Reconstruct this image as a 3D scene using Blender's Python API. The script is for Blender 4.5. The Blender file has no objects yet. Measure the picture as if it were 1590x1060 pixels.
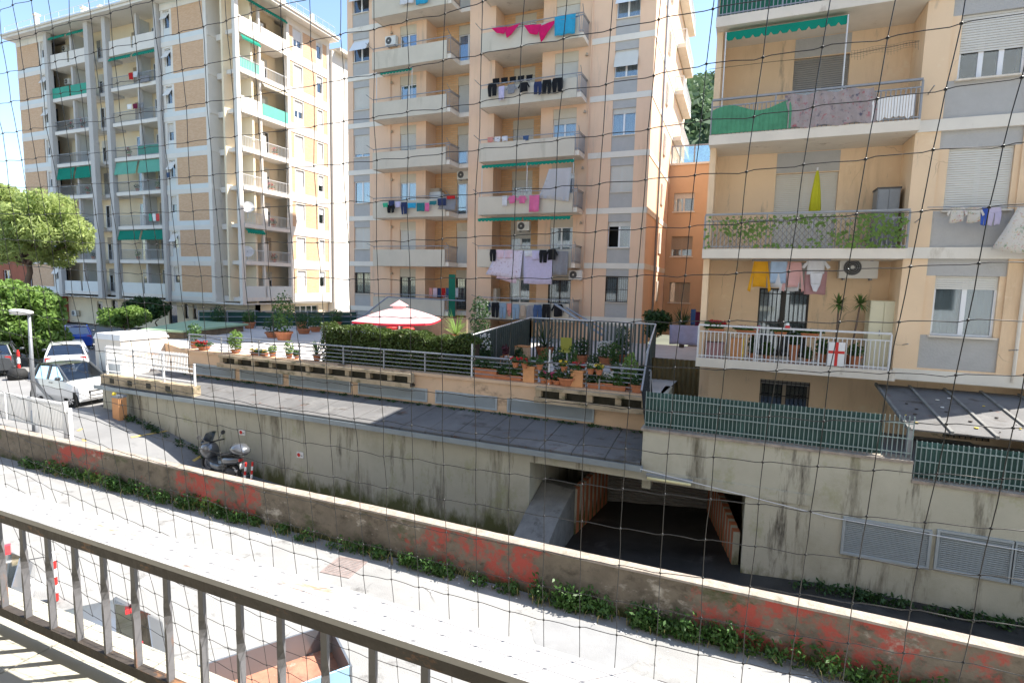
import bpy, math, random
from mathutils import Vector, Matrix
random.seed(11)
S = bpy.context.scene
COL = S.collection
# ---------------------------------------------------------------- camera
FPX, CZ = 836.9, 6.2
YAW, PIT, ROLL = math.radians(22.61), math.radians(6.10), math.radians(-1.335)
def cam_axes():
    f = Vector((-math.sin(YAW)*math.cos(PIT), math.cos(YAW)*math.cos(PIT), -math.sin(PIT)))
    r = Vector((math.cos(YAW), math.sin(YAW), 0)); d = f.cross(r)
    return math.cos(ROLL)*r+math.sin(ROLL)*d, -math.sin(ROLL)*r+math.cos(ROLL)*d, f
CR, CD, CF = cam_axes()
cam = bpy.data.objects.new('camera', bpy.data.cameras.new('camera')); COL.objects.link(cam)
cam.data.sensor_width = 36; cam.data.lens = FPX*36/1590; cam.data.clip_start = .05; cam.data.clip_end = 3000
cam.matrix_world = Matrix(((CR.x, -CD.x, -CF.x, 0), (CR.y, -CD.y, -CF.y, 0), (CR.z, -CD.z, -CF.z, CZ), (0, 0, 0, 1)))
S.camera = cam
# ---------------------------------------------------------------- sky, sun, exposure
SUN = Vector((.6, .4, 1)).normalized()
w = bpy.data.worlds.new('World'); S.world = w; w.use_nodes = True
nt = w.node_tree; nt.nodes.clear()
sky = nt.nodes.new('ShaderNodeTexSky'); sky.sky_type = 'NISHITA'; sky.sun_disc = False
sky.sun_elevation = math.asin(SUN.z); sky.sun_rotation = math.atan2(SUN.x, SUN.y)
sky.air_density = 1.1; sky.dust_density = .5; sky.ozone_density = 1.5
bg = nt.nodes.new('ShaderNodeBackground'); bg.inputs[1].default_value = .122
wo = nt.nodes.new('ShaderNodeOutputWorld')
nt.links.new(sky.outputs[0], bg.inputs[0]); nt.links.new(bg.outputs[0], wo.inputs[0])
sl = bpy.data.lights.new('sun', 'SUN'); sl.energy = 5.0; sl.angle = math.radians(.53); sl.color = (1, .955, .88)
so = bpy.data.objects.new('sun', sl); COL.objects.link(so); so.location = (30, 20, 60)
so.rotation_euler = SUN.to_track_quat('Z', 'Y').to_euler()
S.view_settings.view_transform = 'Standard'; S.view_settings.look = 'None'
S.view_settings.exposure = 1.42; S.view_settings.gamma = 1
S.render.engine = 'CYCLES'; S.cycles.use_denoising = True
S.cycles.max_bounces = 6; S.cycles.transparent_max_bounces = 16; S.cycles.diffuse_bounces = 4
# ---------------------------------------------------------------- helpers
def at(x, y, X=None, Y=None, Z=None):
    """world point on a given plane seen along one direction measured in the photograph (survey helper)"""
    r = CR*((x-795)/FPX)+CD*((y-530)/FPX)+CF
    t = X/r.x if X is not None else Y/r.y if Y is not None else (Z-CZ)/r.z
    return Vector((0, 0, CZ))+r*t
ORG = {}
def tag(o, label=None, cat=None, group=None, kind=None):
    if label: o['label'] = label
    if cat: o['category'] = cat
    if group: o['group'] = group
    if kind: o['kind'] = kind
    return o
def thing(name, label, cat, loc=(0, 0, 0), rz=0, group=None):
    o = bpy.data.objects.new(name, None); COL.objects.link(o); o.empty_display_size = .2
    o.location = loc; o.rotation_euler = (0, 0, rz); ORG[o.name] = Vector(loc)
    return tag(o, label, cat, group)
def local(o):   # parts of this thing are given in the thing's own coordinates
    ORG[o.name] = Vector((0, 0, 0)); return o
def children(o): return [c for c in bpy.data.objects if c.parent == o]
def copy_tree(o, loc=None, rz=None, label=None, parent=None):
    c = o.copy(); COL.objects.link(c); ORG[c.name] = ORG.get(o.name, Vector())
    if parent: c.parent = parent
    if loc is not None: c.location = loc
    if rz is not None: c.rotation_euler = (0, 0, rz)
    if label: c['label'] = label
    for ch in children(o): copy_tree(ch, parent=c)
    return c
class MB:
    def __init__(s): s.v = []; s.f = []
    def add(s, vs, fs):
        n = len(s.v); s.v += [tuple(v) for v in vs]; s.f += [tuple(i+n for i in f) for f in fs]; return s
    def hexa(s, p): return s.add(p, [(0, 3, 2, 1), (4, 5, 6, 7), (0, 1, 5, 4), (1, 2, 6, 5), (2, 3, 7, 6), (3, 0, 4, 7)])
    def box(s, x0, x1, y0, y1, z0, z1):
        return s.hexa([(x0, y0, z0), (x1, y0, z0), (x1, y1, z0), (x0, y1, z0), (x0, y0, z1), (x1, y0, z1), (x1, y1, z1), (x0, y1, z1)])
    def fbox(s, fr, u0, u1, d0, d1, z0, z1):
        return s.hexa([fr(u0, d0, z0), fr(u1, d0, z0), fr(u1, d1, z0), fr(u0, d1, z0), fr(u0, d0, z1), fr(u1, d0, z1), fr(u1, d1, z1), fr(u0, d1, z1)])
    def tube(s, pts, r, n=6, r1=None, cap=True):
        pts = [Vector(p) for p in pts]; m = len(pts); rings = []
        for i, p in enumerate(pts):
            d = (pts[min(i+1, m-1)]-pts[max(i-1, 0)])
            d = d.normalized() if d.length > 1e-9 else Vector((0, 0, 1))
            a = d.cross(Vector((0, 0, 1)) if abs(d.z) < .9 else Vector((0, 1, 0))).normalized(); b = d.cross(a)
            rr = r if r1 is None else r+(r1-r)*i/max(1, m-1)
            rings.append([p+(a*math.cos(t)+b*math.sin(t))*rr for t in (2*math.pi*k/n for k in range(n))])
        return s.loft(rings, cap)
    def loft(s, rings, cap=True, closed=True):
        n = len(rings[0]); vs = [v for r in rings for v in r]; fs = []
        for i in range(len(rings)-1):
            for k in range(n if closed else n-1):
                k2 = (k+1) % n; fs.append((i*n+k, i*n+k2, (i+1)*n+k2, (i+1)*n+k))
        if cap: fs.append(tuple(range(n-1, -1, -1))); fs.append(tuple((len(rings)-1)*n+k for k in range(n)))
        return s.add(vs, fs)
    def lathe(s, prof, c=(0, 0, 0), n=14, axis='z'):
        rings = []
        for r, h in prof:
            ring = []
            for k in range(n):
                t = 2*math.pi*k/n; a, b = r*math.cos(t), r*math.sin(t)
                ring.append({'z': (c[0]+a, c[1]+b, c[2]+h), 'y': (c[0]+a, c[1]+h, c[2]+b), 'x': (c[0]+h, c[1]+a, c[2]+b)}[axis])
            rings.append(ring)
        return s.loft(rings)
    def prism(s, poly, fr, d0, d1):   # poly of (u,z), extruded along d
        n = len(poly); vs = [fr(u, d0, z) for u, z in poly]+[fr(u, d1, z) for u, z in poly]
        return s.add(vs, [tuple(range(n)), tuple(range(2*n-1, n-1, -1))]+[(k, k+n, (k+1) % n+n, (k+1) % n) for k in range(n)])
    def wall(s, fr, u0, u1, z0, z1, d0, d1, holes=()):
        us = sorted({u0, u1, *[min(max(a, u0), u1) for h in holes for a in h[:2]]}); zs = sorted({z0, z1, *[min(max(a, z0), z1) for h in holes for a in h[2:]]})
        for a, b in zip(us, us[1:]):
            run = None
            for c, d in zip(zs, zs[1:]):
                um, zm = (a+b)/2, (c+d)/2
                if any(h[0] < um < h[1] and h[2] < zm < h[3] for h in holes):
                    if run: s.fbox(fr, a, b, d0, d1, *run); run = None
                else: run = (run[0], d) if run else (c, d)
            if run: s.fbox(fr, a, b, d0, d1, *run)
        return s
    def build(s, name, m, parent=None, smooth=False, label=None, kind=None):
        o_ = ORG[parent.name] if parent else Vector()
        me = bpy.data.meshes.new(name); me.from_pydata([(v[0]-o_.x, v[1]-o_.y, v[2]-o_.z) for v in s.v], [], s.f)
        me.materials.append(M[m] if isinstance(m, str) else m)
        if smooth: me.polygons.foreach_set('use_smooth', [True]*len(me.polygons))
        me.update()
        o = bpy.data.objects.new(name, me); COL.objects.link(o)
        if parent: o.parent = parent
        ORG[o.name] = o_
        return tag(o, label, kind=kind)
def fix_normals(o):
    import bmesh
    b = bmesh.new(); b.from_mesh(o.data); bmesh.ops.recalc_face_normals(b, faces=b.faces); b.to_mesh(o.data); b.free(); return o
def front(Y0): return lambda u, d, z: (u, Y0+d, z)          # facade looking to -Y
def side(X0): return lambda u, d, z: (X0-d, u, z)           # facade looking to +X
# ---------------------------------------------------------------- materials
M = {}
def node(nt, t, **k):
    n = nt.nodes.new(t)
    for a, b in k.items(): setattr(n, a, b)
    return n
def mat(name, col, rough=.7, var=.12, scale=1.5, bump=0., metal=0., fine=40, stain=None, sheen=0, spec=.4, trans=0, stretch=(1, 1, 1)):
    """principled material with mottled colour; stain=(colour, amount, scale xyz) lays irregular dirt over it"""
    m = bpy.data.materials.new(name); m.use_nodes = True; nt = m.node_tree; p = nt.nodes['Principled BSDF']; M[name] = m
    tc = node(nt, 'ShaderNodeTexCoord'); mp = node(nt, 'ShaderNodeMapping'); mp.inputs['Scale'].default_value = stretch
    nt.links.new(tc.outputs['Object'], mp.inputs['Vector'])
    n1 = node(nt, 'ShaderNodeTexNoise'); n1.inputs['Scale'].default_value = scale; n1.inputs['Detail'].default_value = 6; n1.inputs['Roughness'].default_value = .65
    nt.links.new(mp.outputs[0], n1.inputs['Vector'])
    r = node(nt, 'ShaderNodeValToRGB'); r.color_ramp.elements[0].position = .3; r.color_ramp.elements[1].position = .7
    lo = [max(0, c*(1-var)) for c in col]; hi = [min(1, c*(1+var*.6)) for c in col]
    r.color_ramp.elements[0].color = (*lo, 1); r.color_ramp.elements[1].color = (*hi, 1)
    nt.links.new(n1.outputs['Fac'], r.inputs[0]); out = r.outputs[0]
    stains = stain if isinstance(stain, list) else [stain] if stain else []
    for sc, amt, ss in stains:
        mp2 = node(nt, 'ShaderNodeMapping'); mp2.inputs['Scale'].default_value = ss; mp2.inputs['Location'].default_value = (sc[0]*37, sc[1]*91, sc[2]*53)
        nt.links.new(tc.outputs['Object'], mp2.inputs['Vector'])
        n2 = node(nt, 'ShaderNodeTexNoise'); n2.inputs['Scale'].default_value = 1; n2.inputs['Detail'].default_value = 8; n2.inputs['Roughness'].default_value = .7
        nt.links.new(mp2.outputs[0], n2.inputs['Vector'])
        r2 = node(nt, 'ShaderNodeValToRGB'); r2.color_ramp.elements[0].position = .62-amt*.22; r2.color_ramp.elements[1].position = .72-amt*.1
        nt.links.new(n2.outputs['Fac'], r2.inputs[0])
        mx = node(nt, 'ShaderNodeMixRGB'); nt.links.new(r2.outputs[0], mx.inputs[0]); nt.links.new(out, mx.inputs[1]); mx.inputs[2].default_value = (*sc, 1); out = mx.outputs[0]
    nt.links.new(out, p.inputs['Base Color'])
    p.inputs['Roughness'].default_value = rough; p.inputs['Metallic'].default_value = metal; p.inputs['Specular IOR Level'].default_value = spec
    if trans:
        add = node(nt, 'ShaderNodeMixShader'); tr = node(nt, 'ShaderNodeBsdfTranslucent'); nt.links.new(out, tr.inputs[0]); add.inputs[0].default_value = trans
        nt.links.new(p.outputs[0], add.inputs[1]); nt.links.new(tr.outputs[0], add.inputs[2]); nt.links.new(add.outputs[0], nt.nodes['Material Output'].inputs[0])
    if bump:
        n3 = node(nt, 'ShaderNodeTexNoise'); n3.inputs['Scale'].default_value = fine; n3.inputs['Detail'].default_value = 4
        nt.links.new(mp.outputs[0], n3.inputs['Vector'])
        b = node(nt, 'ShaderNodeBump'); b.inputs['Strength'].default_value = bump; b.inputs['Distance'].default_value = .02
        nt.links.new(n3.outputs['Fac'], b.inputs['Height']); nt.links.new(b.outputs[0], p.inputs['Normal'])
    return m
def brick_mat(name, c1, c2, mortar, bw, bh, swap=False, ms=.012):
    m = mat(name, c1, .85); nt = m.node_tree; p = nt.nodes['Principled BSDF']
    tc = node(nt, 'ShaderNodeTexCoord'); sx = node(nt, 'ShaderNodeSeparateXYZ'); cx = node(nt, 'ShaderNodeCombineXYZ'); ad = node(nt, 'ShaderNodeMath'); ad.operation = 'ADD'
    nt.links.new(tc.outputs['Object'], sx.inputs[0]); nt.links.new(sx.outputs[0], ad.inputs[0]); nt.links.new(sx.outputs[1], ad.inputs[1])
    nt.links.new(ad.outputs[0], cx.inputs[0]); nt.links.new(sx.outputs[2], cx.inputs[1])
    b = node(nt, 'ShaderNodeTexBrick'); nt.links.new(cx.outputs[0], b.inputs['Vector'])
    b.inputs['Color1'].default_value = (*c1, 1); b.inputs['Color2'].default_value = (*c2, 1); b.inputs['Mortar'].default_value = (*mortar, 1)
    b.inputs['Scale'].default_value = 1; b.inputs['Mortar Size'].default_value = ms; b.inputs['Brick Width'].default_value = bw; b.inputs['Row Height'].default_value = bh; b.inputs['Bias'].default_value = -.1
    nt.links.new(b.outputs['Color'], p.inputs['Base Color'])
    bp = node(nt, 'ShaderNodeBump'); bp.inputs['Strength'].default_value = .5; bp.inputs['Distance'].default_value = .02; bp.invert = True
    nt.links.new(b.outputs['Fac'], bp.inputs['Height']); nt.links.new(bp.outputs[0], p.inputs['Normal'])
def glass_mat(name, tint, mixv=.25):
    m = bpy.data.materials.new(name); m.use_nodes = True; nt = m.node_tree; M[name] = m
    t = node(nt, 'ShaderNodeBsdfTransparent'); t.inputs[0].default_value = (*tint, 1)
    g = node(nt, 'ShaderNodeBsdfGlossy'); g.inputs['Roughness'].default_value = .03; g.inputs[0].default_value = (.9, .95, 1, 1)
    mx = node(nt, 'ShaderNodeMixShader'); lw = node(nt, 'ShaderNodeFresnel'); lw.inputs[0].default_value = 1.5
    a = node(nt, 'ShaderNodeMath'); a.operation = 'ADD'; a.inputs[1].default_value = mixv; nt.links.new(lw.outputs[0], a.inputs[0])
    nt.links.new(a.outputs[0], mx.inputs[0]); nt.links.new(t.outputs[0], mx.inputs[1]); nt.links.new(g.outputs[0], mx.inputs[2])
    nt.links.new(mx.outputs[0], nt.nodes['Material Output'].inputs[0])
mat('asphalt_pale', (.27, .265, .255), .9, .16, .35, .5, fine=45, stain=[((.2, .195, .19), .4, (.25, .9, 1)), ((.13, .125, .12), .12, (1.8, 2.2, 1)), ((.42, .41, .4), .2, (1.3, 1.3, 1))])
mat('asphalt_patch', (.24, .24, .24), .9, .12, 2, .3)
mat('ramp_tarmac', (.2, .198, .195), .85, .18, .6, .3, stain=[((.1, .1, .1), .35, (.5, .6, 1))])
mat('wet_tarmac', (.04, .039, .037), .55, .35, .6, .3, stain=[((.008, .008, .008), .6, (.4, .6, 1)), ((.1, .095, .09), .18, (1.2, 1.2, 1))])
mat('own_facade', (.5, .5, .48), .9, .06, .5)
mat('street_tarmac', (.24, .235, .23), .9, .15, .4, .3)
mat('earth', (.12, .12, .08), .95, .3, .2)
mat('white_line', (.7, .7, .68), .8, .2, 6); mat('yellow_line', (.6, .42, .12), .8, .3, 8)
mat('low_wall', (.17, .14, .105), .95, .3, 2.2, .6, fine=24, stain=[((.06, .05, .035), .5, (1.6, 1.6, 2.5)), ((.4, .36, .3), .16, (1.5, 1, 2.4)), ((.045, .065, .018), .3, (.8, .8, 1.4))])
mat('wall_cap', (.33, .28, .23), .9, .3, 5, .8, fine=30, stain=[((.16, .15, .1), .35, (2.5, 2.5, 2.5)), ((.3, .2, .16), .3, (4, 4, 4))])
mat('retaining', (.45, .43, .345), .9, .12, .8, .25, stain=[((.36, .34, .26), .35, (.5, .5, .5)), ((.13, .115, .08), .3, (1.5, 1.2, .22)), ((.07, .06, .045), .18, (2.2, 1.5, .3)), ((.3, .3, .17), .3, (.8, .8, .6))])
mat('moss', (.09, .105, .035), .95, .4, 5, .5, stain=((.04, .04, .025), .4, (2, 2, 2)))
mat('joint_hole_dark', (.06, .055, .04), .95, .4, 5)  # dark roof joints, and the painted shade inside openings and holes
mat('roof_sheet', (.135, .13, .125), .85, .25, .8, .25, stain=[((.21, .2, .185), .3, (.5, .5, 1)), ((.05, .04, .03), .22, (1.1, 1.6, 1)), ((.12, .06, .04), .1, (2.5, 2.5, 1))])
mat('gutter', (.27, .31, .33), .5, .12, 2, metal=.3)
mat('peach_terrace', (.62, .43, .28), .9, .12, 1, .2, stain=[((.2, .14, .09), .25, (.7, .7, 1.3))])
mat('grille_grey', (.36, .4, .42), .5, .1, 2, metal=.2)
mat('void', (.012, .012, .012), .95, .2, 2)  # near-black, painted as the dark of unlit rooms and hollows
mat('terrace_tile', (.5, .47, .44), .8, .1, 1.2)
mat('planter_conc', (.42, .33, .22), .95, .3, 2, .4, stain=[((.07, .075, .03), .45, (1.5, 1.5, 3))])
mat('peach_central', (.77, .53, .365), .9, .07, .4, .1, stain=[((.68, .47, .32), .35, (.9, .9, .1)), ((.55, .4, .3), .12, (2.6, 2.6, .22))])
mat('peach_right', (.78, .575, .375), .9, .07, .5, .12, stain=[((.63, .45, .28), .35, (.8, .8, .14)), ((.42, .33, .24), .1, (3, 3, .5)), ((.82, .66, .46), .15, (1.2, 1.2, 1.2))])
mat('grey_spandrel', (.43, .42, .4), .9, .06, 3, .6, fine=22)
mat('cream_band', (.74, .69, .6), .85, .08, 1, stain=((.5, .44, .35), .12, (1, 1, .4)))
mat('parapet_beige', (.56, .5, .4), .9, .07, 1, stain=((.44, .39, .3), .2, (1, 1, .2)))
mat('slab_white', (.7, .63, .53), .85, .1, 1, stain=((.4, .33, .25), .12, (1.5, 1.5, 1)))
mat('yellow_wall', (.8, .68, .49), .9, .08, .6)
mat('ochre_wall', (.62, .42, .26), .9, .08, .5, stain=((.5, .3, .14), .2, (.6, .6, .15)))
mat('left_white', (.73, .68, .61), .8, .06, .6, stain=((.5, .48, .46), .15, (.6, .6, .15)))
mat('left_grey', (.52, .49, .455), .8, .06, .6)
mat('pale_panel', (.66, .68, .66), .6, .05, 1)
mat('green_panel', (.02, .30, .2), .6, .12, 1); mat('green_panel_pale', (.12, .42, .33), .6, .12, 1)
mat('awning_green', (.0, .30, .2), .8, .08, 2, trans=.35); mat('awning_pale', (.2, .55, .42), .8, .08, 2, trans=.35)
mat('shutter', (.66, .63, .56), .7, .05, 2); mat('shutter_white', (.76, .76, .76), .7, .04, 2); mat('shutter_grey', (.3, .29, .27), .7, .05, 2); mat('shutter_tan', (.42, .34, .25), .7, .05, 2)
mat('frame_white', (.78, .78, .78), .5, .04, 2); mat('frame_dark', (.06, .055, .05), .5, .1, 2)
mat('iron_grey', (.3, .31, .33), .5, .15, 3, metal=.5); mat('iron_white', (.62, .62, .62), .5, .1, 3); mat('iron_black', (.03, .03, .03), .5, .1, 3)
mat('handrail_paint', (.4, .39, .385), .55, .08, 4, .1, stain=((.35, .2, .12), .06, (5, 25, 5)))
mat('rail_paint_shade', (.15, .145, .15), .55, .1, 4, .1, stain=((.3, .12, .04), .12, (22, 22, 5)))  # darker copy of the handrail paint, with the bars' shade put in
mat('rail_dark', (.055, .045, .038), .6, .25, 9, .2, stain=((.3, .14, .06), .25, (9, 20, 20)))
mat('ledge_tile', (.42, .4, .33), .7, .08, 5, .1)
mat('net', (.008, .008, .008), .35, .1, 20, spec=.6)
mat('curtain', (.7, .7, .7), .9, .05, 2); mat('curtain_blue', (.3, .42, .7), .9, .05, 2)
mat('steel', (.5, .5, .52), .35, .1, 3, metal=.8); mat('plastic_white', (.68, .67, .63), .45, .05, 3); mat('plastic_grey', (.25, .26, .27), .5, .1, 3)
mat('fan_dark', (.06, .06, .06), .5, .1, 3); mat('rubber', (.02, .02, .02), .8, .2, 4); mat('terracotta', (.45, .17, .08), .85, .2, 4, .1)
mat('soil', (.05, .035, .025), 1, .3, 8)
mat('fence_green', (.025, .075, .065), .55, .25, 1.2, stain=((.05, .13, .12), .3, (2, 2, .4))); mat('fence_bar', (.22, .28, .27), .5, .15, 3)
mat('leaf_bright', (.2, .32, .07), .55, .35, 2.5, trans=.45); mat('leaf_dark', (.035, .085, .02), .5, .4, 3, trans=.3)
mat('leaf_mid', (.065, .14, .028), .5, .4, 3, trans=.35); mat('leaf_pine', (.4, .48, .17), .6, .35, 1.5, trans=.6); mat('leaf_hedge', (.08, .12, .025), .5, .4, 4, trans=.3)
mat('leaf_hill', (.06, .11, .05), .8, .5, .12); mat('leaf_far', (.13, .2, .1), .7, .5, .05, trans=.3); mat('leaf_yucca', (.09, .17, .04), .5, .3, 3, trans=.3)
mat('bark', (.16, .11, .08), .95, .3, 4, .5)
mat('flower_red', (.65, .02, .03), .6, .2, 5, trans=.3); mat('flower_pink', (.7, .1, .25), .6, .2, 5, trans=.3); mat('flower_yellow', (.75, .55, .05), .6, .2, 5); mat('flower_white', (.75, .73, .7), .6, .1, 5)
brick_mat('brick_left', (.62, .37, .21), (.7, .46, .28), (.6, .46, .34), .26, .075, ms=.008)
brick_mat('brick_loggia', (.66, .38, .19), (.74, .47, .25), (.55, .38, .24), .42, .14)
glass_mat('glass', (.75, .8, .82), .12); glass_mat('glass_car', (.12, .14, .16), .04); glass_mat('glass_green', (.35, .5, .45), .15); glass_mat('glass_bright', (.8, .95, .95), .35)
def paint(name, col, rough=.3, metal=0., coat=1.):
    m = mat(name, col, rough, .03, 2, metal=metal); p = m.node_tree.nodes['Principled BSDF']; p.inputs['Coat Weight'].default_value = coat; p.inputs['Coat Roughness'].default_value = .05
paint('car_white', (.62, .62, .62)); paint('car_blue', (.01, .07, .42)); paint('car_grey', (.2, .215, .235), .35, .5); paint('car_dark', (.05, .055, .06)); paint('moto_silver', (.13, .135, .145), .3, .5)
paint('light_red', (.5, .02, .02)); paint('light_clear', (.7, .72, .75), .1); mat('rust_bed', (.36, .17, .11), .8, .35, 2.5, .2, stain=[((.16, .08, .06), .4, (2, 2, 2)), ((.5, .4, .35), .2, (3, 3, 3))])
mat('orange_paint', (.45, .15, .07), .8, .15, 4); mat('orange_bin', (.62, .3, .13), .7, .15, 3); mat('red_paint', (.6, .03, .025), .6, .15, 4); mat('white_paint', (.75, .74, .72), .6, .06, 4)
mat('umbrella_cloth', (.85, .58, .58), .85, .06, 2, trans=.5); mat('umbrella_red', (.6, .03, .06), .85, .1, 2, trans=.5)
mat('shed_green', (.28, .4, .25), .8, .1, 1); mat('shed_wood', (.2, .15, .1), .9, .3, 3)
mat('mesh_net', (.09, .11, .1), .8, .2, 3)
def cracks(name, scale, col, width=.012):
    nt = M[name].node_tree; p = nt.nodes['Principled BSDF']; src = p.inputs['Base Color'].links[0].from_socket
    tc = node(nt, 'ShaderNodeTexCoord'); n = node(nt, 'ShaderNodeTexNoise'); n.inputs['Scale'].default_value = 1.2; n.inputs['Detail'].default_value = 6
    nt.links.new(tc.outputs['Object'], n.inputs['Vector'])
    mx0 = node(nt, 'ShaderNodeMixRGB'); mx0.inputs[0].default_value = .35; nt.links.new(tc.outputs['Object'], mx0.inputs[1]); nt.links.new(n.outputs['Color'], mx0.inputs[2])
    v = node(nt, 'ShaderNodeTexVoronoi'); v.feature = 'DISTANCE_TO_EDGE'; v.inputs['Scale'].default_value = scale; nt.links.new(mx0.outputs[0], v.inputs['Vector'])
    r = node(nt, 'ShaderNodeValToRGB'); r.color_ramp.elements[0].position = width*.3; r.color_ramp.elements[0].color = (1, 1, 1, 1); r.color_ramp.elements[1].position = width; r.color_ramp.elements[1].color = (0, 0, 0, 1); nt.links.new(v.outputs['Distance'], r.inputs[0])
    n2 = node(nt, 'ShaderNodeTexNoise'); n2.inputs['Scale'].default_value = .6; nt.links.new(tc.outputs['Object'], n2.inputs['Vector'])
    r3 = node(nt, 'ShaderNodeValToRGB'); r3.color_ramp.elements[0].position = .5; r3.color_ramp.elements[1].position = .6; nt.links.new(n2.outputs['Fac'], r3.inputs[0])
    ml = node(nt, 'ShaderNodeMath'); ml.operation = 'MULTIPLY'; nt.links.new(r.outputs[0], ml.inputs[0]); nt.links.new(r3.outputs[0], ml.inputs[1])
    mx = node(nt, 'ShaderNodeMixRGB'); nt.links.new(ml.outputs[0], mx.inputs[0]); nt.links.new(src, mx.inputs[1]); mx.inputs[2].default_value = (*col, 1); nt.links.new(mx.outputs[0], p.inputs['Base Color'])
cracks('asphalt_pale', .7, (.1, .098, .095)); cracks('peach_right', .55, (.4, .3, .2), .004)
CL = {}
def cloth_mat(n, c):
    if n not in CL: mat('cloth_'+n, c, .9, .1, 6, .15, fine=30, trans=.25); CL[n] = 1
    return 'cloth_'+n
# ================================================================ ground, roads, walls
PROF = [(-150, .9), (-24, .8), (-22.5, .76), (-20.5, .45), (-18.4, 0), (-16.3, -.66), (-14, -.86), (-4, -1.0), (0, -.6), (2, -.42), (14, -.25)]
def zr(x):
    for (a, b), (c, d) in zip(PROF, PROF[1:]):
        if x <= c: return b+(d-b)*(x-a)/(c-a)
    return PROF[-1][1]
def struct(name, mb, m): return mb.build(name, m, kind='structure')
struct('ground', MB().add([(-1500, -800, -1.6), (1500, -800, -1.6), (1500, 2500, -1.6), (-1500, 2500, -1.6)], [(0, 1, 2, 3)]), 'earth')
struct('road', MB().box(-150, 60, -8, 10.15, -.3, 0), 'asphalt_pale')
m = MB(); m.add([(-7.75, 5.5, .004), (-1.2, 6.9, .004), (-1.0, 7.6, .004), (-2.0, 8.3, .004), (-3.6, 8.1, .004), (-4.2, 7.2, .004)], [(0, 1, 2, 3, 4, 5)])
mb = MB(); c0 = at(905, 1000, Z=0)
mb.add([(c0.x+.95*math.cos(t)*(1+.06*math.sin(3*t)), c0.y+.62*math.sin(t), .004) for t in (2*math.pi*k/18 for k in range(18))], [tuple(range(18))])
struct('road_patch', mb, 'asphalt_patch')
m = MB(); m2 = MB()   # ramp behind the low wall, down to the garages
xs = [-24, -22.5, -21.5, -20.5, -19.5, -18.4, -17.3, -16.3, -15, -14, -9, -4, -2, 0, 1, 2, 6, 14]
for a, b in zip(xs, xs[1:]):
    y1 = 18.2 if -6 < a < 2 else 13.6
    (m if a < -9 else m2).add([(a, 10.15, zr(a)), (b, 10.15, zr(b)), (b, y1, zr(b)), (a, y1, zr(a))], [(0, 1, 2, 3)])
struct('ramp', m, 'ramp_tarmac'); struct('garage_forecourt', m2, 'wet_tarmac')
m = MB().add([(-150, 10.15, .9), (-24, 10.15, .8), (-24, 34.9, .8), (-150, 34.9, .9)], [(0, 1, 2, 3)])
m.add([(-150, 34.9, .9), (-24, 34.9, .8), (-24, 90, .8), (-150, 90, .9)], [(0, 1, 2, 3)])
struct('street', m, 'street_tarmac')
m = MB()   # worn yellow parking lines on the slope
for (a, b) in (((122, 680), (188, 642)), ((130, 688), (172, 715)), ((205, 705), (270, 690)), ((300, 715), (318, 706))):
    zz = zr(-20) if a[0] < 160 else zr(-17.5)
    p, q = at(*a, Z=zz), at(*b, Z=zz)
    n = (q-p).cross(Vector((0, 0, 1))).normalized()*.05
    m.add([(v.x, v.y, zr(v.x)+.012) for v in (p-n, p+n, q+n, q-n)], [(0, 1, 2, 3)])
struct('parking_lines', m, 'yellow_line')
# ---- manhole grate
mh = thing('manhole_grate', 'square rusty iron grate set in the pale road below the wall', 'drain cover', at(527, 880, Z=0))
a, b, c, d = at(496, 886, Z=0), at(532, 858, Z=0), at(565, 880, Z=0), at(545, 897, Z=0)
ctr = (a+b+c+d)/4; ux = (b-a).normalized(); uy = Vector((-ux.y, ux.x, 0))
fr = lambda u, v, z: tuple(ctr+ux*u+uy*v+Vector((0, 0, z)))
mm = MB()
for e in ((-.36, .36, -.36, -.31), (-.36, .36, .31, .36), (-.36, -.31, -.31, .31), (.31, .36, -.31, .31)): mm.fbox(lambda u, v, z: fr(u, v, z), e[0], e[1], e[2], e[3], -.05, .012)
mat('rust_grate', (.3, .24, .22), .7, .3, 6, metal=.3)
mm.build('frame', 'rust_grate', mh)
mm = MB()
for k in range(11): mm.fbox(fr, -.31+k*.0582, -.31+k*.0582+.036, -.31, .31, -.05, .006)
for k in range(6): mm.fbox(fr, -.31, .31, -.29+k*.108, -.262+k*.108, -.05, .003)
mm.build('bars', 'rust_grate', mh)
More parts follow.
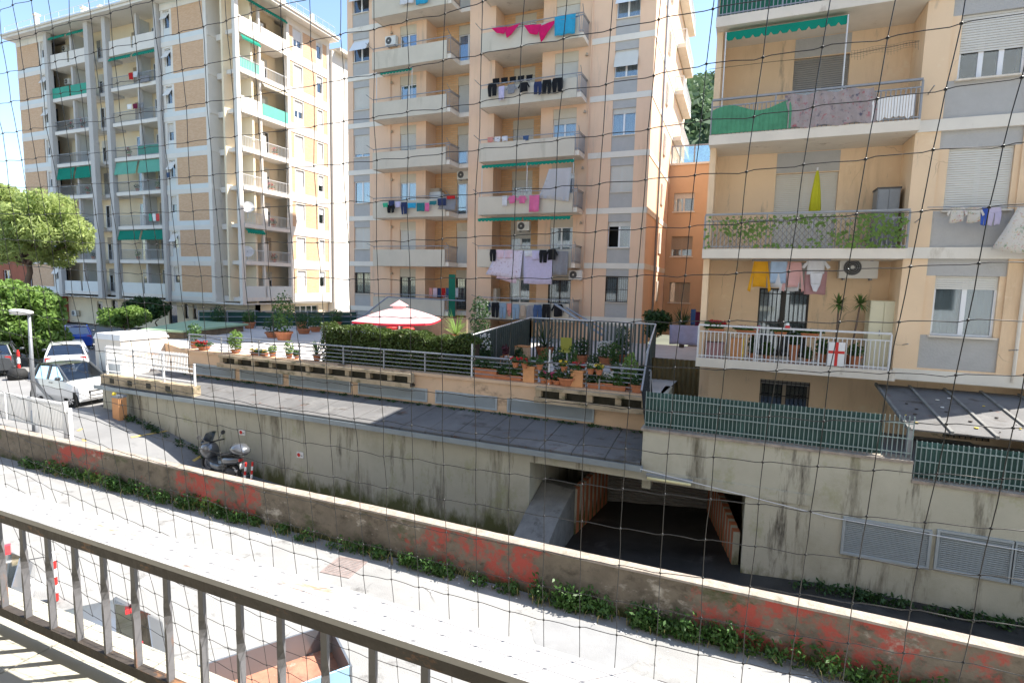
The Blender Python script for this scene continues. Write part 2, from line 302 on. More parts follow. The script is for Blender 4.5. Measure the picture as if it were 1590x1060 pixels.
def red_patches():
    nt = M['low_wall'].node_tree; p = nt.nodes['Principled BSDF']; src = p.inputs['Base Color'].links[0].from_socket
    tc = node(nt, 'ShaderNodeTexCoord'); sx = node(nt, 'ShaderNodeSeparateXYZ'); nt.links.new(tc.outputs['Object'], sx.inputs[0])
    mr = node(nt, 'ShaderNodeMapRange'); mr.inputs[1].default_value = -10; mr.inputs[2].default_value = 20; nt.links.new(sx.outputs[0], mr.inputs[0])
    cr = node(nt, 'ShaderNodeValToRGB'); els = cr.color_ramp.elements; cr.color_ramp.interpolation = 'LINEAR'
    pos = [(-9.9, .4), (-9.0, .66), (-7.4, .66), (-6.6, .25), (-4.6, .2), (-3.8, .62), (-2.6, .66), (-1.0, .66), (-.4, .15), (2.6, .2), (3.6, .52), (5.0, .62), (6.6, .72), (7.1, .12), (9.2, .15), (9.9, .68), (12.2, .66), (14.0, .5)]
    els[0].position = 0; els[0].color = (.2,)*3+(1,); els[1].position = 1; els[1].color = (.2,)*3+(1,)
    for x, v in pos: e = els.new(max(0, (x+10)/30)); e.color = (v, v, v, 1)
    nt.links.new(mr.outputs[0], cr.inputs[0])
    n = node(nt, 'ShaderNodeTexNoise'); n.inputs['Scale'].default_value = 1.9; n.inputs['Detail'].default_value = 9; n.inputs['Roughness'].default_value = .72; nt.links.new(tc.outputs['Object'], n.inputs['Vector'])
    n4 = node(nt, 'ShaderNodeTexNoise'); n4.inputs['Scale'].default_value = 9; n4.inputs['Detail'].default_value = 6; n4.inputs['Roughness'].default_value = .7; nt.links.new(tc.outputs['Object'], n4.inputs['Vector'])
    m4 = node(nt, 'ShaderNodeMath'); m4.operation = 'MULTIPLY_ADD'; m4.inputs[1].default_value = .9; m4.inputs[2].default_value = -.45; nt.links.new(n4.outputs['Fac'], m4.inputs[0])
    m5 = node(nt, 'ShaderNodeMath'); m5.operation = 'MULTIPLY_ADD'; m5.inputs[1].default_value = 2.4; m5.inputs[2].default_value = -.7; nt.links.new(n.outputs['Fac'], m5.inputs[0])
    m6 = node(nt, 'ShaderNodeMath'); m6.operation = 'ADD'; nt.links.new(m4.outputs[0], m6.inputs[0]); nt.links.new(m5.outputs[0], m6.inputs[1])
    ad = node(nt, 'ShaderNodeMath'); ad.operation = 'ADD'; nt.links.new(m6.outputs[0], ad.inputs[0]); nt.links.new(cr.outputs[0], ad.inputs[1])
    r2 = node(nt, 'ShaderNodeValToRGB'); r2.color_ramp.elements[0].position = 0; r2.color_ramp.elements[1].position = .3
    sb = node(nt, 'ShaderNodeMath'); sb.operation = 'SUBTRACT'; sb.inputs[1].default_value = 1.04; nt.links.new(ad.outputs[0], sb.inputs[0]); nt.links.new(sb.outputs[0], r2.inputs[0])
    mx = node(nt, 'ShaderNodeMixRGB'); nt.links.new(r2.outputs[0], mx.inputs[0]); nt.links.new(src, mx.inputs[1]); mx.inputs[2].default_value = (.36, .07, .052, 1); nt.links.new(mx.outputs[0], p.inputs['Base Color'])
red_patches()
# ---- low wall with cap and old red paint
lw = thing('boundary_wall', 'low mossy wall with flaking red paint between the road and the ramp', 'wall', (-10, 10, 0))
m = MB(); X0, X1, n = -60, 16, 190
def lwy(x): return 9.7+.012*math.sin(x*.6)
rings = []
for k in range(n+1):
    x = X0+(X1-X0)*k/n; y = lwy(x); h = .95+.004*math.sin(x*.7)
    j = random.uniform(-.009, .009)
    rings.append([(x, y+j, -.1), (x, y-.01+j*.5, .35), (x, y+.015-j, .65), (x, y+j, h), (x, y+.19, h), (x, y+.22, -1.4)])
m.loft(rings); fix_normals(m.build('wall_body', 'low_wall', lw))
rings = []
for k in range(n+1):
    x = X0+(X1-X0)*k/n; y = lwy(x); h = .95+.004*math.sin(x*.7); j = random.uniform(-.008, .006)
    rings.append([(x, y-.03+j, h+.005), (x, y-.025+j, h+.045+j*.4), (x, y+.1, h+.055), (x, y+.23-j, h+.045), (x, y+.23-j, h+.005)])
m = MB().loft(rings); fix_normals(m.build('coping', 'wall_cap', lw))
def moss_foot(name, z_at, reach, col):
    nt = M[name].node_tree; p = nt.nodes['Principled BSDF']; src = p.inputs['Base Color'].links[0].from_socket
    tc = node(nt, 'ShaderNodeTexCoord'); sx = node(nt, 'ShaderNodeSeparateXYZ'); nt.links.new(tc.outputs['Object'], sx.inputs[0])
    mp = node(nt, 'ShaderNodeMapping'); mp.inputs['Scale'].default_value = (2.2, 2.2, .9); nt.links.new(tc.outputs['Object'], mp.inputs[0])
    n = node(nt, 'ShaderNodeTexNoise'); n.inputs['Scale'].default_value = 1; n.inputs['Detail'].default_value = 8; n.inputs['Roughness'].default_value = .68; nt.links.new(mp.outputs[0], n.inputs['Vector'])
    mr = node(nt, 'ShaderNodeMapRange'); mr.inputs[1].default_value = z_at; mr.inputs[2].default_value = z_at+reach; mr.inputs[3].default_value = .45; mr.inputs[4].default_value = -.3; nt.links.new(sx.outputs[2], mr.inputs[0])
    ad = node(nt, 'ShaderNodeMath'); ad.operation = 'ADD'; nt.links.new(n.outputs['Fac'], ad.inputs[0]); nt.links.new(mr.outputs[0], ad.inputs[1])
    r2 = node(nt, 'ShaderNodeValToRGB'); r2.color_ramp.elements[0].position = .56; r2.color_ramp.elements[1].position = .78; nt.links.new(ad.outputs[0], r2.inputs[0])
    mx = node(nt, 'ShaderNodeMixRGB'); nt.links.new(r2.outputs[0], mx.inputs[0]); nt.links.new(src, mx.inputs[1]); mx.inputs[2].default_value = (*col, 1); nt.links.new(mx.outputs[0], p.inputs['Base Color'])
moss_foot('retaining', -.1, 1.5, (.11, .115, .045))
moss_foot('low_wall', -.1, .55, (.05, .06, .02))
# ---- retaining wall and garages
GX0, GX1, BY = -5.0, .45, 13.5
rw = thing('garage_wall', 'long stained grey retaining wall with garage opening beside the ramp', 'wall', (-10, BY, -1))
F0 = front(BY)
m = MB()
m.wall(F0, -23.6, GX0, -1.3, 1.62, 0, .35)
m.wall(F0, GX0, 14, -1.3, 1.66, 0, .35, holes=[(GX0, GX1, -1.3, 1.38), (2.5, 4.02, .44, 1.2), (4.2, 6.6, .46, 1.25)])
m.wall(F0, -2.0, 3.62, 1.66, 2.62, 0, .35); m.wall(F0, 3.62, 14, 1.66, 2.22, 0, .35)
rwb = m.build('wall_body', 'retaining', rw)
m = MB(); m.fbox(F0, GX0-.05, 1.8, -.04, .0, 1.36, 1.62); m.build('lintel', 'retaining', rw)
m = MB(); m.fbox(F0, -2.05, 3.62, -.05, .4, 2.62, 2.68); m.fbox(F0, 3.62, 14, -.05, .4, 2.22, 2.28); m.build('coping', 'wall_cap', rw)
m = MB(); m.box(GX0-.25, GX0, BY+.35, 18.2, -1.3, 1.655); m.build('side_wall', 'retaining', rw)
m = MB(); m.box(GX1, GX1+.25, BY+.35, 18.2, -1.3, 1.655); m.build('side_wall', 'retaining', rw)
m = MB().box(GX0-.25, GX1+.25, 18.2, 18.4, -1.3, 1.655); m.build('back_wall', 'retaining', rw)
m = MB().box(GX0-.25, GX1+.25, BY+.36, 18.2, 1.66, 1.78); m.build('ceiling', 'retaining', rw)
# buttress pilaster where the right wall bends
m = MB(); pts = []
for k in range(9):
    t = k/8*math.pi/2; pts.append((GX1+.02+.9*(1-math.cos(t))*1.2, BY-.0+.75*(1-math.sin(t))))
m.add([(x, y-.02, -1.2) for x, y in pts]+[(x, y-.02, 1.36) for x, y in pts], [(k, k+1, k+10, k+9) for k in range(8)]); m.build('curved_corner', 'retaining', rw, smooth=True)
# mossy foot along the right part, dark damp streaks are in the wall's own stain
def louvre(parent, fr, u0, u1, z0, z1, nm=14, name='louvre', mtl='grille_grey', tilt=.05):
    m = MB(); m.fbox(fr, u0-.05, u0, -.05, .06, z0-.05, z1+.05); m.fbox(fr, u1, u1+.05, -.05, .06, z0-.05, z1+.05)
    m.fbox(fr, u0, u1, -.05, .06, z0-.05, z0); m.fbox(fr, u0, u1, -.05, .06, z1, z1+.05)
    o = m.build(name, mtl, parent)
    st = (z1-z0)/nm; m = MB()
    for k in range(nm):
        z = z0+k*st
        m.hexa([fr(u0, -.03, z), fr(u1, -.03, z), fr(u1, .03, z+st*.7), fr(u0, .03, z+st*.7), fr(u0, -.03, z+.014), fr(u1, -.03, z+.014), fr(u1, .03, z+st*.7+.014), fr(u0, .03, z+st*.7+.014)])
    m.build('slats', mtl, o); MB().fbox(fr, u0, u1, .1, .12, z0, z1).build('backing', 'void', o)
    return o
louvre(rw, F0, 2.5, 4.02, .44, 1.2, 18); louvre(rw, F0, 4.2, 5.38, .46, 1.25, 18); louvre(rw, F0, 5.46, 6.6, .46, 1.25, 18)
# garage roller door and frame
FB = front(17.4)
gd = thing('garage_door', 'wide grey slatted roller door at the back of the dark garage entrance', 'garage door', (-2, 17.4, -1))
m = MB(); nsl = 22
for k in range(nsl):
    z = -1.1+k*.105
    m.hexa([FB(-3.75, 0, z), FB(-.45, 0, z), FB(-.45, .05, z), FB(-3.75, .05, z), FB(-3.75, -.028, z+.05), FB(-.45, -.028, z+.05), FB(-.45, .05, z+.1), FB(-3.75, .05, z+.1)])
m.build('slats', 'shutter_grey', gd)
m = MB(); m.fbox(FB, -5, -3.78, -.1, .3, -1.3, 1.66); m.fbox(FB, -.42, .45, -.1, .3, -1.3, 1.66); m.build('surround_wall', 'retaining', rw)
def striped(label, p0, p1, h0, h1, z0):
    t = thing('striped_parapet', label, 'parapet', (*p0, z0))
    d = Vector((p1[0]-p0[0], p1[1]-p0[1], 0)); L = d.length; d.normalize(); nn = Vector((d.y, -d.x, 0))
    fr = lambda u, dd, z: tuple(Vector((p0[0], p0[1], z0))+d*u-nn*dd+Vector((0, 0, z)))
    hh = lambda u: h0+(h1-h0)*u/L
    m = MB(); m.hexa([fr(0, .0, -.3), fr(L, .0, -.3), fr(L, .15, -.3), fr(0, .15, -.3), fr(0, 0, h0), fr(L, 0, h1), fr(L, .15, h1), fr(0, .15, h0)]); m.build('parapet_body', 'retaining', t)
    n = int(L/.3)
    for k in range(n):
        u = (k+.15)*L/n; v = u+.55*L/n
        m = MB(); m.hexa([fr(u, -.006, -.25), fr(v, -.006, -.25), fr(v, .156, -.25), fr(u, .156, -.25), fr(u, -.006, hh(u)+.006), fr(v, -.006, hh(v)+.006), fr(v, .156, hh(v)+.006), fr(u, .156, hh(u)+.006)]); m.build('stripe', 'orange_paint', t)
striped('orange striped parapet left of the garage door', (-3.95, 14.6), (-3.6, 17.25), 1.35, 1.5, -1.0)
striped('orange striped parapet right of the garage door', (.4, 13.9), (-.35, 17.25), 1.1, 1.45, -.85)
m = MB(); m.add([(-4.98, 11.2, -1.3), (-4.0, 11.0, -1.3), (-4.0, 11.0, -.75), (-4.98, 11.2, -.75), (-4.98, 13.3, -1.3), (-4.0, 13.1, -1.3), (-4.0, 13.1, .1), (-4.98, 13.3, .1), (-4.98, 14.5, -1.3), (-4.0, 14.4, -1.3), (-4.0, 14.4, .42), (-4.98, 14.5, .46), (-4.98, 15.2, -1.3), (-4.0, 15.2, -1.3), (-4.0, 15.2, .3), (-4.98, 15.2, .34)],
      [(0, 1, 2, 3), (12, 15, 14, 13)]+[(a+i, a+(i+1) % 4, a+4+(i+1) % 4, a+4+i) for a in (0, 4, 8) for i in range(4)])
mat('conc_dark', (.2, .195, .18), .95, .25, 2.5, .4, stain=((.09, .085, .075), .3, (2, 2, 2)))
o = fix_normals(m.build('ramp_kerb_wall', 'conc_dark')); tag(o, 'sloping grey concrete kerb wall at the left of the garage entrance', 'wall')
# ---- garage roof: sheets with seams, gutter
gr = thing('garage_roof', 'flat grey roof of sheet panels with gutter above the retaining wall', 'roof', (-12, 14.5, 1.8))
def ty(x): return 15.7     # terrace wall line
nb = 24; xa, xb = -23.6, -2.02
for k in range(nb):
    a = xa+(xb-xa)*k/nb; b = xa+(xb-xa)*(k+1)/nb; dz = random.uniform(-.004, .004)
    m = MB(); m.hexa([(a+.012, 13.42, 1.74), (b-.012, 13.42, 1.74), (b-.012, ty(b)+.1, 1.98), (a+.012, ty(a)+.1, 1.98), (a+.012, 13.42, 1.80+dz), (b-.012, 13.42, 1.80+dz), (b-.012, ty(b)+.1, 2.04+dz), (a+.012, ty(a)+.1, 2.04+dz)])
    m.build('roof_panel', 'roof_sheet', gr)
    if k:
        m = MB(); m.hexa([(a-.02, 13.43, 1.7), (a+.02, 13.43, 1.7), (a+.02, ty(a)+.1, 1.94), (a-.02, ty(a)+.1, 1.94), (a-.02, 13.43, 1.79), (a+.02, 13.43, 1.79), (a+.02, ty(a)+.1, 2.03), (a-.02, ty(a)+.1, 2.03)]); m.build('seam', 'joint_hole_dark', gr)
m = MB().box(-23.65, -1.95, 13.22, 13.42, 1.64, 1.665); m.box(-23.65, -1.95, 13.2, 13.22, 1.64, 1.79); m.box(-23.65, -1.95, 13.42, 13.44, 1.64, 1.73); m.build('gutter', 'gutter', gr)
m = MB().tube([(-1.98, 13.2, 1.72), (2.2, 13.42, 1.2), (4, 13.44, 1.17), (9, 13.44, 1.1)], .012, 5); o = m.build('service_cable', 'iron_white'); tag(o, 'thin pale cable strung along the retaining wall beside the lamp tube', 'cable')
tl = thing('tube_lamp', 'yellowed tube lamp on the wall above the garage entrance', 'lamp', (-1.4, 13.4, 1.55))
MB().box(-1.85, -.75, 13.36, 13.46, 1.5, 1.56).build('housing', 'plastic_grey', tl); MB().lathe([(.0, -.52), (.035, -.52), (.035, .52), (0, .52)], (-1.3, 13.34, 1.47), 8, 'x').build('tube', mat('tube_yellow', (.75, .68, .38), .4, .08), tl, smooth=True)
# ---- terrace: wall with grilles, planters, floor
TZ = 3.0
tw = thing('terrace_wall', 'peach terrace wall with grey vent grilles above the garage roof', 'wall', (-12, 17, 2))
A, B = Vector((-2.0, ty(-2.0), 0)), Vector((-21.7, ty(-23.4), 0)); td = (A-B).normalized(); tn = Vector((-td.y, td.x, 0))
TL = (A-B).length
TF = lambda u, d, z: tuple(B+td*u+tn*d+Vector((0, 0, z)))
ttop = lambda u: 2.86+.1*u/TL
gset = [(at(a, 590, Y=15.7).x+21.7, at(b, 590, Y=15.7).x+21.7) for a, b in ((303, 366), (374, 440), (450, 545), (557, 664), (677, 773), (789, 925))]
m = MB(); m.wall(TF, 0, TL, 1.9, 3.0, 0, .25, holes=[(a, b, 2.1, 2.55) for a, b in gset]); m.build('wall_body', 'peach_terrace', tw)
for a, b in gset: louvre(tw, TF, a+.05, b-.05, 2.15, 2.5, 12, 'grille')
m = MB().fbox(TF, -.05, TL+.05, -.06, .35, 3.0, 3.1); m.build('coping', 'peach_terrace', tw)
for u0, u1, nh in ((at(338, 570, Y=15.4).x+21.7, at(637, 590, Y=15.4).x+21.7, 10), (at(830, 610, Y=15.4).x+21.7, 19.5, 4)):     # concrete planter troughs with openings
    t = thing('planter_trough', 'long concrete planter trough with square openings '+('under the left terrace railing' if nh > 5 else 'under the potted plants at the right'), 'planter', TF(u0, -.4, 2.6))
    m = MB(); st = (u1-u0)/nh
    m.fbox(TF, u0, u1, -.34, -.3, 2.58, 2.74); m.fbox(TF, u0, u1, -.3, -.002, 2.58, 2.62); m.build('trough', 'planter_conc', t)
    for k in range(nh+1):
        u = u0+k*st; m = MB(); uu = min(max(u, u0+.09), u1-.09); m.fbox(TF, uu-.09, uu+.09, -.2, -.004, 2.74, 2.96); m.build('post', 'planter_conc', t)
    m = MB().fbox(TF, u0, u1, -.26, -.062, 2.96, 3.06); m.build('top_beam', 'planter_conc', t)
    MB().fbox(TF, u0, u1, -.3, -.004, 2.62, 2.68).build('soil', 'soil', t)
    MB().fbox(TF, u0+.05, u1-.05, -.012, -.003, 2.68, 2.96).build('backing', 'joint_hole_dark', t)  # dark sheet painted as the shade inside the openings
m = MB(); e0 = Vector((-30, 19, 0)); m.add([(*B.xy, .9), (*e0.xy, .9), (*e0.xy, TZ+.08), (*B.xy, TZ+.08), (B.x, B.y+.25, .9), (e0.x, e0.y+.25, .9), (e0.x, e0.y+.25, TZ+.08), (B.x, B.y+.25, TZ+.08)], [(0, 3, 2, 1), (4, 5, 6, 7), (3, 7, 6, 2), (0, 4, 7, 3)]); m.build('end_wall', 'peach_terrace', tw)
m = MB().add([(*B.xy, TZ), (*A.xy, TZ), (-1.0, 31, TZ), (-36, 31, TZ), (-30, 19, TZ)], [(0, 1, 2, 3, 4)])
struct('terrace_floor', m, 'terrace_tile')
MB()
struct('courtyard_floor', MB().add([(-2.0, 13.86, 2.2), (14, 13.86, 2.2), (14, 18, 2.2), (-2.0, 18, 2.2)], [(0, 1, 2, 3)]), 'asphalt_patch')
m = MB().box(-2.02, -1.8, 13.86, 18, 1.0, 3.0); m.build('side_wall', 'retaining', rw)
# terrace railing: five rails and posts
tr = thing('terrace_railing', 'grey steel railing of horizontal bars along the terrace edge', 'railing', TF(TL/2, .1, 2.95))
for k in range(5):
    z = 3.19+k*.14
    m = MB().tube([TF(.2, .1, z), TF(TL-.2, .1, z+.05)], .016 if k < 4 else .032, 6); m.build('rail', 'iron_grey', tr)
for u in [.2, 2.1, 4.2, 6.3, 8.4, 10.2, 11.9, 13.7, 16.4, 18.0, TL-.2]:
    tall = u in (13.7, 16.4); MB().fbox(TF, u-.022, u+.022, .08, .13, 3.05, 3.78 if not tall else 4.2).build('post', 'iron_grey' if not tall else 'iron_white', tr)
# ================================================================ windows and other building parts
def window(parent, fr, u0, u1, z0, z1, shut=0., sm='shutter', fm='frame_white', curtain='curtain', nv=2, d=.14, proj=0, bars=False, door=False, open_leaf=False, name=None):
    """one window: frame > panes, roller shutter, bars; shut = share covered by the roller shutter"""
    fw = .05; m = MB()
    m.fbox(fr, u0, u0+fw, d, d+.07, z0, z1); m.fbox(fr, u1-fw, u1, d, d+.07, z0, z1); m.fbox(fr, u0+fw, u1-fw, d, d+.07, z1-fw, z1); m.fbox(fr, u0+fw, u1-fw, d, d+.07, z0, z0+fw)
    st = (u1-u0-2*fw)/nv
    for k in range(1, nv): m.fbox(fr, u0+fw+k*st-.05, u0+fw+k*st+.05, d+.005, d+.065, z0+fw, z1-fw)
    o = m.build(name or ('balcony_door' if door else 'window'), fm, parent)
    if shut < .98:
        for k in range(nv):
            if open_leaf and k == 0: continue
            MB().fbox(fr, u0+fw+k*st, u0+fw+(k+1)*st, d+.03, d+.04, z0+fw, z1-fw).build('pane', 'glass', o)
        MB().fbox(fr, u0-.02, u1+.02, d+.5, d+.52, z0-.02, z1+.02).build('room_dark_sheet', 'void', o)  # black sheet standing in for the darkness of the room
        if curtain:
            m = MB(); n = 22; W = u1-u0-2*fw; rows = []
            for zz in (z0+fw, z1-fw): rows.append([fr(u0+fw+W*k/n, d+.12+.025*math.sin(k*1.9)+(.008*math.sin(k*.7)), zz) for k in range(n+1)])
            lo_, hi_ = rows; keep = [k for k in range(n) if not (open_leaf and k < n//2)]
            m.add(lo_+hi_, [(k, k+1, n+2+k, n+1+k) for k in keep]); m.build('curtain', curtain, o)
    if shut > 0:
        zb = z1-(z1-z0)*shut; n = max(2, int((z1-zb)/.055)); m = MB(); h = (z1-zb)/n; lb = []
        for k in range(n):
            z = z1-h*(k+1); m.hexa([fr(u0+.01, d-.025, z), fr(u1-.01, d-.025, z), fr(u1-.01, d, z), fr(u0+.01, d, z), fr(u0+.01, d-.01, z+h*.9), fr(u1-.01, d-.01, z+h*.9), fr(u1-.01, d, z+h*.9), fr(u0+.01, d, z+h*.9)])
        m.build('roller_shutter', sm, o)
    if proj:    # roller blind pushed out on arms
        L = (z1-z0)*.62; c, s_ = math.cos(proj), math.sin(proj); zt = z1-.12
        m = MB(); m.hexa([fr(u0, d-.03-L*s_, zt-L*c), fr(u1, d-.03-L*s_, zt-L*c), fr(u1, d-.03-L*s_+.02, zt-L*c+.01), fr(u0, d-.03-L*s_+.02, zt-L*c+.01), fr(u0, d-.03, zt), fr(u1, d-.03, zt), fr(u1, d-.01, zt), fr(u0, d-.01, zt)]); m.build('tilted_blind', sm, o)
    if bars:
        m = MB(); n = max(4, int((u1-u0)/.12))
        for k in range(n+1):
            u = u0+.02+(u1-u0-.04)*k/n; m.fbox(fr, u-.008, u+.008, d-.1, d-.084, z0, z1)
        for q in (.08, .5, .92): m.fbox(fr, u0, u1, d-.082, d-.07, z0+(z1-z0)*q-.012, z0+(z1-z0)*q+.012)
        m.build('security_bars', 'iron_black', o)
    return o
def awning(parent, fr, u0, u1, z, out=.5, drop=.35, m_='awning_green', valance=.16, name='awning'):
    m = MB(); n = max(4, int((u1-u0)/.22)); top = [fr(u0, 0, z), fr(u1, 0, z)]
    m.hexa([fr(u0, -out, z-drop), fr(u1, -out, z-drop), fr(u1, -out, z-drop+.015), fr(u0, -out, z-drop+.015), fr(u0, 0, z-.015), fr(u1, 0, z-.015), fr(u1, 0, z), fr(u0, 0, z)])
    vs = []; fs = []
    for k in range(n):   # scalloped valance
        a = u0+(u1-u0)*k/n; b = u0+(u1-u0)*(k+1)/n
        p = [(a, z-drop), (b, z-drop), (b, z-drop-valance*.6), ((a+b)/2+(b-a)*.25, z-drop-valance*.95), ((a+b)/2-(b-a)*.25, z-drop-valance*.95), (a, z-drop-valance*.6)]
        m.prism(p, fr, -out-.006, -out+.004)
    return m.build(name, m_, parent)
def railing(parent, fr, u0, u1, z, h=1.0, step=.13, mtl='iron_grey', d=-.02, fill=None, name='railing', rails=(0.08,), r=.009):
    m = MB(); m.fbox(fr, u0, u1, d-.02, d+.03, z+h-.04, z+h)
    for q in rails: m.fbox(fr, u0, u1, d-.008, d+.012, z+q, z+q+.03)
    n = max(1, int((u1-u0)/step))
    for k in range(n+1):
        u = u0+.012+(u1-u0-.024)*k/n; m.fbox(fr, u-r, u+r, d-.006, d+.01, z+.0, z+h-.04)
    o = m.build(name, mtl, parent)
    if fill: MB().fbox(fr, u0+.02, u1-.02, d+.02, d+.035, z+.1, z+h-.08).build('infill_panel', fill, o)
    return o
# ---------------------------------------------------------------- left block
LX, LY = -38.5, 33.3
lb = thing('apartment_block', 'tall brick and white apartment block with stacked balconies at far left', 'apartment block', (-53, 38, 1.2))
U = lambda px, y=300: at(px, y, Y=LY).x
V = lambda px, y=300: at(px, y, X=LX).y
LZ = [4.41+3.1*k for k in range(8)]; LT = LZ[-1]+3.0
FL = front(LY); FLr = front(LY+1.5)
uL, u_b1, u_w0, u_w1, uc1, uc2, uc3, uc4, uw2, uw3, uend = U(41), U(75), U(76), U(86), U(90), U(152), U(179), U(257), U(263), U(274), U(325)
m = MB()   # brick walls per band
def bricks(fr, u0, u1, parent=lb, d0=-.0, d1=.3):
    for z in LZ: MB().fbox(fr, u0, u1, d0, d1, z+.42, z+2.72).build('brick_wall', 'brick_left', parent)
bricks(FL, uL, u_b1); bricks(FL, uw3+.25, uend)
for z in LZ+[LT]:   # white bands
    for a, b in ((uL, u_w1), (uw2-.25, uend)): MB().fbox(FL, a, b, -.04, .3, z-.38, z+.02).build('band', 'left_white', lb); MB().fbox(FL, a, b, -.02, .3, z+.02, z+.42).build('band', 'pale_panel', lb)
pj = {0: 0, 1: 1, 2: 0, 3: 1, 4: 0, 5: 1, 6: 1, 7: 1}; pj1 = {0: 1, 5: 1, 6: 1}
for k, z in enumerate(LZ):
    for a, b, q in ((u_w0, u_w1, pj1.get(k, 0)), (uw2, uw3, pj[k])):
        window(lb, FL, a+.1, b-.02, z+1.15, z+2.6, fm='frame_white', sm='left_white', nv=1, proj=.55 if q else 0, curtain=None, shut=0 if q else .5)
        MB().fbox(FL, a+.05, b, .05, .3, z+.42, z+1.15).build('spandrel', 'pale_panel', lb)
        MB().fbox(FL, a-.2, a+.1, .0, .3, z+.42, z+2.72).build('pier', 'left_white', lb); MB().fbox(FL, b-.02, b+.25, .0, .3, z+.42, z+2.72).build('pier', 'left_white', lb); MB().fbox(FL, a+.1, b-.02, .0, .3, z+2.6, z+2.72).build('window_head', 'left_white', lb)
for px, wd in ((90, .5), (152, .62), (179, .5), (257, .38)):
    u = U(px); MB().fbox(FL, u-wd/2, u+wd/2, -.3, .15, 3.9, LT+.2).build('column', 'left_grey', lb)
for px in (122, 222):
    u = U(px); MB().fbox(FL, u-.13, u+.13, .05, .35, 4.5, LT).build('column', 'left_grey', lb)
# recessed balcony back walls with doors
m = MB(); m.fbox(FLr, uc1, uc4, 0, .2, 4.2, LT+.2); m.build('back_wall', 'yellow_wall', lb)
for k, z in enumerate(LZ):
    for a, b in ((uc1+.36, uc2-.43), (uc3+.36, uc4-.23)):
        MB().fbox(FL, a, b, -.12, 1.5, z-.22, z+.1).build('balcony_slab', 'left_white', lb)
        for q0, q1 in ((.14, .32), (.58, .74), (.84, .95)):
            uu = a+(b-a)*q0; uv = a+(b-a)*q1
            dr = window(lb, FLr, uu, uv, z+.12, z+2.35, shut=random.choice([0, .3, 1]), d=-.09, nv=1, sm=random.choice(['shutter', 'shutter_tan', 'shutter_grey']), curtain=None, door=True)
        MB().fbox(FL, (a+b)/2-.05, (a+b)/2+.05, .4, 1.5, z+.1, z+2.88).build('party_wall', 'pale_panel', lb)
    MB().fbox(FL, uc2+.43, uc3-.36, .4, 1.5, z-.22, z+.1).build('balcony_slab', 'left_grey', lb)
    railing(lb, FL, uc2+.43, uc3-.36, z+.1, .9, .16, 'iron_grey', d=.44)
styleA = ['pale', 'rail', 'rail', 'rail', 'rail', 'rail', 'green', 'white']; styleB = ['pale', 'rail', 'rail', 'rail', 'halfgreen', 'rail', 'rail', 'white']
for st_, a, b in ((styleA, uc1+.36, uc2-.43), (styleB, uc3+.36, uc4-.23)):
    mid = (a+b)/2
    for k, z in enumerate(LZ):
        s_ = st_[k]
        if s_ in ('pale', 'white', 'green'):
            for p, q in ((a, mid-.14), (mid+.14, b)): MB().fbox(FL, p, q, -.1, -.04, z+.1, z+1.08).build('parapet_panel', {'pale': 'pale_panel', 'white': 'left_white', 'green': 'green_panel'}[s_], lb)
        else:
            railing(lb, FL, a, mid, z+.1, .95, .14, 'iron_grey', fill=None if s_ == 'rail' and k % 2 else 'pale_panel' if k == 3 else None)
            railing(lb, FL, mid+.01, b, z+.1, .95, .14, 'iron_grey', fill='green_panel' if s_ == 'halfgreen' else None)
for st_, a, b, lst in (('A', uc1+.36, uc2-.43, {7: (.25, 'awning_green'), 3: (1.0, 'awning_green')}), ('B', uc3+.36, uc4-.23, {6: (.25, 'awning_green'), 3: (1.0, 'awning_pale'), 1: (.75, 'awning_green')})):
    mid = (a+b)/2
    for k, (dr, mm_) in lst.items():
        for p, q in ((a, mid-.14), (mid+.14, b)): awning(lb, FL, p, q, LZ[k]+2.8, .22, dr, mm_)
# corner notch between brick and the long side
FN = front(LY+1.5)
MB().fbox(FN, uend+.4, LX-.1, 0, .2, 4.0, LT+.2).build('back_wall', 'yellow_wall', lb)
MB().box(uend+.002, uend+.4, LY-.06, LY+1.5, 4.0, LT+.2).build('return_wall', 'left_white', lb)
for k, z in enumerate(LZ):
    MB().fbox(FL, uend+.46, LX-.32, .75, 1.5, z-.3, z+.15).build('notch_slab', 'left_white', lb)
    MB().fbox(FL, uend+.4, uend+.46, .0, 1.5, z-.1, z+.3).build('notch_band', 'left_white', lb)
MB().fbox(FL, LX-.32, LX+.02, -.06, .3, 3.9, LT+.2).build('column', 'left_white', lb)
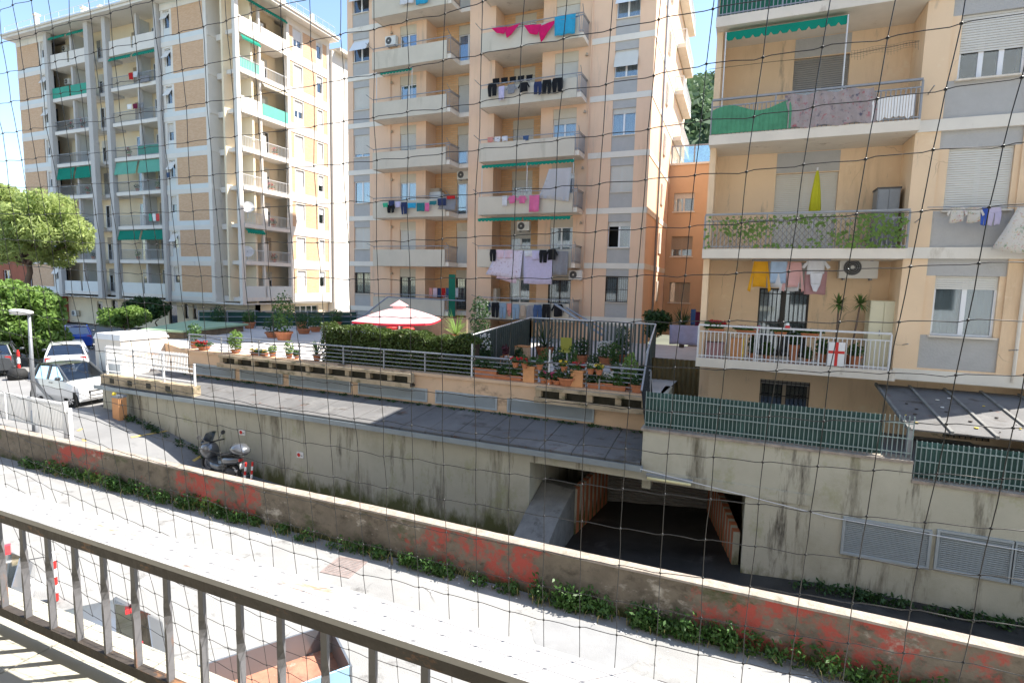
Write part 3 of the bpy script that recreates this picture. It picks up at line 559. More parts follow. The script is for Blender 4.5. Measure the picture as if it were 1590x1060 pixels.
# long sunny side
FS = side(LX); FSr = side(LX-1.5)
v0, vc, v1, vend = LY+.3, V(409), V(451), V(511)
MB().fbox(FSr, v0-.3, v1, 0, .2, 4.2, LT+.2).build('back_wall', 'yellow_wall', lb)
MB().fbox(FS, v1-.15, v1+.15, -.06, .3, 3.9, LT+.2).build('column', 'left_white', lb); MB().fbox(FS, vc-.09, vc+.09, .02, .25, 4.4, LT).build('column', 'left_white', lb); MB().fbox(FS, vend-.15, vend+.25, -.05, .3, 3.9, LT+.2).build('column', 'left_white', lb)
sideS = ['pale', 'rail', 'rail', 'rail', 'rail', 'wg', 'gr', 'white']
for k, z in enumerate(LZ):
    MB().fbox(FS, v0, v1-.15, -.1, 1.5, z-.22, z+.1).build('balcony_slab', 'left_white', lb); s_ = sideS[k]
    for p, q, side_ in ((v0, vc-.1, 0), (vc+.1, v1-.15, 1)):
        if s_ in ('pale', 'white') or (s_ == 'wg'): MB().fbox(FS, p, q, -.08, -.03, z+.1, z+1.08).build('parapet_panel', 'pale_panel' if s_ == 'pale' else ('left_white' if s_ == 'white' or side_ == 0 else 'green_panel_pale'), lb)
        else: railing(lb, FS, p, q, z+.1, .95, .16, 'iron_white', fill='green_panel_pale' if s_ == 'gr' and side_ == 0 else None)
    for q0, q1 in ((.12, .32), (.6, .8)):
        window(lb, FSr, v0+(v1-v0)*q0, v0+(v1-v0)*q1, z+.12, z+2.35, shut=random.choice([0, .35, 1]), d=-.09, sm=random.choice(['shutter', 'shutter_tan']), door=True)
    MB().fbox(FS, vc+.2, vc+.9, .5, 1.5, z+.1, z+1.7).build('storage_partition', 'left_white', lb)
    for a, b in ((v1+.15, vend-.15),):
        MB().fbox(FS, a, b, -.04, .3, z-.38, z+.42).build('band', 'left_white', lb)
        w1, w2, w3, w4 = V(460), V(473), V(495), V(503)
        for p, q in ((a, w1-.1), (w2+.1, w3-.1), (w4+.1, b)): MB().fbox(FS, p, q, 0, .3, z+.42, z+2.72).build('brick_wall', 'brick_left', lb)
        for p, q in ((w1, w2), (w3, w4)):
            MB().fbox(FS, p-.1, q+.1, .02, .3, z+.42, z+1.05).build('spandrel', 'left_white', lb); MB().fbox(FS, p-.1, q+.1, .02, .3, z+2.55, z+2.72).build('window_head', 'left_white', lb)
            for e0, e1 in ((p-.1, p), (q, q+.1)): MB().fbox(FS, e0, e1, .02, .3, z+1.05, z+2.55).build('jamb', 'left_white', lb)
            window(lb, FS, p, q, z+1.05, z+2.55, shut=random.choice([.2, .6, 1, 1, .4]), sm='shutter_white', nv=1 if q-p < .9 else 2)
awning(lb, FS, v0+.1, v1-.2, LZ[7]+2.8, .25, .25); awning(lb, FS, v0+.1, vc-.1, LZ[6]+2.8, .25, .3); awning(lb, FS, vc+.1, v1-.2, LZ[5]+2.8, .25, .2, 'parapet_beige'); awning(lb, FS, v0+.1, vc-.1, LZ[1]+2.8, .25, .25)
MB().fbox(FS, v1+.15, vend-.15, -.04, .3, LT-.38, LT+.2).build('band', 'left_white', lb)
# solid core, undercroft, roof
MB().box(uL+.3, LX-1.75, LY+1.75, LY+10.2, 4.2, LT).build('core', 'yellow_wall', lb); MB().box(uL, uL+.29, LY+.3, LY+10.5, 4.2, LT+.2).build('gable_wall', 'left_white', lb)
MB().box(uL, LX-.04, LY+.02, vend, 3.88, 4.0).build('soffit', 'left_white', lb)
MB().fbox(FS, v1+.15, vend, .32, .5, 4.0, LT).build('inner_wall', 'left_white', lb)
G0 = front(LY+1.9)
gw = [(U(108), U(117), 2.5, 3.4), (U(131), U(141), 2.0, 3.6), (U(163), U(169), 2.0, 3.6), (U(222), U(236), 1.6, 3.7), (U(247), U(254), 2.2, 3.6), (U(261), U(268), 2.2, 3.6), (U(290), U(302), 2.3, 3.4)]
MB().wall(G0, uL, LX-.5, 1.0, 3.88, 0, .3, holes=gw).build('ground_floor_wall', 'yellow_wall', lb)
for g in gw: window(lb, G0, *g, shut=random.choice([0, .3]), nv=1, fm='frame_dark', curtain=None)
GS = side(LX-.5)
gs = [(V(424), V(440), 1.6, 3.5), (V(461), V(498), 1.5, 3.6)]
MB().wall(GS, LY+1.9, vend+.2, 1.0, 3.88, 0, .3, holes=gs).build('ground_floor_wall', 'yellow_wall', lb)
window(lb, GS, *gs[0], nv=2, curtain=None, name='shop_window'); window(lb, GS, *gs[1], nv=4, curtain='pale_panel', name='shop_window')
MB().box(uL-.5, LX+.9, LY-.9, vend+.6, LT+.2, LT+.42).build('roof_slab', 'left_white', lb); MB().box(uL-.6, LX+1.0, LY-1.0, vend+.7, LT+.42, LT+.58).build('roof_edge', 'slab_white', lb)
m = MB()
for a, b in (((uL-.3, LY-.7), (LX+.7, LY-.7)), ((LX+.7, LY-.7), (LX+.7, vend+.3))):
    for h in (.9, 1.4): m.tube([(*a, LT+h), (*b, LT+h)], .02, 4)
    n = 14
    for k in range(n+1):
        p = (a[0]+(b[0]-a[0])*k/n, a[1]+(b[1]-a[1])*k/n); m.tube([(*p, LT+.5), (*p, LT+1.4)], .02, 4)
m.build('roof_railing', 'iron_white', lb)
for px, hh in ((65, 1.6), (137, 1.0), (163, .7)):
    u = U(px); MB().box(u-.5, u+.5, LY+.2, LY+1.0, LT+.58, LT+.9).box(u-.15, u+.15, LY+.4, LY+.7, LT+.9, LT+.9+hh).box(u-.25, u+.25, LY+.3, LY+.8, LT+.9+hh, LT+1.05+hh).build('chimney', 'left_white', lb)
for vy in (LY+6, vend-1.0):
    MB().box(LX-1.4, LX-.5, vy-.4, vy+.4, LT+.58, LT+1.2).box(LX-1.1, LX-.8, vy-.15, vy+.15, LT+1.2, LT+2.3).build('chimney', 'left_white', lb)
MB().box(U(178)-.2, U(225), LY+1.5, LY+6, LT+.58, LT+3.4).build('roof_house', 'left_white', lb)
wg = thing('white_wing', 'plain white wing of the far left block seen beside its sunny side', 'building', (-40, 48, 1.2))
MB().box(LX-6, LX+.3, vend+.3, vend+7, 1.2, LT-.6).build('wall', 'left_white', wg)
for z in LZ: window(wg, side(LX+.45), vend+2.2, vend+3.2, z+1, z+2.3, shut=.7, sm='shutter_white')
MB().box(LX-6.2, LX+1.0, vend+.7, vend+7.4, LT-.6, LT-.3).build('roof', 'slab_white', wg)
# ---------------------------------------------------------------- central block
CYF = 31.0; CXL, CXR = -25.5, -5.0
cb = thing('peach_tower_block', 'tall peach apartment block with laundry hung on beige balconies in the centre', 'apartment block', (-15, 36, 2.8))
C_ = lambda px, y=250: at(px, y, Y=CYF).x
CK = [4.29+3.1*k for k in range(9)]; CT = 32.6
FC = front(CYF)
sL0, sL1, sR0, sR1 = C_(549), C_(574), C_(948), C_(984)
b1a, b1m, b1b = C_(601), C_(661), C_(727); b2a, b2m, b2b = C_(766), C_(838), C_(909)
rec = 1.25
holes = []
for z in CK: holes += [(sL0, sL1, z-.6, z+2.5), (sR0, sR1, z-.6, z+2.5)]
m = MB(); m.wall(FC, CXL, b1a, 2.8, CT, 0, .35, holes=[(sL0, sL1, 2.8, CT)]); m.wall(FC, b2b, CXR, 2.8, CT, 0, .35, holes=[(sR0, sR1, 2.8, CT)])
wA1 = (C_(621), C_(646)); wB1 = (C_(690), C_(716)); wB2 = (C_(791), C_(823)); wA2 = (C_(857), C_(893))
m.wall(FC, b1a, b1m, 2.8, CT, 0, .35, holes=[(*wA1, z+.1, z+2.75) for z in CK]); m.wall(FC, b1b, b2a, 2.8, CT, 0, rec, holes=[]); m.wall(FC, b2m, b2b, 2.8, CT, 0, .35, holes=[(*wA2, z+.1, z+2.75) for z in CK])
m.build('wall', 'peach_central', cb)
FCr = front(CYF+rec)
MB().wall(FCr, b1m-.2, b1b+.01, 2.8, CT, 0, .3, holes=[(wB1[0]-.15+.4, wB1[1]+.4, z+.1, z+2.75) for z in CK]).build('loggia_wall', 'brick_loggia', cb)
MB().wall(FCr, b2a-.01, b2m+.2, 2.8, CT, 0, .3, holes=[(wB2[0]-.35, wB2[1]-.3, z+.1, z+2.75) for z in CK]).build('loggia_wall', 'brick_loggia', cb)
for (x, y0) in ((b1m, 1), (b2m, -1)):
    MB().box(*( (x-.2, x) if y0 > 0 else (x, x+.2)), CYF+.35, CYF+rec, 2.8, CT).build('loggia_side', 'peach_central', cb)
stL = [('bars', 0), ('shut', 1), ('open', 0), ('part', .85), ('part', .98), ('proj', 0), ('proj', 0), ('proj', 0), ('shut', 1)]
stR = [('bars', 0), ('ajar', .18), ('shut', .95), ('open', .2), ('projl', 0), ('proj', 0), ('shut', 1), ('shut', 1), ('shut', 1)]
for k, z in enumerate(CK):
    for (a, b), (s_, f) in (((sL0, sL1), stL[k]), ((sR0, sR1), stR[k])):
        zt = CK[k+1] if k+1 < len(CK) else CT
        MB().fbox(FC, a, b, .03, .3, z-.6 if k else 2.8, z+.95).build('spandrel', 'grey_spandrel', cb); MB().fbox(FC, a, b, .03, .3, z+2.45, z+2.5 if k+1 < len(CK) else CT).build('spandrel', 'grey_spandrel', cb)
        MB().fbox(FC, a+.03, b-.03, -.06, .1, z+.95, z+.99).build('sill', 'slab_white', cb)
        window(cb, FC, a, b, z+.99, z+2.45, shut={'shut': 1, 'part': f, 'open': f, 'ajar': f, 'projl': .45, 'proj': .4, 'bars': 0}[s_], sm='shutter' if s_ != 'proj' else 'shutter_white', bars=s_ == 'bars', proj={'proj': .6, 'projl': .35}.get(s_, 0), fm='frame_dark' if s_ == 'bars' else 'frame_white', d=.12, open_leaf=s_ == 'ajar')
    for a, b in ((CXL, b1a-.2), (b2b+.1, CXR)):
        for p, q in ((a, min(b, sL0 if a == CXL else sR0)), ((sL0 if a == CXL else sR0), b)): MB().fbox(FC, p, q, -.035, 0 if not (p == sL0 or p == sR0) else .03, z-.2, z+.12).build('band', 'cream_band', cb)
# balcony doors: (bay window states per floor)
dA1 = [0, 1, 0, .45, 0, 0, 1, 1, 1]; dB1 = [0, 1, 0, .5, 1, 0, 1, 1, 1]; dB2 = [0, .25, .2, .85, .95, 0, 1, 1, 1]; dA2 = [0, 0, 0, .15, 1, .3, 1, 1, 1]
for k, z in enumerate(CK):
    for fr, (a, b), f, dk in ((FC, wA1, dA1[k], k == 0), (FCr, (wB1[0]+.25, wB1[1]+.4), dB1[k], k == 0), (FCr, (wB2[0]-.35, wB2[1]-.3), dB2[k], 0), (FC, wA2, dA2[k], k == 0)):
        window(cb, fr, a, b, z+.1, z+2.2, shut=f, sm='shutter', d=.1, door=True, fm='frame_dark' if dk else 'frame_white', bars=bool(dk), curtain='curtain_blue' if k == 5 else 'curtain')
        MB().fbox(fr, a, b, .03, .3, z+2.2, z+2.75).build('door_head', 'parapet_beige', cb)
BY_ = CYF-1.2
for k, z in enumerate(CK):
    for i, (a, b, e) in enumerate(((C_(597)+.9, C_(716)-.15, C_(728)), (b2a-.35, b2b-.05, b2b-.05))):
        if i == 0: a = C_(597)
        MB().box(a, b, BY_, CYF+(rec if 0 else 0), z-.2, z+.06).build('balcony_slab', 'slab_white', cb)
        MB().box(*((b1m, b1b) if i == 0 else (b2a, b2m)), CYF, CYF+rec, z-.2, z+.06).build('loggia_slab', 'slab_white', cb)
        rb = b-(.0 if i else .0)
        MB().box(a-.02, rb-.25, BY_-.06, BY_, z-.22, z+.84).build('parapet_panel', 'parapet_beige', cb)
        MB().box(a-.02, a+.04, BY_, CYF, z-.22, z+.84).build('parapet_return', 'parapet_beige', cb)
        m = MB().tube([(a, BY_-.03, z+1.05), (rb, BY_-.03, z+1.05), (rb, CYF, z+1.05)], .028, 6)
        for u in (a+.05, (a+rb)/2, rb-.3): m.tube([(u, BY_-.03, z+.84), (u, BY_-.03, z+1.05)], .015, 5)
        m.tube([(a, BY_, z+1.05), (a-.1, BY_-.6, z+1.2)], .018, 5); m.tube([(rb, BY_, z+1.05), (rb+.1, BY_-.6, z+1.2)], .018, 5)
        m.build('handrail', 'iron_grey', cb)
        railing(cb, side(rb), BY_, CYF-.02, z+.06, .95, .12, 'iron_grey', d=.03, name='side_railing'); railing(cb, front(BY_), rb-.24, rb-.02, z+.06, .9, .1, 'iron_grey', d=-.02, name='corner_railing')
aw = lambda a, b, k, o_, dr: [awning(cb, front(BY_+.1), a, (a+b)/2-.03, CK[k]+2.72, o_, dr), awning(cb, front(BY_+.1), (a+b)/2+.03, b, CK[k]+2.72, o_, dr)]
aw(b2a-.2, b2b-.3, 2, .1, .06); aw(b2a-.2, b2b-.3, 1, .5, .12); awning(cb, front(BY_+.1), C_(600)+.4, C_(655), CK[5]-.38+0, .1, .05)
for (a, k) in ((b2a-.18, 2), ((b2a+b2b)/2-.2, 2), (b2b-.35, 2), (C_(602), 4), (C_(655), 4)):
    MB().tube([(a, BY_+.02, CK[k]+.84), (a, BY_+.02, CK[k]+2.75)], .022, 5).build('awning_post', 'iron_white', cb)
m = MB(); mat('green_roll', (.0, .12, .07), .8, .1)
MB().box(C_(715)-.05, C_(725)-.05, BY_-.05, BY_-.0, CK[0]-.2, CK[0]+2.4).build('green_screen', 'green_roll', cb)
# right side wall in the sun and its projecting balconies
CBK = 47.5
MB().box(CXR-.3, CXR, CYF+.36, CBK, 2.8, CT).build('side_wall', 'peach_central', cb); MB().box(CXL, CXL+.3, CYF+.36, CBK, 2.8, CT).build('side_wall', 'peach_central', cb); MB().box(CXL+.3, CXR-.3, CBK-.3, CBK, 2.8, CT).build('rear_wall', 'peach_central', cb)
MB().box(CXL-.5, CXR+.5, CYF-.6, CBK+.5, CT, CT+.4).build('roof_slab', 'cream_band', cb)
MB().tube([(CXR+.08, CYF+3.6, 3), (CXR+.08, CYF+3.6, CT)], .06, 8).build('downpipe', 'iron_grey', cb)
FCs = side(CXR)
for k, z in enumerate(CK):
    MB().fbox(FCs, CYF, CBK, -.03, 0, z-.2, z+.12).build('band', 'cream_band', cb)
    if k >= 3:
        MB().box(CXR, CXR+.6, 40.5, 46.5, z-.2, z+.05).build('side_balcony_slab', 'slab_white', cb); railing(cb, side(CXR+.57), 40.5, 46.5, z+.05, .95, .16, 'iron_white', d=0, fill='cream_band' if k % 2 else None, name='side_railing')
        railing(cb, front(40.5), CXR, CXR+.57, z+.05, .95, .16, 'iron_white', d=0.0, name='side_railing')
    window(cb, side(CXR+.2), CYF+5.2, CYF+6, z+1, z+2.3, shut=1, sm='shutter')
for px_ in (607, 912): MB().tube([(C_(px_), CYF-.05, 3), (C_(px_), CYF-.05, CT)], .035, 6).build('downpipe', 'peach_central', cb)
for z in CK:
    for px_ in (610, 906): MB().lathe([(.01, 0), (.09, 0), (.05, .12), (.03, .16), (.01, .16)], (C_(px_), CYF-.12, z+2.35), 8).build('wall_lamp', 'shutter_tan', cb)
# slanting rail and awning edge at the foot
m = MB().tube([at(862, 472, Y=29.3), at(935, 520, Y=27.5)], .07, 6).tube([at(880, 478, Y=29.3), at(945, 516, Y=27.5)], .05, 6)
m.build('folded_awning_arm', 'iron_grey', cb)
m = MB().tube([at(602, 461, Y=29.3), at(545, 505, Y=27)], .05, 6).tube([at(602, 461, Y=29.3), at(722, 467, Y=29.3)], .04, 6); m.build('stair_rail', 'iron_grey', cb)
m = MB().tube([at(926, 500, Y=28.5), at(985, 507, Y=28.5)], .12, 6); m.build('rolled_awning', 'slab_white', cb)
# ---------------------------------------------------------------- ochre link building and glazed roof terrace
OY = 40.0; ob = thing('ochre_building', 'lower ochre building with shuttered windows between the two peach blocks', 'building', (0, 43, 2.8))
FO = front(OY); ow = []
for (x0, y0, x1, y1, s_) in ((1047, 300, 1077, 328, .3), (1043, 367, 1074, 398, .65), (1040, 438, 1070, 470, 1), (1047, 233, 1052, 240, 0)):
    if s_ == 0: continue
    p, q = at(x0, y0, Y=OY), at(x1, y1, Y=OY); ow.append((p.x, q.x, q.z, p.z, s_))
MB().wall(FO, CXR+.02, 6, 2.8, 14.65, 0, .3, holes=[w_[:4] for w_ in ow]).build('wall', 'ochre_wall', ob)
for a, b, c, d, s_ in ow:
    window(ob, FO, a, b, c, d, shut=s_, sm='shutter_tan' if s_ > .5 else 'shutter', fm='shutter'); MB().fbox(FO, a-.08, b+.08, -.08, .1, c-.08, c-.002).build('sill', 'cream_band', ob)
MB().box(CXR+.02, 6, OY+.3, OY+8, 14.3, 14.6).build('roof', 'roof_sheet', ob); MB().fbox(FO, CXR+.02, 6, -.1, .35, 14.65, 14.78).build('cornice', 'cream_band', ob)
m = MB()
for x in (-4.9, -3.4, -1.9, -.4): m.box(x-.04, x+.04, OY+.05, OY+.12, 14.78, 16.0)
m.box(-4.9, -.4, OY+.05, OY+.12, 15.92, 16.0); m.build('screen_frame', 'iron_grey', ob)
for x in (-4.9, -3.4, -1.9): MB().box(x+.05, x+1.45, OY+.07, OY+.1, 14.8, 15.9).build('glass_screen', 'glass_bright', ob)
# dim lower court between the blocks
# ---------------------------------------------------------------- right block
RY = 16.7; RXL, RXR, RT = -1.0, 7.4, 17.0
rb_ = thing('peach_block_near', 'near peach apartment block with deep balconies at the right', 'apartment block', (3, 20, 2.2))
R_ = lambda px, y=300: at(px, y, Y=RY).x
RK = [4.15, 7.25, 10.35, 13.45]; FR = front(RY); FRr = front(RY+1.15)
lgR = 3.82; wr0, wr1 = R_(1470, 280), R_(1572, 280)
sp0, sp1 = R_(1463, 280)-.12, R_(1572, 280)+.12
m = MB(); m.wall(FR, lgR, RXR, 4.0, RT, 0, .35, holes=[(sp0, sp1, 4.3, RT-.3)]); m.build('wall', 'peach_right', rb_)
dr_ = [(1190, 1270, .08, 2.1), (1203, 1300, .08, 2.3), (1218, 1302, 1.0, 2.35), (1218, 1300, .1, 2.3)]
dspec = []
for k, z in enumerate(RK):
    a = at(dr_[k][0], 300, Y=RY+1.15).x; b = at(dr_[k][1], 300, Y=RY+1.15).x; dspec.append((a, b, z+dr_[k][2], z+dr_[k][3]))
MB().wall(FRr, RXL, lgR+.3, 4.0, RT, 0, .3, holes=dspec).build('loggia_wall', 'peach_right', rb_)
MB().box(lgR, lgR+.25, RY+.35, RY+1.15, 4.0, RT).build('loggia_side', 'peach_right', rb_)
MB().box(RXL, RXL+.16, RY+.02, RY+1.15, 4.0, RT).build('end_wall', 'peach_right', rb_)
MB().box(RXL-.0, RXL+.3, RY+1.46, RY+22, 2.2, RT).build('side_wall', 'peach_right', rb_); MB().box(RXR-.3, RXR, RY+.35, RY+22, 2.2, RT).build('side_wall', 'peach_right', rb_); MB().box(RXL+.3, RXR-.3, RY+21.7, RY+22, 2.2, RT).build('rear_wall', 'peach_right', rb_)
MB().box(RXL-.0, RXR, RY-.0, RY+22, RT, RT+.3).build('roof_slab', 'cream_band', rb_)
SLF = -.32
for k, z in enumerate(RK):
    MB().fbox(FR, RXL-.02, lgR-.01, SLF, 1.15, z-.2, z+.05).build('balcony_slab', 'slab_white', rb_); MB().fbox(FR, RXL-.03, lgR-.005, SLF-.03, SLF, z-.2, z+.06).build('slab_edge', 'slab_white', rb_)
    MB().fbox(FR, lgR, RXR, -.04, 0, z-.18, z+.1).build('band', 'cream_band', rb_); MB().fbox(FR, sp0, sp1, .0, .05, z-.18, z+.1).build('band', 'cream_band', rb_)
    zt = RK[k+1] if k < 3 else RT
    MB().fbox(FR, sp0, sp1, .05, .32, z+.1, z+1.0).build('spandrel', 'grey_spandrel', rb_); MB().fbox(FR, sp0, sp1, .05, .32, z+2.5, min(zt-.18, RT-.3)).build('spandrel', 'grey_spandrel', rb_)
    for e0, e1 in ((sp0, wr0), (wr1, sp1)): MB().fbox(FR, e0, e1, .05, .32, z+1.0, z+2.5).build('jamb', 'peach_right', rb_)
    MB().fbox(FR, wr0-.05, wr1+.05, -.06, .15, z+.96, z+1.0).build('sill', 'slab_white', rb_)
    window(rb_, FR, wr0, wr1, z+1.0, z+2.5, shut=[.22, 1, .58, 1][k], sm='shutter', d=.12, nv=[2, 2, 3, 2][k], curtain='curtain' if k != 2 else None)
    a, b, c, d = dspec[k]
    window(rb_, FRr, a, b, c, d, shut=[0, 1, .6, 1][k], sm=['shutter', 'shutter', 'shutter_grey', 'shutter'][k], d=.1, nv=2, bars=k == 0, fm='frame_dark' if k == 0 else 'frame_white', door=k != 2, curtain='curtain' if k == 0 else 'curtain_blue' if k == 2 else None)
    MB().fbox(FRr, a, b, -.012, -.0, d+.02, min(d+.75, z+2.88)).build('lintel_panel', 'grey_spandrel', rb_)
DR = SLF-.0
# ground-floor white railing: each baluster its own piece
def baluster_rail(name, parent, fr, u0, u1, z, h, n, mtl, d, top=.05, rr=.011):
    m = MB().fbox(fr, u0, u1, d-.03, d+.04, z+h-top, z+h); m.fbox(fr, u0, u1, d-.01, d+.02, z+.06, z+.09); m.fbox(fr, u0, u1, d-.01, d+.02, z+h-.22, z+h-.19)
    o = m.build(name, mtl, parent); me = None
    for k in range(n+1):
        u = u0+.02+(u1-u0-.04)*k/n
        if me is None:
            b = MB().fbox(fr, u-rr, u+rr, d-.008, d+.014, z+.0, z+h-.2).build('baluster', mtl, o); me = b; ub = u
        else:
            b = me.copy(); COL.objects.link(b); b.location = Vector(fr(u, 0, 0))-Vector(fr(ub, 0, 0))
    for q in (0, .33, .66, 1):
        u = u0+(u1-u0)*q; MB().fbox(fr, u-.02, u+.02, d-.02, d+.03, z, z+h-top).build('post', mtl, o)
    return o
baluster_rail('balcony_railing', rb_, FR, RXL, lgR-.15, RK[0]+.05, .98, 44, 'iron_white', SLF+.02)
baluster_rail('balcony_railing', rb_, FR, RXL, lgR-.02, RK[1]+.05, .98, 46, 'iron_grey', SLF+.02)
baluster_rail('balcony_railing', rb_, FR, RXL, lgR-.02, RK[2]+.05, .98, 46, 'iron_grey', SLF+.02)
o = baluster_rail('balcony_railing', rb_, FR, RXL, lgR-.02, RK[3]+.05, .98, 46, 'iron_grey', SLF+.02)
mat('green_corr', (.02, .16, .1), .6, .2, 2)
m = MB(); n = 110; rows = [[FR(RXL+.05+(lgR-RXL-.1)*k/n, SLF+.06+.018*math.sin(k*1.57), z) for k in range(n+1)] for z in (RK[3]+.1, RK[3]+.95)]
m.add(rows[0]+rows[1], [(k, k+1, n+2+k, n+1+k) for k in range(n)]); m.build('corrugated_screen', 'green_corr', o)
# screens on the third balcony: green sheet, patterned cloth, torn white board
sc = lambda px, y=180: at(px, y, Y=RY+SLF).x
mat('green_sheet', (.07, .26, .14), .7, .25, 3, .2)
o3 = thing('green_screen_sheet', 'faded green plastic sheet tied to the third balcony railing', 'screen', FR(RXL, SLF, RK[2]))
m = MB(); n = 60; u0, u1 = RXL+.02, sc(1230)
rows = [[FR(u0+(u1-u0)*k/n, SLF-.03+.012*math.sin(k*1.8), z0+(0 if z0 < RK[2]+.5 else .1*math.sin(k*.13))) for k in range(n+1)] for z0 in (RK[2]+.08, RK[2]+.72)]
m.add(rows[0]+rows[1], [(k, k+1, n+2+k, n+1+k) for k in range(n)]); m.build('sheet', 'green_sheet', o3)
mat('patterned', (.33, .28, .27), .9, .15, 5, stain=[((.35, .08, .1), .3, (9, 9, 9)), ((.06, .06, .1), .3, (7, 7, 7))])
o3 = thing('patterned_cloth', 'grey cloth with dark red pattern hung along the third balcony railing', 'cloth', FR(1, SLF, RK[2]))
m = MB(); u0, u1 = sc(1232)-.25, sc(1352)
rows = [[FR(u0+(u1-u0)*k/n+(.0 if z0 > RK[2]+.5 else .12), SLF-.045+.02*math.sin(k*.9), z0+.03*math.sin(k*.31)) for k in range(n+1)] for z0 in (RK[2]+.08, RK[2]+.5, RK[2]+.92)]
m.add(rows[0]+rows[1]+rows[2], [(j*(n+1)+k, j*(n+1)+k+1, j*(n+1)+n+2+k, j*(n+1)+n+1+k) for j in (0, 1) for k in range(n)]); m.build('cloth', 'patterned', o3)
o3 = thing('torn_white_board', 'torn white corrugated board fixed to the third balcony railing', 'screen', FR(3.3, SLF, RK[2]))
m = MB(); a, b = sc(1348), sc(1418); n = 16
lo_ = [RK[2]+.12+random.uniform(-.04, .06)+(.25 if k == 0 else 0) for k in range(n+1)]; hi_ = [RK[2]+.66+random.uniform(-.02, .02)-(.2 if k < 1 else .12*(k < 2)) for k in range(n+1)]
for k in range(n): m.hexa([FR(a+(b-a)*k/n, SLF-.03, lo_[k]), FR(a+(b-a)*(k+1)/n-.012, SLF-.03, lo_[k+1]), FR(a+(b-a)*(k+1)/n-.012, SLF-.015, lo_[k+1]), FR(a+(b-a)*k/n, SLF-.015, lo_[k]), FR(a+(b-a)*k/n, SLF-.03, hi_[k]), FR(a+(b-a)*(k+1)/n-.012, SLF-.03, hi_[k+1]), FR(a+(b-a)*(k+1)/n-.012, SLF-.015, hi_[k+1]), FR(a+(b-a)*k/n, SLF-.015, hi_[k])])
m.build('board', 'white_paint', o3)
awning(rb_, FR, RXL+.25, at(1316, 25, Y=RY).x, RK[2]+2.86, .28, .12, valance=.22)
for u in (RXL+.25, at(1316, 25, Y=RY).x-.02): MB().tube([FR(u, -.3, RK[2]+.1), FR(u, -.3, RK[2]+2.75)], .018, 5).build('awning_post', 'iron_white', rb_)
MB().tube([FR(sp1+.32, -.06, 4.1), FR(sp1+.32, -.06, RT)], .04, 8).build('downpipe', 'slab_white', rb_)
for k, z in enumerate(RK):
    for u in (sp0-.35, sp1+.2): MB().tube([FR(u, -.01, z+.72), FR(u, -.45, z+.78)], .014, 5).build('line_bracket', 'iron_grey', rb_)
# below the first balcony: court wall with windows
GWY = RY+1.2; FG = front(GWY); gg = [(at(1180, 600, Y=GWY).x, at(1258, 600, Y=GWY).x, 2.55, 3.5), (at(1465, 660, Y=GWY).x, at(1540, 660, Y=GWY).x, 2.3, 3.25)]
MB().wall(FG, RXL+.3, RXR-.3, 2.0, 4.0, 0, .3, holes=gg).build('ground_floor_wall', 'peach_right', rb_)
for g in gg: window(rb_, FG, *g, bars=True, nv=2, fm='shutter_tan', curtain=None, shut=.15, sm='shutter_grey')
MB().fbox(FR, lgR, RXR, 0, 1.2, 3.95, 4.0).build('soffit', 'cream_band', rb_)
# lean-to roof over the court at right
ls = thing('lean_to_roof', 'grey lean-to sheet roof strewn with leaves under the right block', 'roof', (5.5, 15.2, 3.2))
zt, zb_, xl = 3.72, 3.28, 3.55
for k in range(6):
    a = xl+k*.75; m = MB().hexa([(a+.03, 13.75, zb_), (a+.74, 13.75, zb_), (a+.74, RY+.3, zt), (a+.03, RY+.3, zt), (a+.03, 13.75, zb_+.03), (a+.74, 13.75, zb_+.03), (a+.74, RY+.3, zt+.03), (a+.03, RY+.3, zt+.03)]); m.build('roof_panel', 'roof_sheet', ls)
    m = MB().hexa([(a-.03, 13.73, zb_), (a+.03, 13.73, zb_), (a+.03, RY+.3, zt), (a-.03, RY+.3, zt), (a-.03, 13.73, zb_+.07), (a+.03, 13.73, zb_+.07), (a+.03, RY+.3, zt+.07), (a-.03, RY+.3, zt+.07)]); m.build('batten', 'conc_dark', ls)
for k in range(26):
    x, t = random.uniform(xl+.1, 6.5), random.uniform(.03, .9); z = zb_+(zt-zb_)*t+.035+.01
    y = 13.75+(RY+.3-13.75)*t; s_ = random.uniform(.015, .05); a_ = random.uniform(0, 6)
    MB().lathe([(0, 0), (s_, .0), (s_*.9, .012), (0, .016)], (x, y, z), 6).build('fallen_leaf', random.choice(['shutter', 'flower_yellow', 'soil', 'white_paint', 'soil']), ls)
for x in (3.6, 5.8): MB().box(x-.05, x+.05, 13.8, 13.9, 2.2, zb_).build('post', 'iron_grey', ls)
# green slatted fences
def green_fence(label, x0, x1, z0, z1, fade=None):
    t = thing('slatted_fence', label, 'fence', ((x0+x1)/2, 13.62, z0))
    MB().box(x0, x1 if not fade else fade, 13.66, 13.67, z0+.02, z1-.02).build('backing_sheet', 'fence_green', t)
    for q in (.12, .46, .82): MB().box(x0, x1, 13.59, 13.6, z0+(z1-z0)*q, z0+(z1-z0)*q+.025).build('crossbar', 'fence_bar', t)
    n = int((x1-x0)/.088); me = None
    for k in range(n+1):
        x = x0+k*(x1-x0)/n
        if me is None: me = MB().box(x-.008, x+.008, 13.605, 13.63, z0, z1).build('bar', 'fence_bar', t)
        else:
            b = me.copy(); COL.objects.link(b); b.location = (x-x0, 0, 0)
green_fence('long green slatted fence on the wall above the garage entrance', -1.98, 3.6, 2.69, 3.6, fade=3.05)
green_fence('lower green slatted fence at the right edge beside the lean-to', 3.68, 9, 2.29, 3.1)
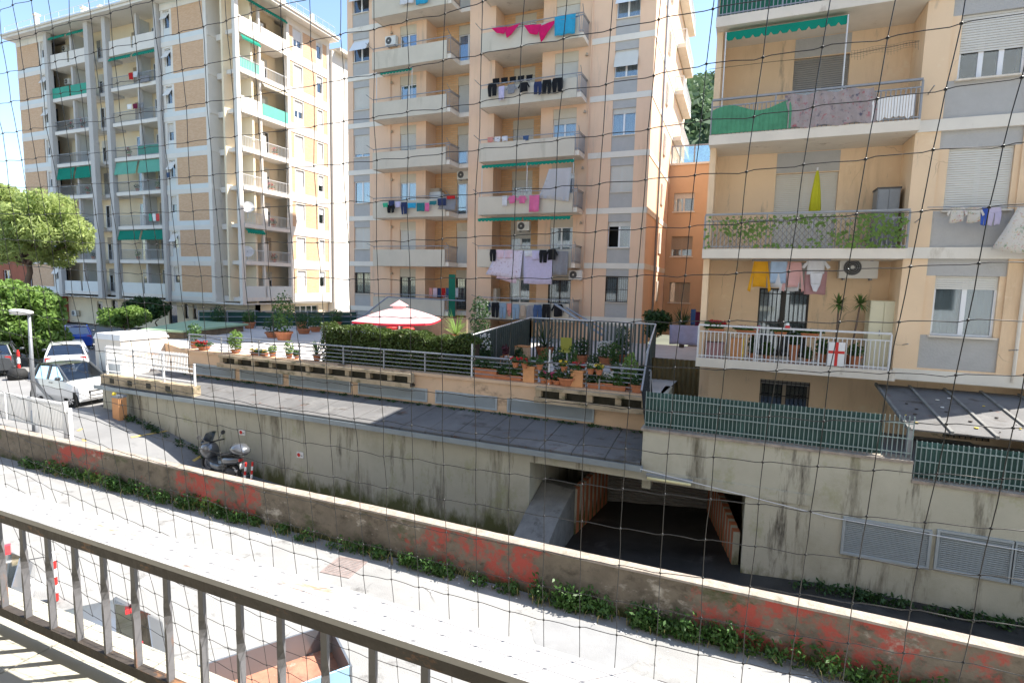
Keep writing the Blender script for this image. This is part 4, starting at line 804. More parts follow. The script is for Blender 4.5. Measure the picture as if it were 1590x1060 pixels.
# ================================================================ own balcony: ledge, railing, net
bl = thing('balcony_railing', 'rusty white balcony railing with flat handrail and twisted bars in the foreground', 'railing', (-1.5, .76, 5.23))
RZ0, RZ1 = 5.235, 5.6
MB().box(-4.5, 1.6, .715, .80, RZ1-.012, RZ1).build('handrail', 'handrail_paint', bl)
MB().box(-4.5, 1.6, .722, .734, RZ1-.04, RZ1-.0125).build('handrail_web', 'rail_dark', bl)
MB().box(-4.5, 1.6, .746, .764, RZ0+.03, RZ0+.055).build('bottom_rail', 'rail_dark', bl)
for k in range(46):   # flat bars with a quarter twist
    x = -1.69+.1115*(k-22); rings = []
    if x > 1.5: break
    for j in range(15):
        t = j/14; z = RZ0+.055+(RZ1-.04-RZ0-.052)*t; a = math.pi/2*(1-min(1, max(0, (t-.42)/.3))); w_, th = .0075, .0038
        ca, sa = math.cos(a), math.sin(a)
        rings.append([(x+ca*p-sa*q, .755+sa*p+ca*q, z) for p, q in ((-w_, -th), (w_, -th), (w_, th), (-w_, th))])
    m = MB().loft(rings); m.build('bar', 'rail_paint_shade', bl)
bs = thing('balcony_ledge', 'pale tiled ledge of the balcony under the foreground railing', 'ledge', (-1.5, .3, 5.2))
m = MB()
MB().box(-5, 2, -1.2, .862, 4.95, 5.222).build('slab', 'ledge_tile', bs)
for k in range(22):
    a = -5+k*.31; MB().box(a+.003, a+.307, .55, .858, 5.2225, 5.235).build('tile', 'ledge_tile', bs)
for k in range(22):
    a = -5+k*.31; MB().box(a+.003, a+.307, .235, .545, 5.2225, 5.234).build('tile', 'ledge_tile', bs)
# ---- net: square knotted mesh stretched outside the railing
def net_pt(i, j):
    b = (1, i, j, i*j, i*i, j*j, i*i*j)
    cx = (-0.496084, 0.073543, -0.005482, -0.000048, 0.000039, 0.000171, 0.000001); cz = (6.658737, 0.001802, -0.075713, -0.00002, 0.000062, 0.000022, 0.000011)
    z = sum(p*q for p, q in zip(b, cz)); return Vector((sum(p*q for p, q in zip(b, cx))*.86, .86*(.9+.1*(CZ-z)), CZ+.86*(z-CZ)))
rn = random.Random(3)
bn = thing('bird_net', 'black knotted safety net stretched across the whole view outside the railing', 'net', (-.5, .9, 6.2))
NP = {}
I0, I1, J0, J1 = -24, 14, -8, 22
for i in range(I0, I1+1):
    for j in range(J0, J1+1): NP[i, j] = net_pt(i, j)+Vector((rn.gauss(0, .0009), rn.gauss(0, .002), rn.gauss(0, .0009)))
mv, mh_, mk = MB(), MB(), MB()
TR = .00062
for (i, j), p in NP.items():
    if (i, j+1) in NP:
        q = NP[i, j+1]; off = Vector((rn.gauss(0, .0004), 0, 0)); mv.tube([p, p.lerp(q, .5)+off, q], TR, 5, cap=False)
    if (i+1, j) in NP:
        q = NP[i+1, j]; L = (q-p); s1 = rn.gauss(.0012, .0004); s2 = rn.gauss(.0012, .0004)
        mh_.tube([p, p.lerp(q, .15)+Vector((0, 0, s1)), p.lerp(q, .5)+Vector((0, 0, .0003)), p.lerp(q, .85)+Vector((0, 0, -s2)), q], TR, 5, cap=False)
    for s_ in (-1, 1):
        pass
    mk.lathe([(.0003, -.0018), (.0018, -.001), (.0019, .0007), (.001, .0017), (.0003, .002)], p, 6)
mv.build('upright_twine', 'net', bn, smooth=True); mh_.build('cross_twine', 'net', bn, smooth=True); mk.build('knots', 'net', bn, smooth=True, kind='stuff')
# ================================================================ plants
rp = random.Random(5)
def leaf_cloud(mb, c, rad, n, size, shell=.45, up=.3, asp=1.7, rng=rp):
    for _ in range(n):
        while True:
            d = Vector((rng.uniform(-1, 1), rng.uniform(-1, 1), rng.uniform(-1, 1)))
            if shell*.6 < d.length < 1: break
        p = Vector((c[0]+d.x*rad[0], c[1]+d.y*rad[1], c[2]+d.z*rad[2]))
        nrm = (d.normalized()*.6+Vector((rng.gauss(0, .6), rng.gauss(0, .6), up+rng.gauss(0, .5)))).normalized()
        a = nrm.cross(Vector((rng.gauss(0, 1), rng.gauss(0, 1), rng.gauss(0, 1)))).normalized(); b = nrm.cross(a); s = size*rng.uniform(.6, 1.35)
        mb.add([p-a*s*asp*.5, p+b*s*.38-a*s*.05, p+a*s*asp*.5, p-b*s*.38-a*s*.05], [(0, 1, 2, 3)])
def trunk(mb, base, top, r0, r1, n=8, bend=.15, rng=rp):
    pts = []; b, t = Vector(base), Vector(top)
    for k in range(n+1):
        q = b.lerp(t, k/n); pts.append(q+Vector((math.sin(k*1.1)*bend*(k/n), math.cos(k*1.7)*bend*(k/n), 0)))
    mb.tube(pts, r0, 8, r1)
def tree(name, label, base, height, clumps, leafm, n, size, tr=.18, asp=1.7, shell=.45, cat='tree', core=None):
    t = thing(name, label, cat, base); m = MB(); cz_ = base[2]+height*.62
    trunk(m, base, (base[0], base[1], cz_), tr, tr*.55)
    for c, r in clumps: m.tube([(base[0], base[1], base[2]+height*.6), ((base[0]+c[0])/2, (base[1]+c[1])/2, (base[2]+height*.6+c[2])/2+.1), c], tr*.22, 6, tr*.08)
    m.build('trunk', 'bark', t, smooth=True)
    m = MB(); tot = sum(r[0]*r[1]*r[2] for _, r in clumps)
    for c, r in clumps: leaf_cloud(m, c, r, int(n*(r[0]*r[1]*r[2]/tot)**1.0)+20, size, shell, asp=asp)
    m.build('crown', leafm, t)
    return t
def clumps_in(c, R, n, r0, r1, rng=rp, flat=.7):
    out = []
    for _ in range(n):
        while True:
            d = Vector((rng.uniform(-1, 1), rng.uniform(-1, 1), rng.uniform(-1, 1)))
            if .35 < d.length < 1: break
        r = rng.uniform(r0, r1); out.append(((c[0]+d.x*R[0], c[1]+d.y*R[1], c[2]+d.z*R[2]), (r, r, r*flat)))
    return out
cl = clumps_in((-48.0, 23, 9.5), (4.6, 3.0, 2.7), 80, .45, 1.35, flat=.75)
tree('pine_tree', 'umbrella pine with light green crown at the left edge', (-48.2, 23, .8), 10, cl, 'leaf_pine', 26000, .15, .3, asp=3.2, shell=.2)
cl = clumps_in((-40.6, 18.3, 3.5), (4.3, 1.6, 2.2), 85, .4, 1.1, flat=.75)
tree('broadleaf_tree', 'sunlit leafy tree over the parked cars at the left edge', (-41.0, 18.4, 1.05), 4.5, cl, 'leaf_bright', 30000, .2, .16, asp=1.5)
cl = clumps_in((-45.6, 28, 2.75), (2.0, 1.0, .75), 24, .45, .75)
tree('small_tree', 'small bright leafy tree in front of the brick block ground floor', (-45.6, 28, 1.25), 2.0, cl, 'leaf_bright', 6000, .17, .07)
cl = clumps_in((-47.0, 31, 3.2), (2.2, 1.0, .9), 20, .6, .9)
tree('dark_shrub', 'dark green shrub behind the small bright tree', (-46.2, 31, 1.25), 2.2, cl, 'leaf_dark', 5000, .2, .07, cat='shrub')
# far wooded hill
m = MB(); nx, ny = 60, 26; rh = random.Random(9)
hz = lambda x, y: 97*math.exp(-((x+5)/190)**2)*(1-math.exp(-max(0, (y-110))/45))*(1+.10*math.sin(x*.05+y*.03)+.05*math.sin(x*.13))-1.5
vs = [(-260+x*520/nx, 110+y*190/ny, hz(-260+x*520/nx, 110+y*190/ny)) for y in range(ny+1) for x in range(nx+1)]
m.add(vs, [(y*(nx+1)+x, y*(nx+1)+x+1, (y+1)*(nx+1)+x+1, (y+1)*(nx+1)+x) for y in range(ny) for x in range(nx)]); o = struct('hill', m, 'leaf_hill')
m = MB()
for _ in range(2600):
    x, y = rh.uniform(-60, 25), rh.uniform(112, 265); z = hz(x, y); r = rh.uniform(1.6, 3.2)
    leaf_cloud(m, (x, y, z+r*.8), (r, r, r*1.2), 16, 1.5, .5, rng=rh)
tag(m.build('hillside_wood', 'leaf_far', kind='stuff'), 'green wooded hillside showing between the two peach blocks', 'wood')
# weeds along the low wall
m = MB(); rw_ = random.Random(21)
dens = [(-21, -13, 1.1), (-13, -9, .7), (-9, -6.8, .6), (-6.6, -4.8, 1.1), (-4.8, -3.4, .6), (-3.4, 2.0, 1.7), (2, 6, 1.1)]
for a, b, dn in dens:
    for _ in range(int((b-a)*dn*9)):
        x = rw_.uniform(a, b); h = rw_.uniform(.12, .34)*(.7+.45*dn); leaf_cloud(m, (x, lwy(x)-.1-rw_.random()*.16, h*.55), (.17, .13, h*.65), 46, .055, .1, rng=rw_)
md = MB()
for _ in range(900):
    x = rw_.uniform(-20, 6); y = lwy(x)-.04-abs(rw_.gauss(0, .14)); h = rw_.uniform(.08, .3); a = rw_.uniform(0, 6.28); e = Vector((math.cos(a), math.sin(a), 0)); p = Vector((x, y, 0)); t_ = p+e*h*.5+Vector((0, 0, h)); s_ = Vector((-e.y, e.x, 0))*.008
    md.add([p-s_, p+s_, p+e*h*.15+Vector((0, 0, h*.6))+s_, t_, p+e*h*.15+Vector((0, 0, h*.6))-s_], [(0, 1, 2, 4), (4, 2, 3)])
mat('straw', (.3, .25, .1), .8, .4, 6, trans=.3)
tag(md.build('dry_grass', 'straw', kind='stuff'), 'dry grass blades among the weeds at the wall foot', 'grass')
ml = MB()
for _ in range(140):
    x = rw_.uniform(-16, 5); y = lwy(x)-.1-abs(rw_.gauss(0, .35)); r = rw_.uniform(.01, .04); a = rw_.uniform(0, 3); c_, s_ = math.cos(a)*r, math.sin(a)*r*.6
    ml.add([(x-c_, y-s_, .006), (x+s_, y-c_*.6, .02), (x+c_, y+s_, .008), (x-s_, y+c_*.6, .012)], [(0, 1, 2, 3)])
tag(ml.build('road_litter', 'white_paint', kind='stuff'), 'bits of pale litter along the shaded road edge', 'litter')
tag(m.build('wall_weeds', 'leaf_mid', kind='stuff'), 'low green weeds growing along the foot of the red painted wall', 'weeds')
m = MB()
for a, b, dn in ((-22, -15, 1.0), (1.5, 7, 1.6)):
    for _ in range(int((b-a)*dn*6)):
        x = rw_.uniform(a, b); leaf_cloud(m, (x, 13.3-rw_.random()*.25, zr(x)+.08), (.22, .12, .12), 24, .06, .1, rng=rw_)
for _ in range(120):
    u = rw_.uniform(0, TL); leaf_cloud(m, TF(u, -.12-rw_.random()*.15, 2.05), (.14, .06, .04), 10, .05, .1, rng=rw_)
tag(m.build('ramp_weeds', 'leaf_dark', kind='stuff'), 'dark weeds and moss along the foot of the retaining wall', 'weeds')
m = MB()
for k in range(16):
    x = rw_.uniform(3.6, 14); 
for px, py in ((130, 725), (118, 720), (145, 738), (320, 780)):
    p = at(px, py, Z=.2); 
    for _ in range(7): leaf_cloud(m, (p.x+rw_.gauss(0, .35), p.y-.05, .2), (.16, .12, .2), 14, .07, .1, rng=rw_)
tag(m.build('bright_weeds', 'leaf_bright', kind='stuff'), 'taller bright weeds standing out from the low wall', 'weeds')
# litter along the kerb
# ---- hedge on the terrace
hd = thing('hedge', 'dense clipped hedge behind the terrace railing under the parasol', 'hedge', (-13, 18, TZ))
m = MB(); u0h, u1h = at(503, 545, Y=16.2).x+21.7, at(738, 560, Y=16.2).x+21.7
for _ in range(19000):
    u = rp.uniform(u0h, u1h); d = rp.choice([rp.uniform(.3, .48), rp.uniform(.3, 1.1)]); top = 4.5+.06*math.sin(u*3)+.05*math.sin(u*7.3)-.03*(u-u0h)
    z = rp.uniform(3.05, top) if d < .5 else top-rp.random()**2*.15
    p = Vector(TF(u, d, z)); a = Vector((rp.gauss(0, 1), rp.gauss(0, 1), rp.gauss(0, 1))).normalized(); nrm = a.cross(Vector((rp.gauss(0, 1), rp.gauss(0, 1), rp.gauss(0, 1)))).normalized(); b = nrm.cross(a); s = rp.uniform(.05, .1)
    m.add([p-a*s*.7, p+b*s*.35, p+a*s*.7, p-b*s*.35], [(0, 1, 2, 3)])
m.build('foliage', 'leaf_hedge', hd); MB().fbox(TF, u0h+.1, u1h-.1, .48, 1.0, 3.0, 4.2).build('branches', 'soil', hd)
# ---- potted plants
POTS = {}
def pot_mesh(m, c, r, h, square=False, long=0):
    x, y, z = c
    if long: m.hexa([(x-long*.94, y-r*.8, z), (x+long*.94, y-r*.8, z), (x+long*.94, y+r*.8, z), (x-long*.94, y+r*.8, z), (x-long, y-r, z+h), (x+long, y-r, z+h), (x+long, y+r, z+h), (x-long, y+r, z+h)]); m.box(x-long-.015, x+long+.015, y-r-.015, y+r+.015, z+h-.035, z+h)
    elif square: m.box(x-r, x+r, y-r, y+r, z, z+h); m.box(x-r-.02, x+r+.02, y-r-.02, y+r+.02, z+h-.05, z+h+.002)
    else: m.lathe([(r*.02, 0), (r*.68, 0), (r*.94, h*.8), (r*1.06, h*.8), (r*1.08, h), (r*.95, h), (r*.92, h*.88), (.01, h*.88)], c, 14)
def potted(label, c, r=.14, h=.24, plant='bush', leafm='leaf_mid', ph=.35, square=False, long=0, flower=None, potm='terracotta', group=None, n=1.0):
    t = thing('potted_plant', label, 'potted plant', c, group=group); m = MB(); pot_mesh(m, c, r, h, square, long); m.build('pot', potm, t, smooth=False)
    W = long or r; x, y, z = c; z1 = z+h
    if plant == 'none': return t
    m = MB()
    if plant == 'bush':
        for q in range(max(1, int(W/r*1.2)) if long else 1):
            xx = x+(rp.uniform(-W, W)*.7 if long else 0); leaf_cloud(m, (xx, y, z1+ph*.5), (max(.12, (W if not long else .2)*1.2), r*1.3+.05, ph*.6), int(170*n), .06+.02*ph, .2)
        m.tube([(x, y, z1-.05), (x, y, z1+ph*.4)], .012, 5)
    elif plant == 'spiky':
        for q in range(int(46*n)):
            a = rp.uniform(0, 6.28); e = rp.uniform(.1, 1.35); L = ph*rp.uniform(.7, 1.1); d = Vector((math.cos(a)*math.cos(e), math.sin(a)*math.cos(e), math.sin(e))); s = Vector((-math.sin(a), math.cos(a), 0))*.018
            p = Vector((x, y, z1)); mid = p+d*L*.55; tip = p+d*L+Vector((0, 0, -.18*L*math.cos(e))); m.add([p-s*.6, p+s*.6, mid+s, tip, mid-s], [(0, 1, 2, 4), (4, 2, 3)])
    m.build('foliage', leafm, t)
    if flower:
        m = MB()
        for q in range(int(26*n*(2 if long else 1))):
            xx = x+rp.uniform(-W, W)*1.05; leaf_cloud(m, (xx, y-rp.random()*r, z1+ph*rp.uniform(.5, 1.15)), (.045, .045, .035), 9, .042, .1, asp=1.2)
        m.build('flowers', flower, t)
    return t
ordn = ['first', 'second', 'third', 'fourth', 'fifth', 'sixth', 'seventh', 'eighth', 'ninth', 'tenth', 'eleventh', 'twelfth']
zt_ = 3.105
zz = lambda x, y, ox=720, oy=480, s=5.483: (ox+x/s, oy+y/s)
def tp(x, y, d=0.2, ox=720, oy=480, s=5.483, z=None):
    px, py = zz(x, y, ox, oy, s); p = at(px, py, Z=zt_ if z is None else z); q = p; u = (Vector((p.x, p.y, 0))-B).dot(td); return Vector(TF(u, d, zt_ if z is None else z))
for i, (x, hw, hh, fl, lf) in enumerate(((165, .42, .32, None, 'leaf_dark'), (320, .28, .16, None, 'leaf_dark'), (430, .25, .17, None, 'leaf_mid'), (1130, .22, .17, None, 'leaf_dark'), (1215, .24, .2, 'flower_white', 'leaf_mid'), (1310, .3, .16, None, 'leaf_mid'))):
    potted('%s long terracotta trough from the left on the right half of the terrace edge' % ordn[i], tp(x, 600+.075*(x-300), .22), .12, hh, long=hw, leafm=lf, flower=fl, ph=.3, group='terracotta troughs on the terrace edge')
for i, (x, r, h, fl) in enumerate(((660, .13, .2, None), (715, .16, .16, 'flower_pink'), (790, .17, .15, None), (880, .3, .26, None), (937, .12, .16, None), (1500, .2, .24, None))):
    potted('%s round terracotta pot from the left along the terrace edge' % ordn[i], tp(x, 640+.05*(x-700), .2), r, h, flower=fl, leafm='leaf_dark' if i % 2 else 'leaf_mid', ph=.22+.1*(i == 3), group='round pots on the terrace edge')
for x, nm in ((535, 'plain'), (1015, 'red flowers in a')):
    potted('tall square orange planter with green leaves beside the left white post' if x < 800 else 'tall square orange planter with red geraniums beside the right white post', tp(x, 630, .24), .19, .52, square=True, potm='orange_bin', flower='flower_red' if x > 800 else None, ph=.2, leafm='leaf_mid')
zr_ = 3.62
for i, (x, y, fl) in enumerate(((468, 485, 'flower_red'), (555, 488, 'flower_red'), (640, 515, None), (860, 528, 'flower_yellow'), (1093, 543, 'flower_white'), (1170, 546, 'flower_yellow'))):
    p = tp(x, y, .02, z=3.56); potted('%s little pot hanging on the terrace railing from the left' % ordn[i], p, .11, .17, flower=fl, ph=.14, n=.7, leafm='leaf_mid', group='pots hung on the terrace railing')
potted('big terracotta pot with a dark spreading palm in the middle of the terrace', at(846, 556, Z=3.0), .4, .5, 'spiky', 'leaf_dark', 1.5, n=1.6)
potted('bushy plant with pale flowers in a pot right of the second white post', at(940, 566, Z=3.0), .3, .3, 'bush', 'leaf_mid', .6, flower='flower_white', n=2.0)
potted('leafy lemon shrub in a pot near the right end of the terrace', at(965, 562, Z=3.0), .3, .35, 'bush', 'leaf_mid', 1.1, n=2.6)
potted('dark leafy shrub in a pot behind the right terrace railing', at(902, 562, Z=3.0), .3, .3, 'bush', 'leaf_dark', .7, n=2)
potted('dark shrub with white blossom beside the hedge end', at(752, 572, Z=3.0), .25, .3, 'bush', 'leaf_dark', .9, flower='flower_white', n=2.4)
potted('purple leaved plant standing on the orange stool', at(785, 556, Z=3.34), .12, .16, 'bush', mat('leaf_purple', (.12, .03, .04), .6, .3, 4, trans=.2) and 'leaf_purple', .35)
potted('climbing shrub with light leaves at the terrace right corner', tp(1400, 690, .5), .2, .25, 'bush', 'leaf_bright', .8, n=2.2)
# left half of the terrace
tl2 = lambda px, py, d=.25: (lambda p: Vector(TF((Vector((p.x, p.y, 0))-B).dot(td), d, zt_)))(at(px, py, Z=zt_))
potted('bowl of bright red geraniums at the left end of the terrace edge', tl2(335, 541), .26, .16, 'bush', 'leaf_mid', .2, flower='flower_red', n=1.8)
potted('terracotta pot with grey green shrub at the far left of the terrace', tl2(318, 539, .4), .2, .3, 'bush', 'leaf_mid', .75, n=1.6)
potted('rounded yellow green bush in a pot on the left terrace edge', tl2(381, 546), .2, .14, 'bush', 'leaf_bright', .75, n=2.8)
potted('low trough with small flowers on the left terrace edge', tl2(420, 549), .1, .13, 'bush', 'leaf_mid', .1, long=.4, flower='flower_yellow')
potted('small pot with trailing leaves right of the low trough', tl2(433, 552), .13, .16, 'bush', 'leaf_bright', .25)
potted('pale airy plant in a small pot on the left terrace edge', tl2(455, 555), .13, .17, 'bush', 'leaf_bright', .5)
potted('tiny terracotta pot beside the pale airy plant', tl2(467, 556), .1, .14, 'bush', 'leaf_mid', .2)
potted('spiky yucca in a dark pot at the left end of the hedge', tl2(494, 559, .35), .16, .24, 'spiky', 'leaf_yucca', .65, n=1.3)
potted('dark round bush in a pot at the back of the terrace', at(424, 524, Z=3.0), .4, .3, 'bush', 'leaf_dark', .9, n=2.4)
potted('leafy citrus tree in a wide terracotta pot at the back of the terrace', at(430, 527, Z=3.0)+Vector((.9, -.4, 0)), .42, .5, 'bush', 'leaf_mid', 1.9, n=3.4)
potted('dark bush in a pot right of the citrus tree', at(472, 518, Z=3.0), .4, .3, 'bush', 'leaf_dark', .9, n=2)
potted('potted shrub beside the back railing of the terrace', at(490, 515, Z=3.0), .35, .3, 'bush', 'leaf_mid', .8, n=2)
cyc = potted('small sunlit palm behind the right end of the hedge', at(708, 538, Y=20.2)*1.0, .3, .5, 'spiky', 'leaf_bright', 1.2, n=1.6)
potted('dark bushy shrub beside the parasol behind the hedge', at(745, 540, Y=21.5), .4, .5, 'bush', 'leaf_dark', 1.7, n=3.5)
st = thing('plant_stool', 'orange stool carrying a plant behind the terrace railing', 'stool', at(786, 566, Z=3.0))
p = at(786, 566, Z=3.0); m = MB().box(p.x-.2, p.x+.2, p.y-.2, p.y+.2, 3.29, 3.34); m.build('seat', 'orange_bin', st)
for a in (-1, 1):
    for b in (-1, 1): MB().tube([(p.x+a*.2, p.y+b*.2, 3.0), (p.x+a*.15, p.y+b*.15, 3.29)], .018, 5).build('leg', 'orange_bin', st)
mat('lime_cloth', (.45, .42, .08), .9, .1)
t = thing('draped_chair', 'chair draped with a lime green cloth on the terrace', 'chair', at(876, 561, Z=3.0)); p = at(876, 561, Z=3.0)
MB().box(p.x-.25, p.x+.25, p.y+.18, p.y+.22, 3.44, 3.99).build('draped_back', 'lime_cloth', t); MB().box(p.x-.25, p.x+.25, p.y-.25, p.y+.22, 3.4, 3.44).build('draped_seat', 'lime_cloth', t)
for a in (-1, 1):
    for b in (-1, 1): MB().tube([(p.x+a*.22, p.y+b*.2, 3.0), (p.x+a*.22, p.y+b*.2, 3.41)], .02, 5).build('leg', 'iron_grey', t)
t = thing('cardboard_box', 'brown box on the terrace behind the hanging red flowers', 'box', at(811, 560, Z=3.0)); p = at(811, 560, Z=3.0)
MB().box(p.x-.28, p.x+.28, p.y-.2, p.y+.2, 3.01, 3.59).build('box_body', 'peach_terrace', t); MB().box(p.x-.29, p.x+.29, p.y-.21, p.y+.21, 3.59, 3.64).build('lid', 'orange_bin', t)
# ---- screen fence round the garden, parasol
gf = thing('garden_fence', 'dark green mesh fence with pale top rail round the potted garden', 'fence', (-6, 21, TZ))
pts = [Vector((-9.0, 16.3, 0)), Vector((-8.3, 22.0, 0)), Vector((-3.0, 22.2, 0)), Vector((-2.4, 16.2, 0))]; hts = [4.2, 4.75, 4.72, 4.25]
for (p, q, h0, h1) in zip(pts, pts[1:], hts, hts[1:]):
    d = (q-p); L = d.length; d.normalize(); n = int(L/.16); m = MB()
    for k in range(n+1):
        c = p+d*(L*k/n); h = h0+(h1-h0)*k/n; m.box(c.x-.04, c.x+.04, c.y-.012, c.y+.012, TZ, h)
    m.build('slat_screen', 'mesh_net', gf, kind='stuff'); MB().tube([(p.x, p.y, h0), (q.x, q.y, h1)], .03, 6).build('top_rail', 'iron_white', gf)
    for k in range(3): c = p+d*(L*k/2); h = h0+(h1-h0)*k/2; MB().box(c.x-.035, c.x+.035, c.y-.05, c.y-.015, TZ, h).build('post', 'iron_grey', gf)
mat('mesh_sheet', (.1, .13, .11), .8, .3, 3)
for (p, q, h0, h1) in zip(pts[:1], pts[1:2], hts, hts[1:]):
    nn = Vector((-(q-p).y, (q-p).x, 0)).normalized()*.06
    MB().add([(p.x+nn.x, p.y+nn.y, TZ), (q.x+nn.x, q.y+nn.y, TZ), (q.x+nn.x, q.y+nn.y, h1-.05), (p.x+nn.x, p.y+nn.y, h0-.05)], [(0, 1, 2, 3)]).build('shade_cloth', 'mesh_sheet', gf)
um = thing('parasol', 'big pink and white square parasol with red vent cap on the terrace', 'parasol', (-14.7, 21.4, TZ))
cx, cy = -14.7, 21.4; R = 2.35
MB().tube([(cx, cy, TZ), (cx, cy, 5.1)], .04, 8).build('pole', 'iron_white', um); MB().lathe([(.01, 0), (.4, 0), (.36, .1), (.06, .14), (.01, .14)], (cx, cy, TZ), 16).build('base', 'conc_dark', um)
m = MB(); ns = 8; grid = []
ang = [math.radians(45+18)+k*math.pi/2 for k in range(4)]; cr = [Vector((cx+R*math.cos(a), cy+R*math.sin(a), 4.38)) for a in ang]; top = Vector((cx, cy, 5.02))
for i in range(4):
    a, b = cr[i], cr[(i+1) % 4]; vs = []; fs = []
    for r in range(7):
        t = .12+.88*r/6
        for k in range(ns+1):
            s_ = k/ns; e = top.lerp(a.lerp(b, s_), t); e.z -= .10*math.sin(math.pi*s_)*t*(0 if 0 else .6)*math.sin(math.pi*.5*t); e.z += .06*math.sin(math.pi*t); vs.append(e)
    fs = [(r*(ns+1)+k, r*(ns+1)+k+1, (r+1)*(ns+1)+k+1, (r+1)*(ns+1)+k) for r in range(6) for k in range(ns)]
    mm = MB().add(vs, fs); mm.build('canopy_panel', 'umbrella_cloth', um, smooth=True)
    e0 = [Vector(v) for v in vs[-(ns+1):]]; MB().add(e0+[v-Vector((0, 0, .09)) for v in e0], [(k, k+1, ns+2+k, ns+1+k) for k in range(ns)]).build('valance', 'umbrella_red', um)
    MB().tube([top, a], .015, 5).build('rib', 'iron_white', um)
for i in range(4):
    a, b = cr[i], cr[(i+1) % 4]; MB().add([top.lerp(a, .22)+Vector((0, 0, .17)), top.lerp(b, .22)+Vector((0, 0, .17)), (cx, cy, 5.32)], [(0, 1, 2)]).add([top.lerp(a, .14)+Vector((0, 0, .03)), top.lerp(b, .14)+Vector((0, 0, .03)), top.lerp(b, .16)+Vector((0, 0, .18)), top.lerp(a, .16)+Vector((0, 0, .18))], [(0, 1, 2, 3)]).build('vent_cap', 'umbrella_cloth' if i != 1 else 'umbrella_cloth', um)
t = thing('shaded_bar', 'dark wooden bar stall with red cushions under the parasol', 'stall', (-14.7, 23.4, TZ))
MB().box(-18, -12.6, 24.2, 24.4, TZ, 4.4).build('back_panel', 'shed_wood', t)
for k, x in enumerate((-16.6, -15.6)): MB().lathe([(.02, -.05), (.3, -.05), (.33, .03), (.28, .09), (.02, .1)], (x, 23.5, 3.75), 14).build('cushion', 'red_paint', t)
MB().box(-17.2, -14.8, 23.2, 23.8, TZ, 3.68).build('bench', 'shed_wood', t)
# green roofed shed, back railing
sh = thing('garden_shed', 'low shed with pale green flat roof at the left end of the terrace', 'shed', (-30, 22, 1.3))
pA, pB, pC, pD = at(216, 513, Y=19.5), at(290, 517, Y=18.8), at(384, 503, Y=23.5), at(312, 498, Y=25)
zt2 = 3.35
def flat(px, py, z): p = at(px, py, Z=z); return (p.x, p.y)
q = [flat(218, 514, zt2), flat(283, 517, zt2-.02), flat(386, 505, zt2), flat(300, 499, zt2)]
MB().add([(*p, zt2) for p in q]+[(*p, zt2+.1) for p in q], [(3, 2, 1, 0), (4, 5, 6, 7), (0, 1, 5, 4), (1, 2, 6, 5), (2, 3, 7, 6), (3, 0, 4, 7)]).build('roof', 'shed_green', sh)
c = Vector((sum(p[0] for p in q)/4, sum(p[1] for p in q)/4)); qi = [(c.x+(p[0]-c.x)*.9, c.y+(p[1]-c.y)*.9) for p in q]
MB().add([(*p, 1.25) for p in qi]+[(*p, zt2) for p in qi], [(0, 1, 5, 4), (1, 2, 6, 5), (2, 3, 7, 6), (3, 0, 4, 7)]).build('wall', 'shed_wood', sh)
# ================================================================ vehicles
def wheel(parent, x, y, r, w_, side_, rimm='steel'):
    t = MB().lathe([(r*.62, -w_/2), (r*.93, -w_/2), (r, -w_*.3), (r, w_*.3), (r*.93, w_/2), (r*.62, w_/2)], (x, y, r), 20, 'y').build('wheel', 'rubber', parent, smooth=False)
    m = MB().lathe([(.01, 0), (r*.12, 0), (r*.14, .02), (r*.16, 0)], (x, y+side_*w_*.45, r), 12, 'y')
    for k in range(7):
        a = 2*math.pi*k/7; ca, sa = math.cos(a), math.sin(a); yy = y+side_*w_*.4
        P = lambda rr, tt: (x+rr*ca-tt*sa, yy, r+rr*sa+tt*ca)
        Q = lambda rr, tt: (x+rr*ca-tt*sa, yy+side_*.02, r+rr*sa+tt*ca)
        m.hexa([P(r*.1, -.02), P(r*.62, -.03), P(r*.62, .03), P(r*.1, .02), Q(r*.1, -.02), Q(r*.62, -.03), Q(r*.62, .03), Q(r*.1, .02)])
    m.lathe([(r*.58, -w_*.3), (r*.66, -w_*.46), (r*.66, w_*.46), (r*.58, w_*.3)], (x, y, r), 20, 'y'); m.build('rim', rimm, t)
    MB().lathe([(.01, 0), (r*.6, 0), (r*.6, .01), (.01, .01)], (x, y, r), 16, 'y').build('brake_disc', 'rubber', t)
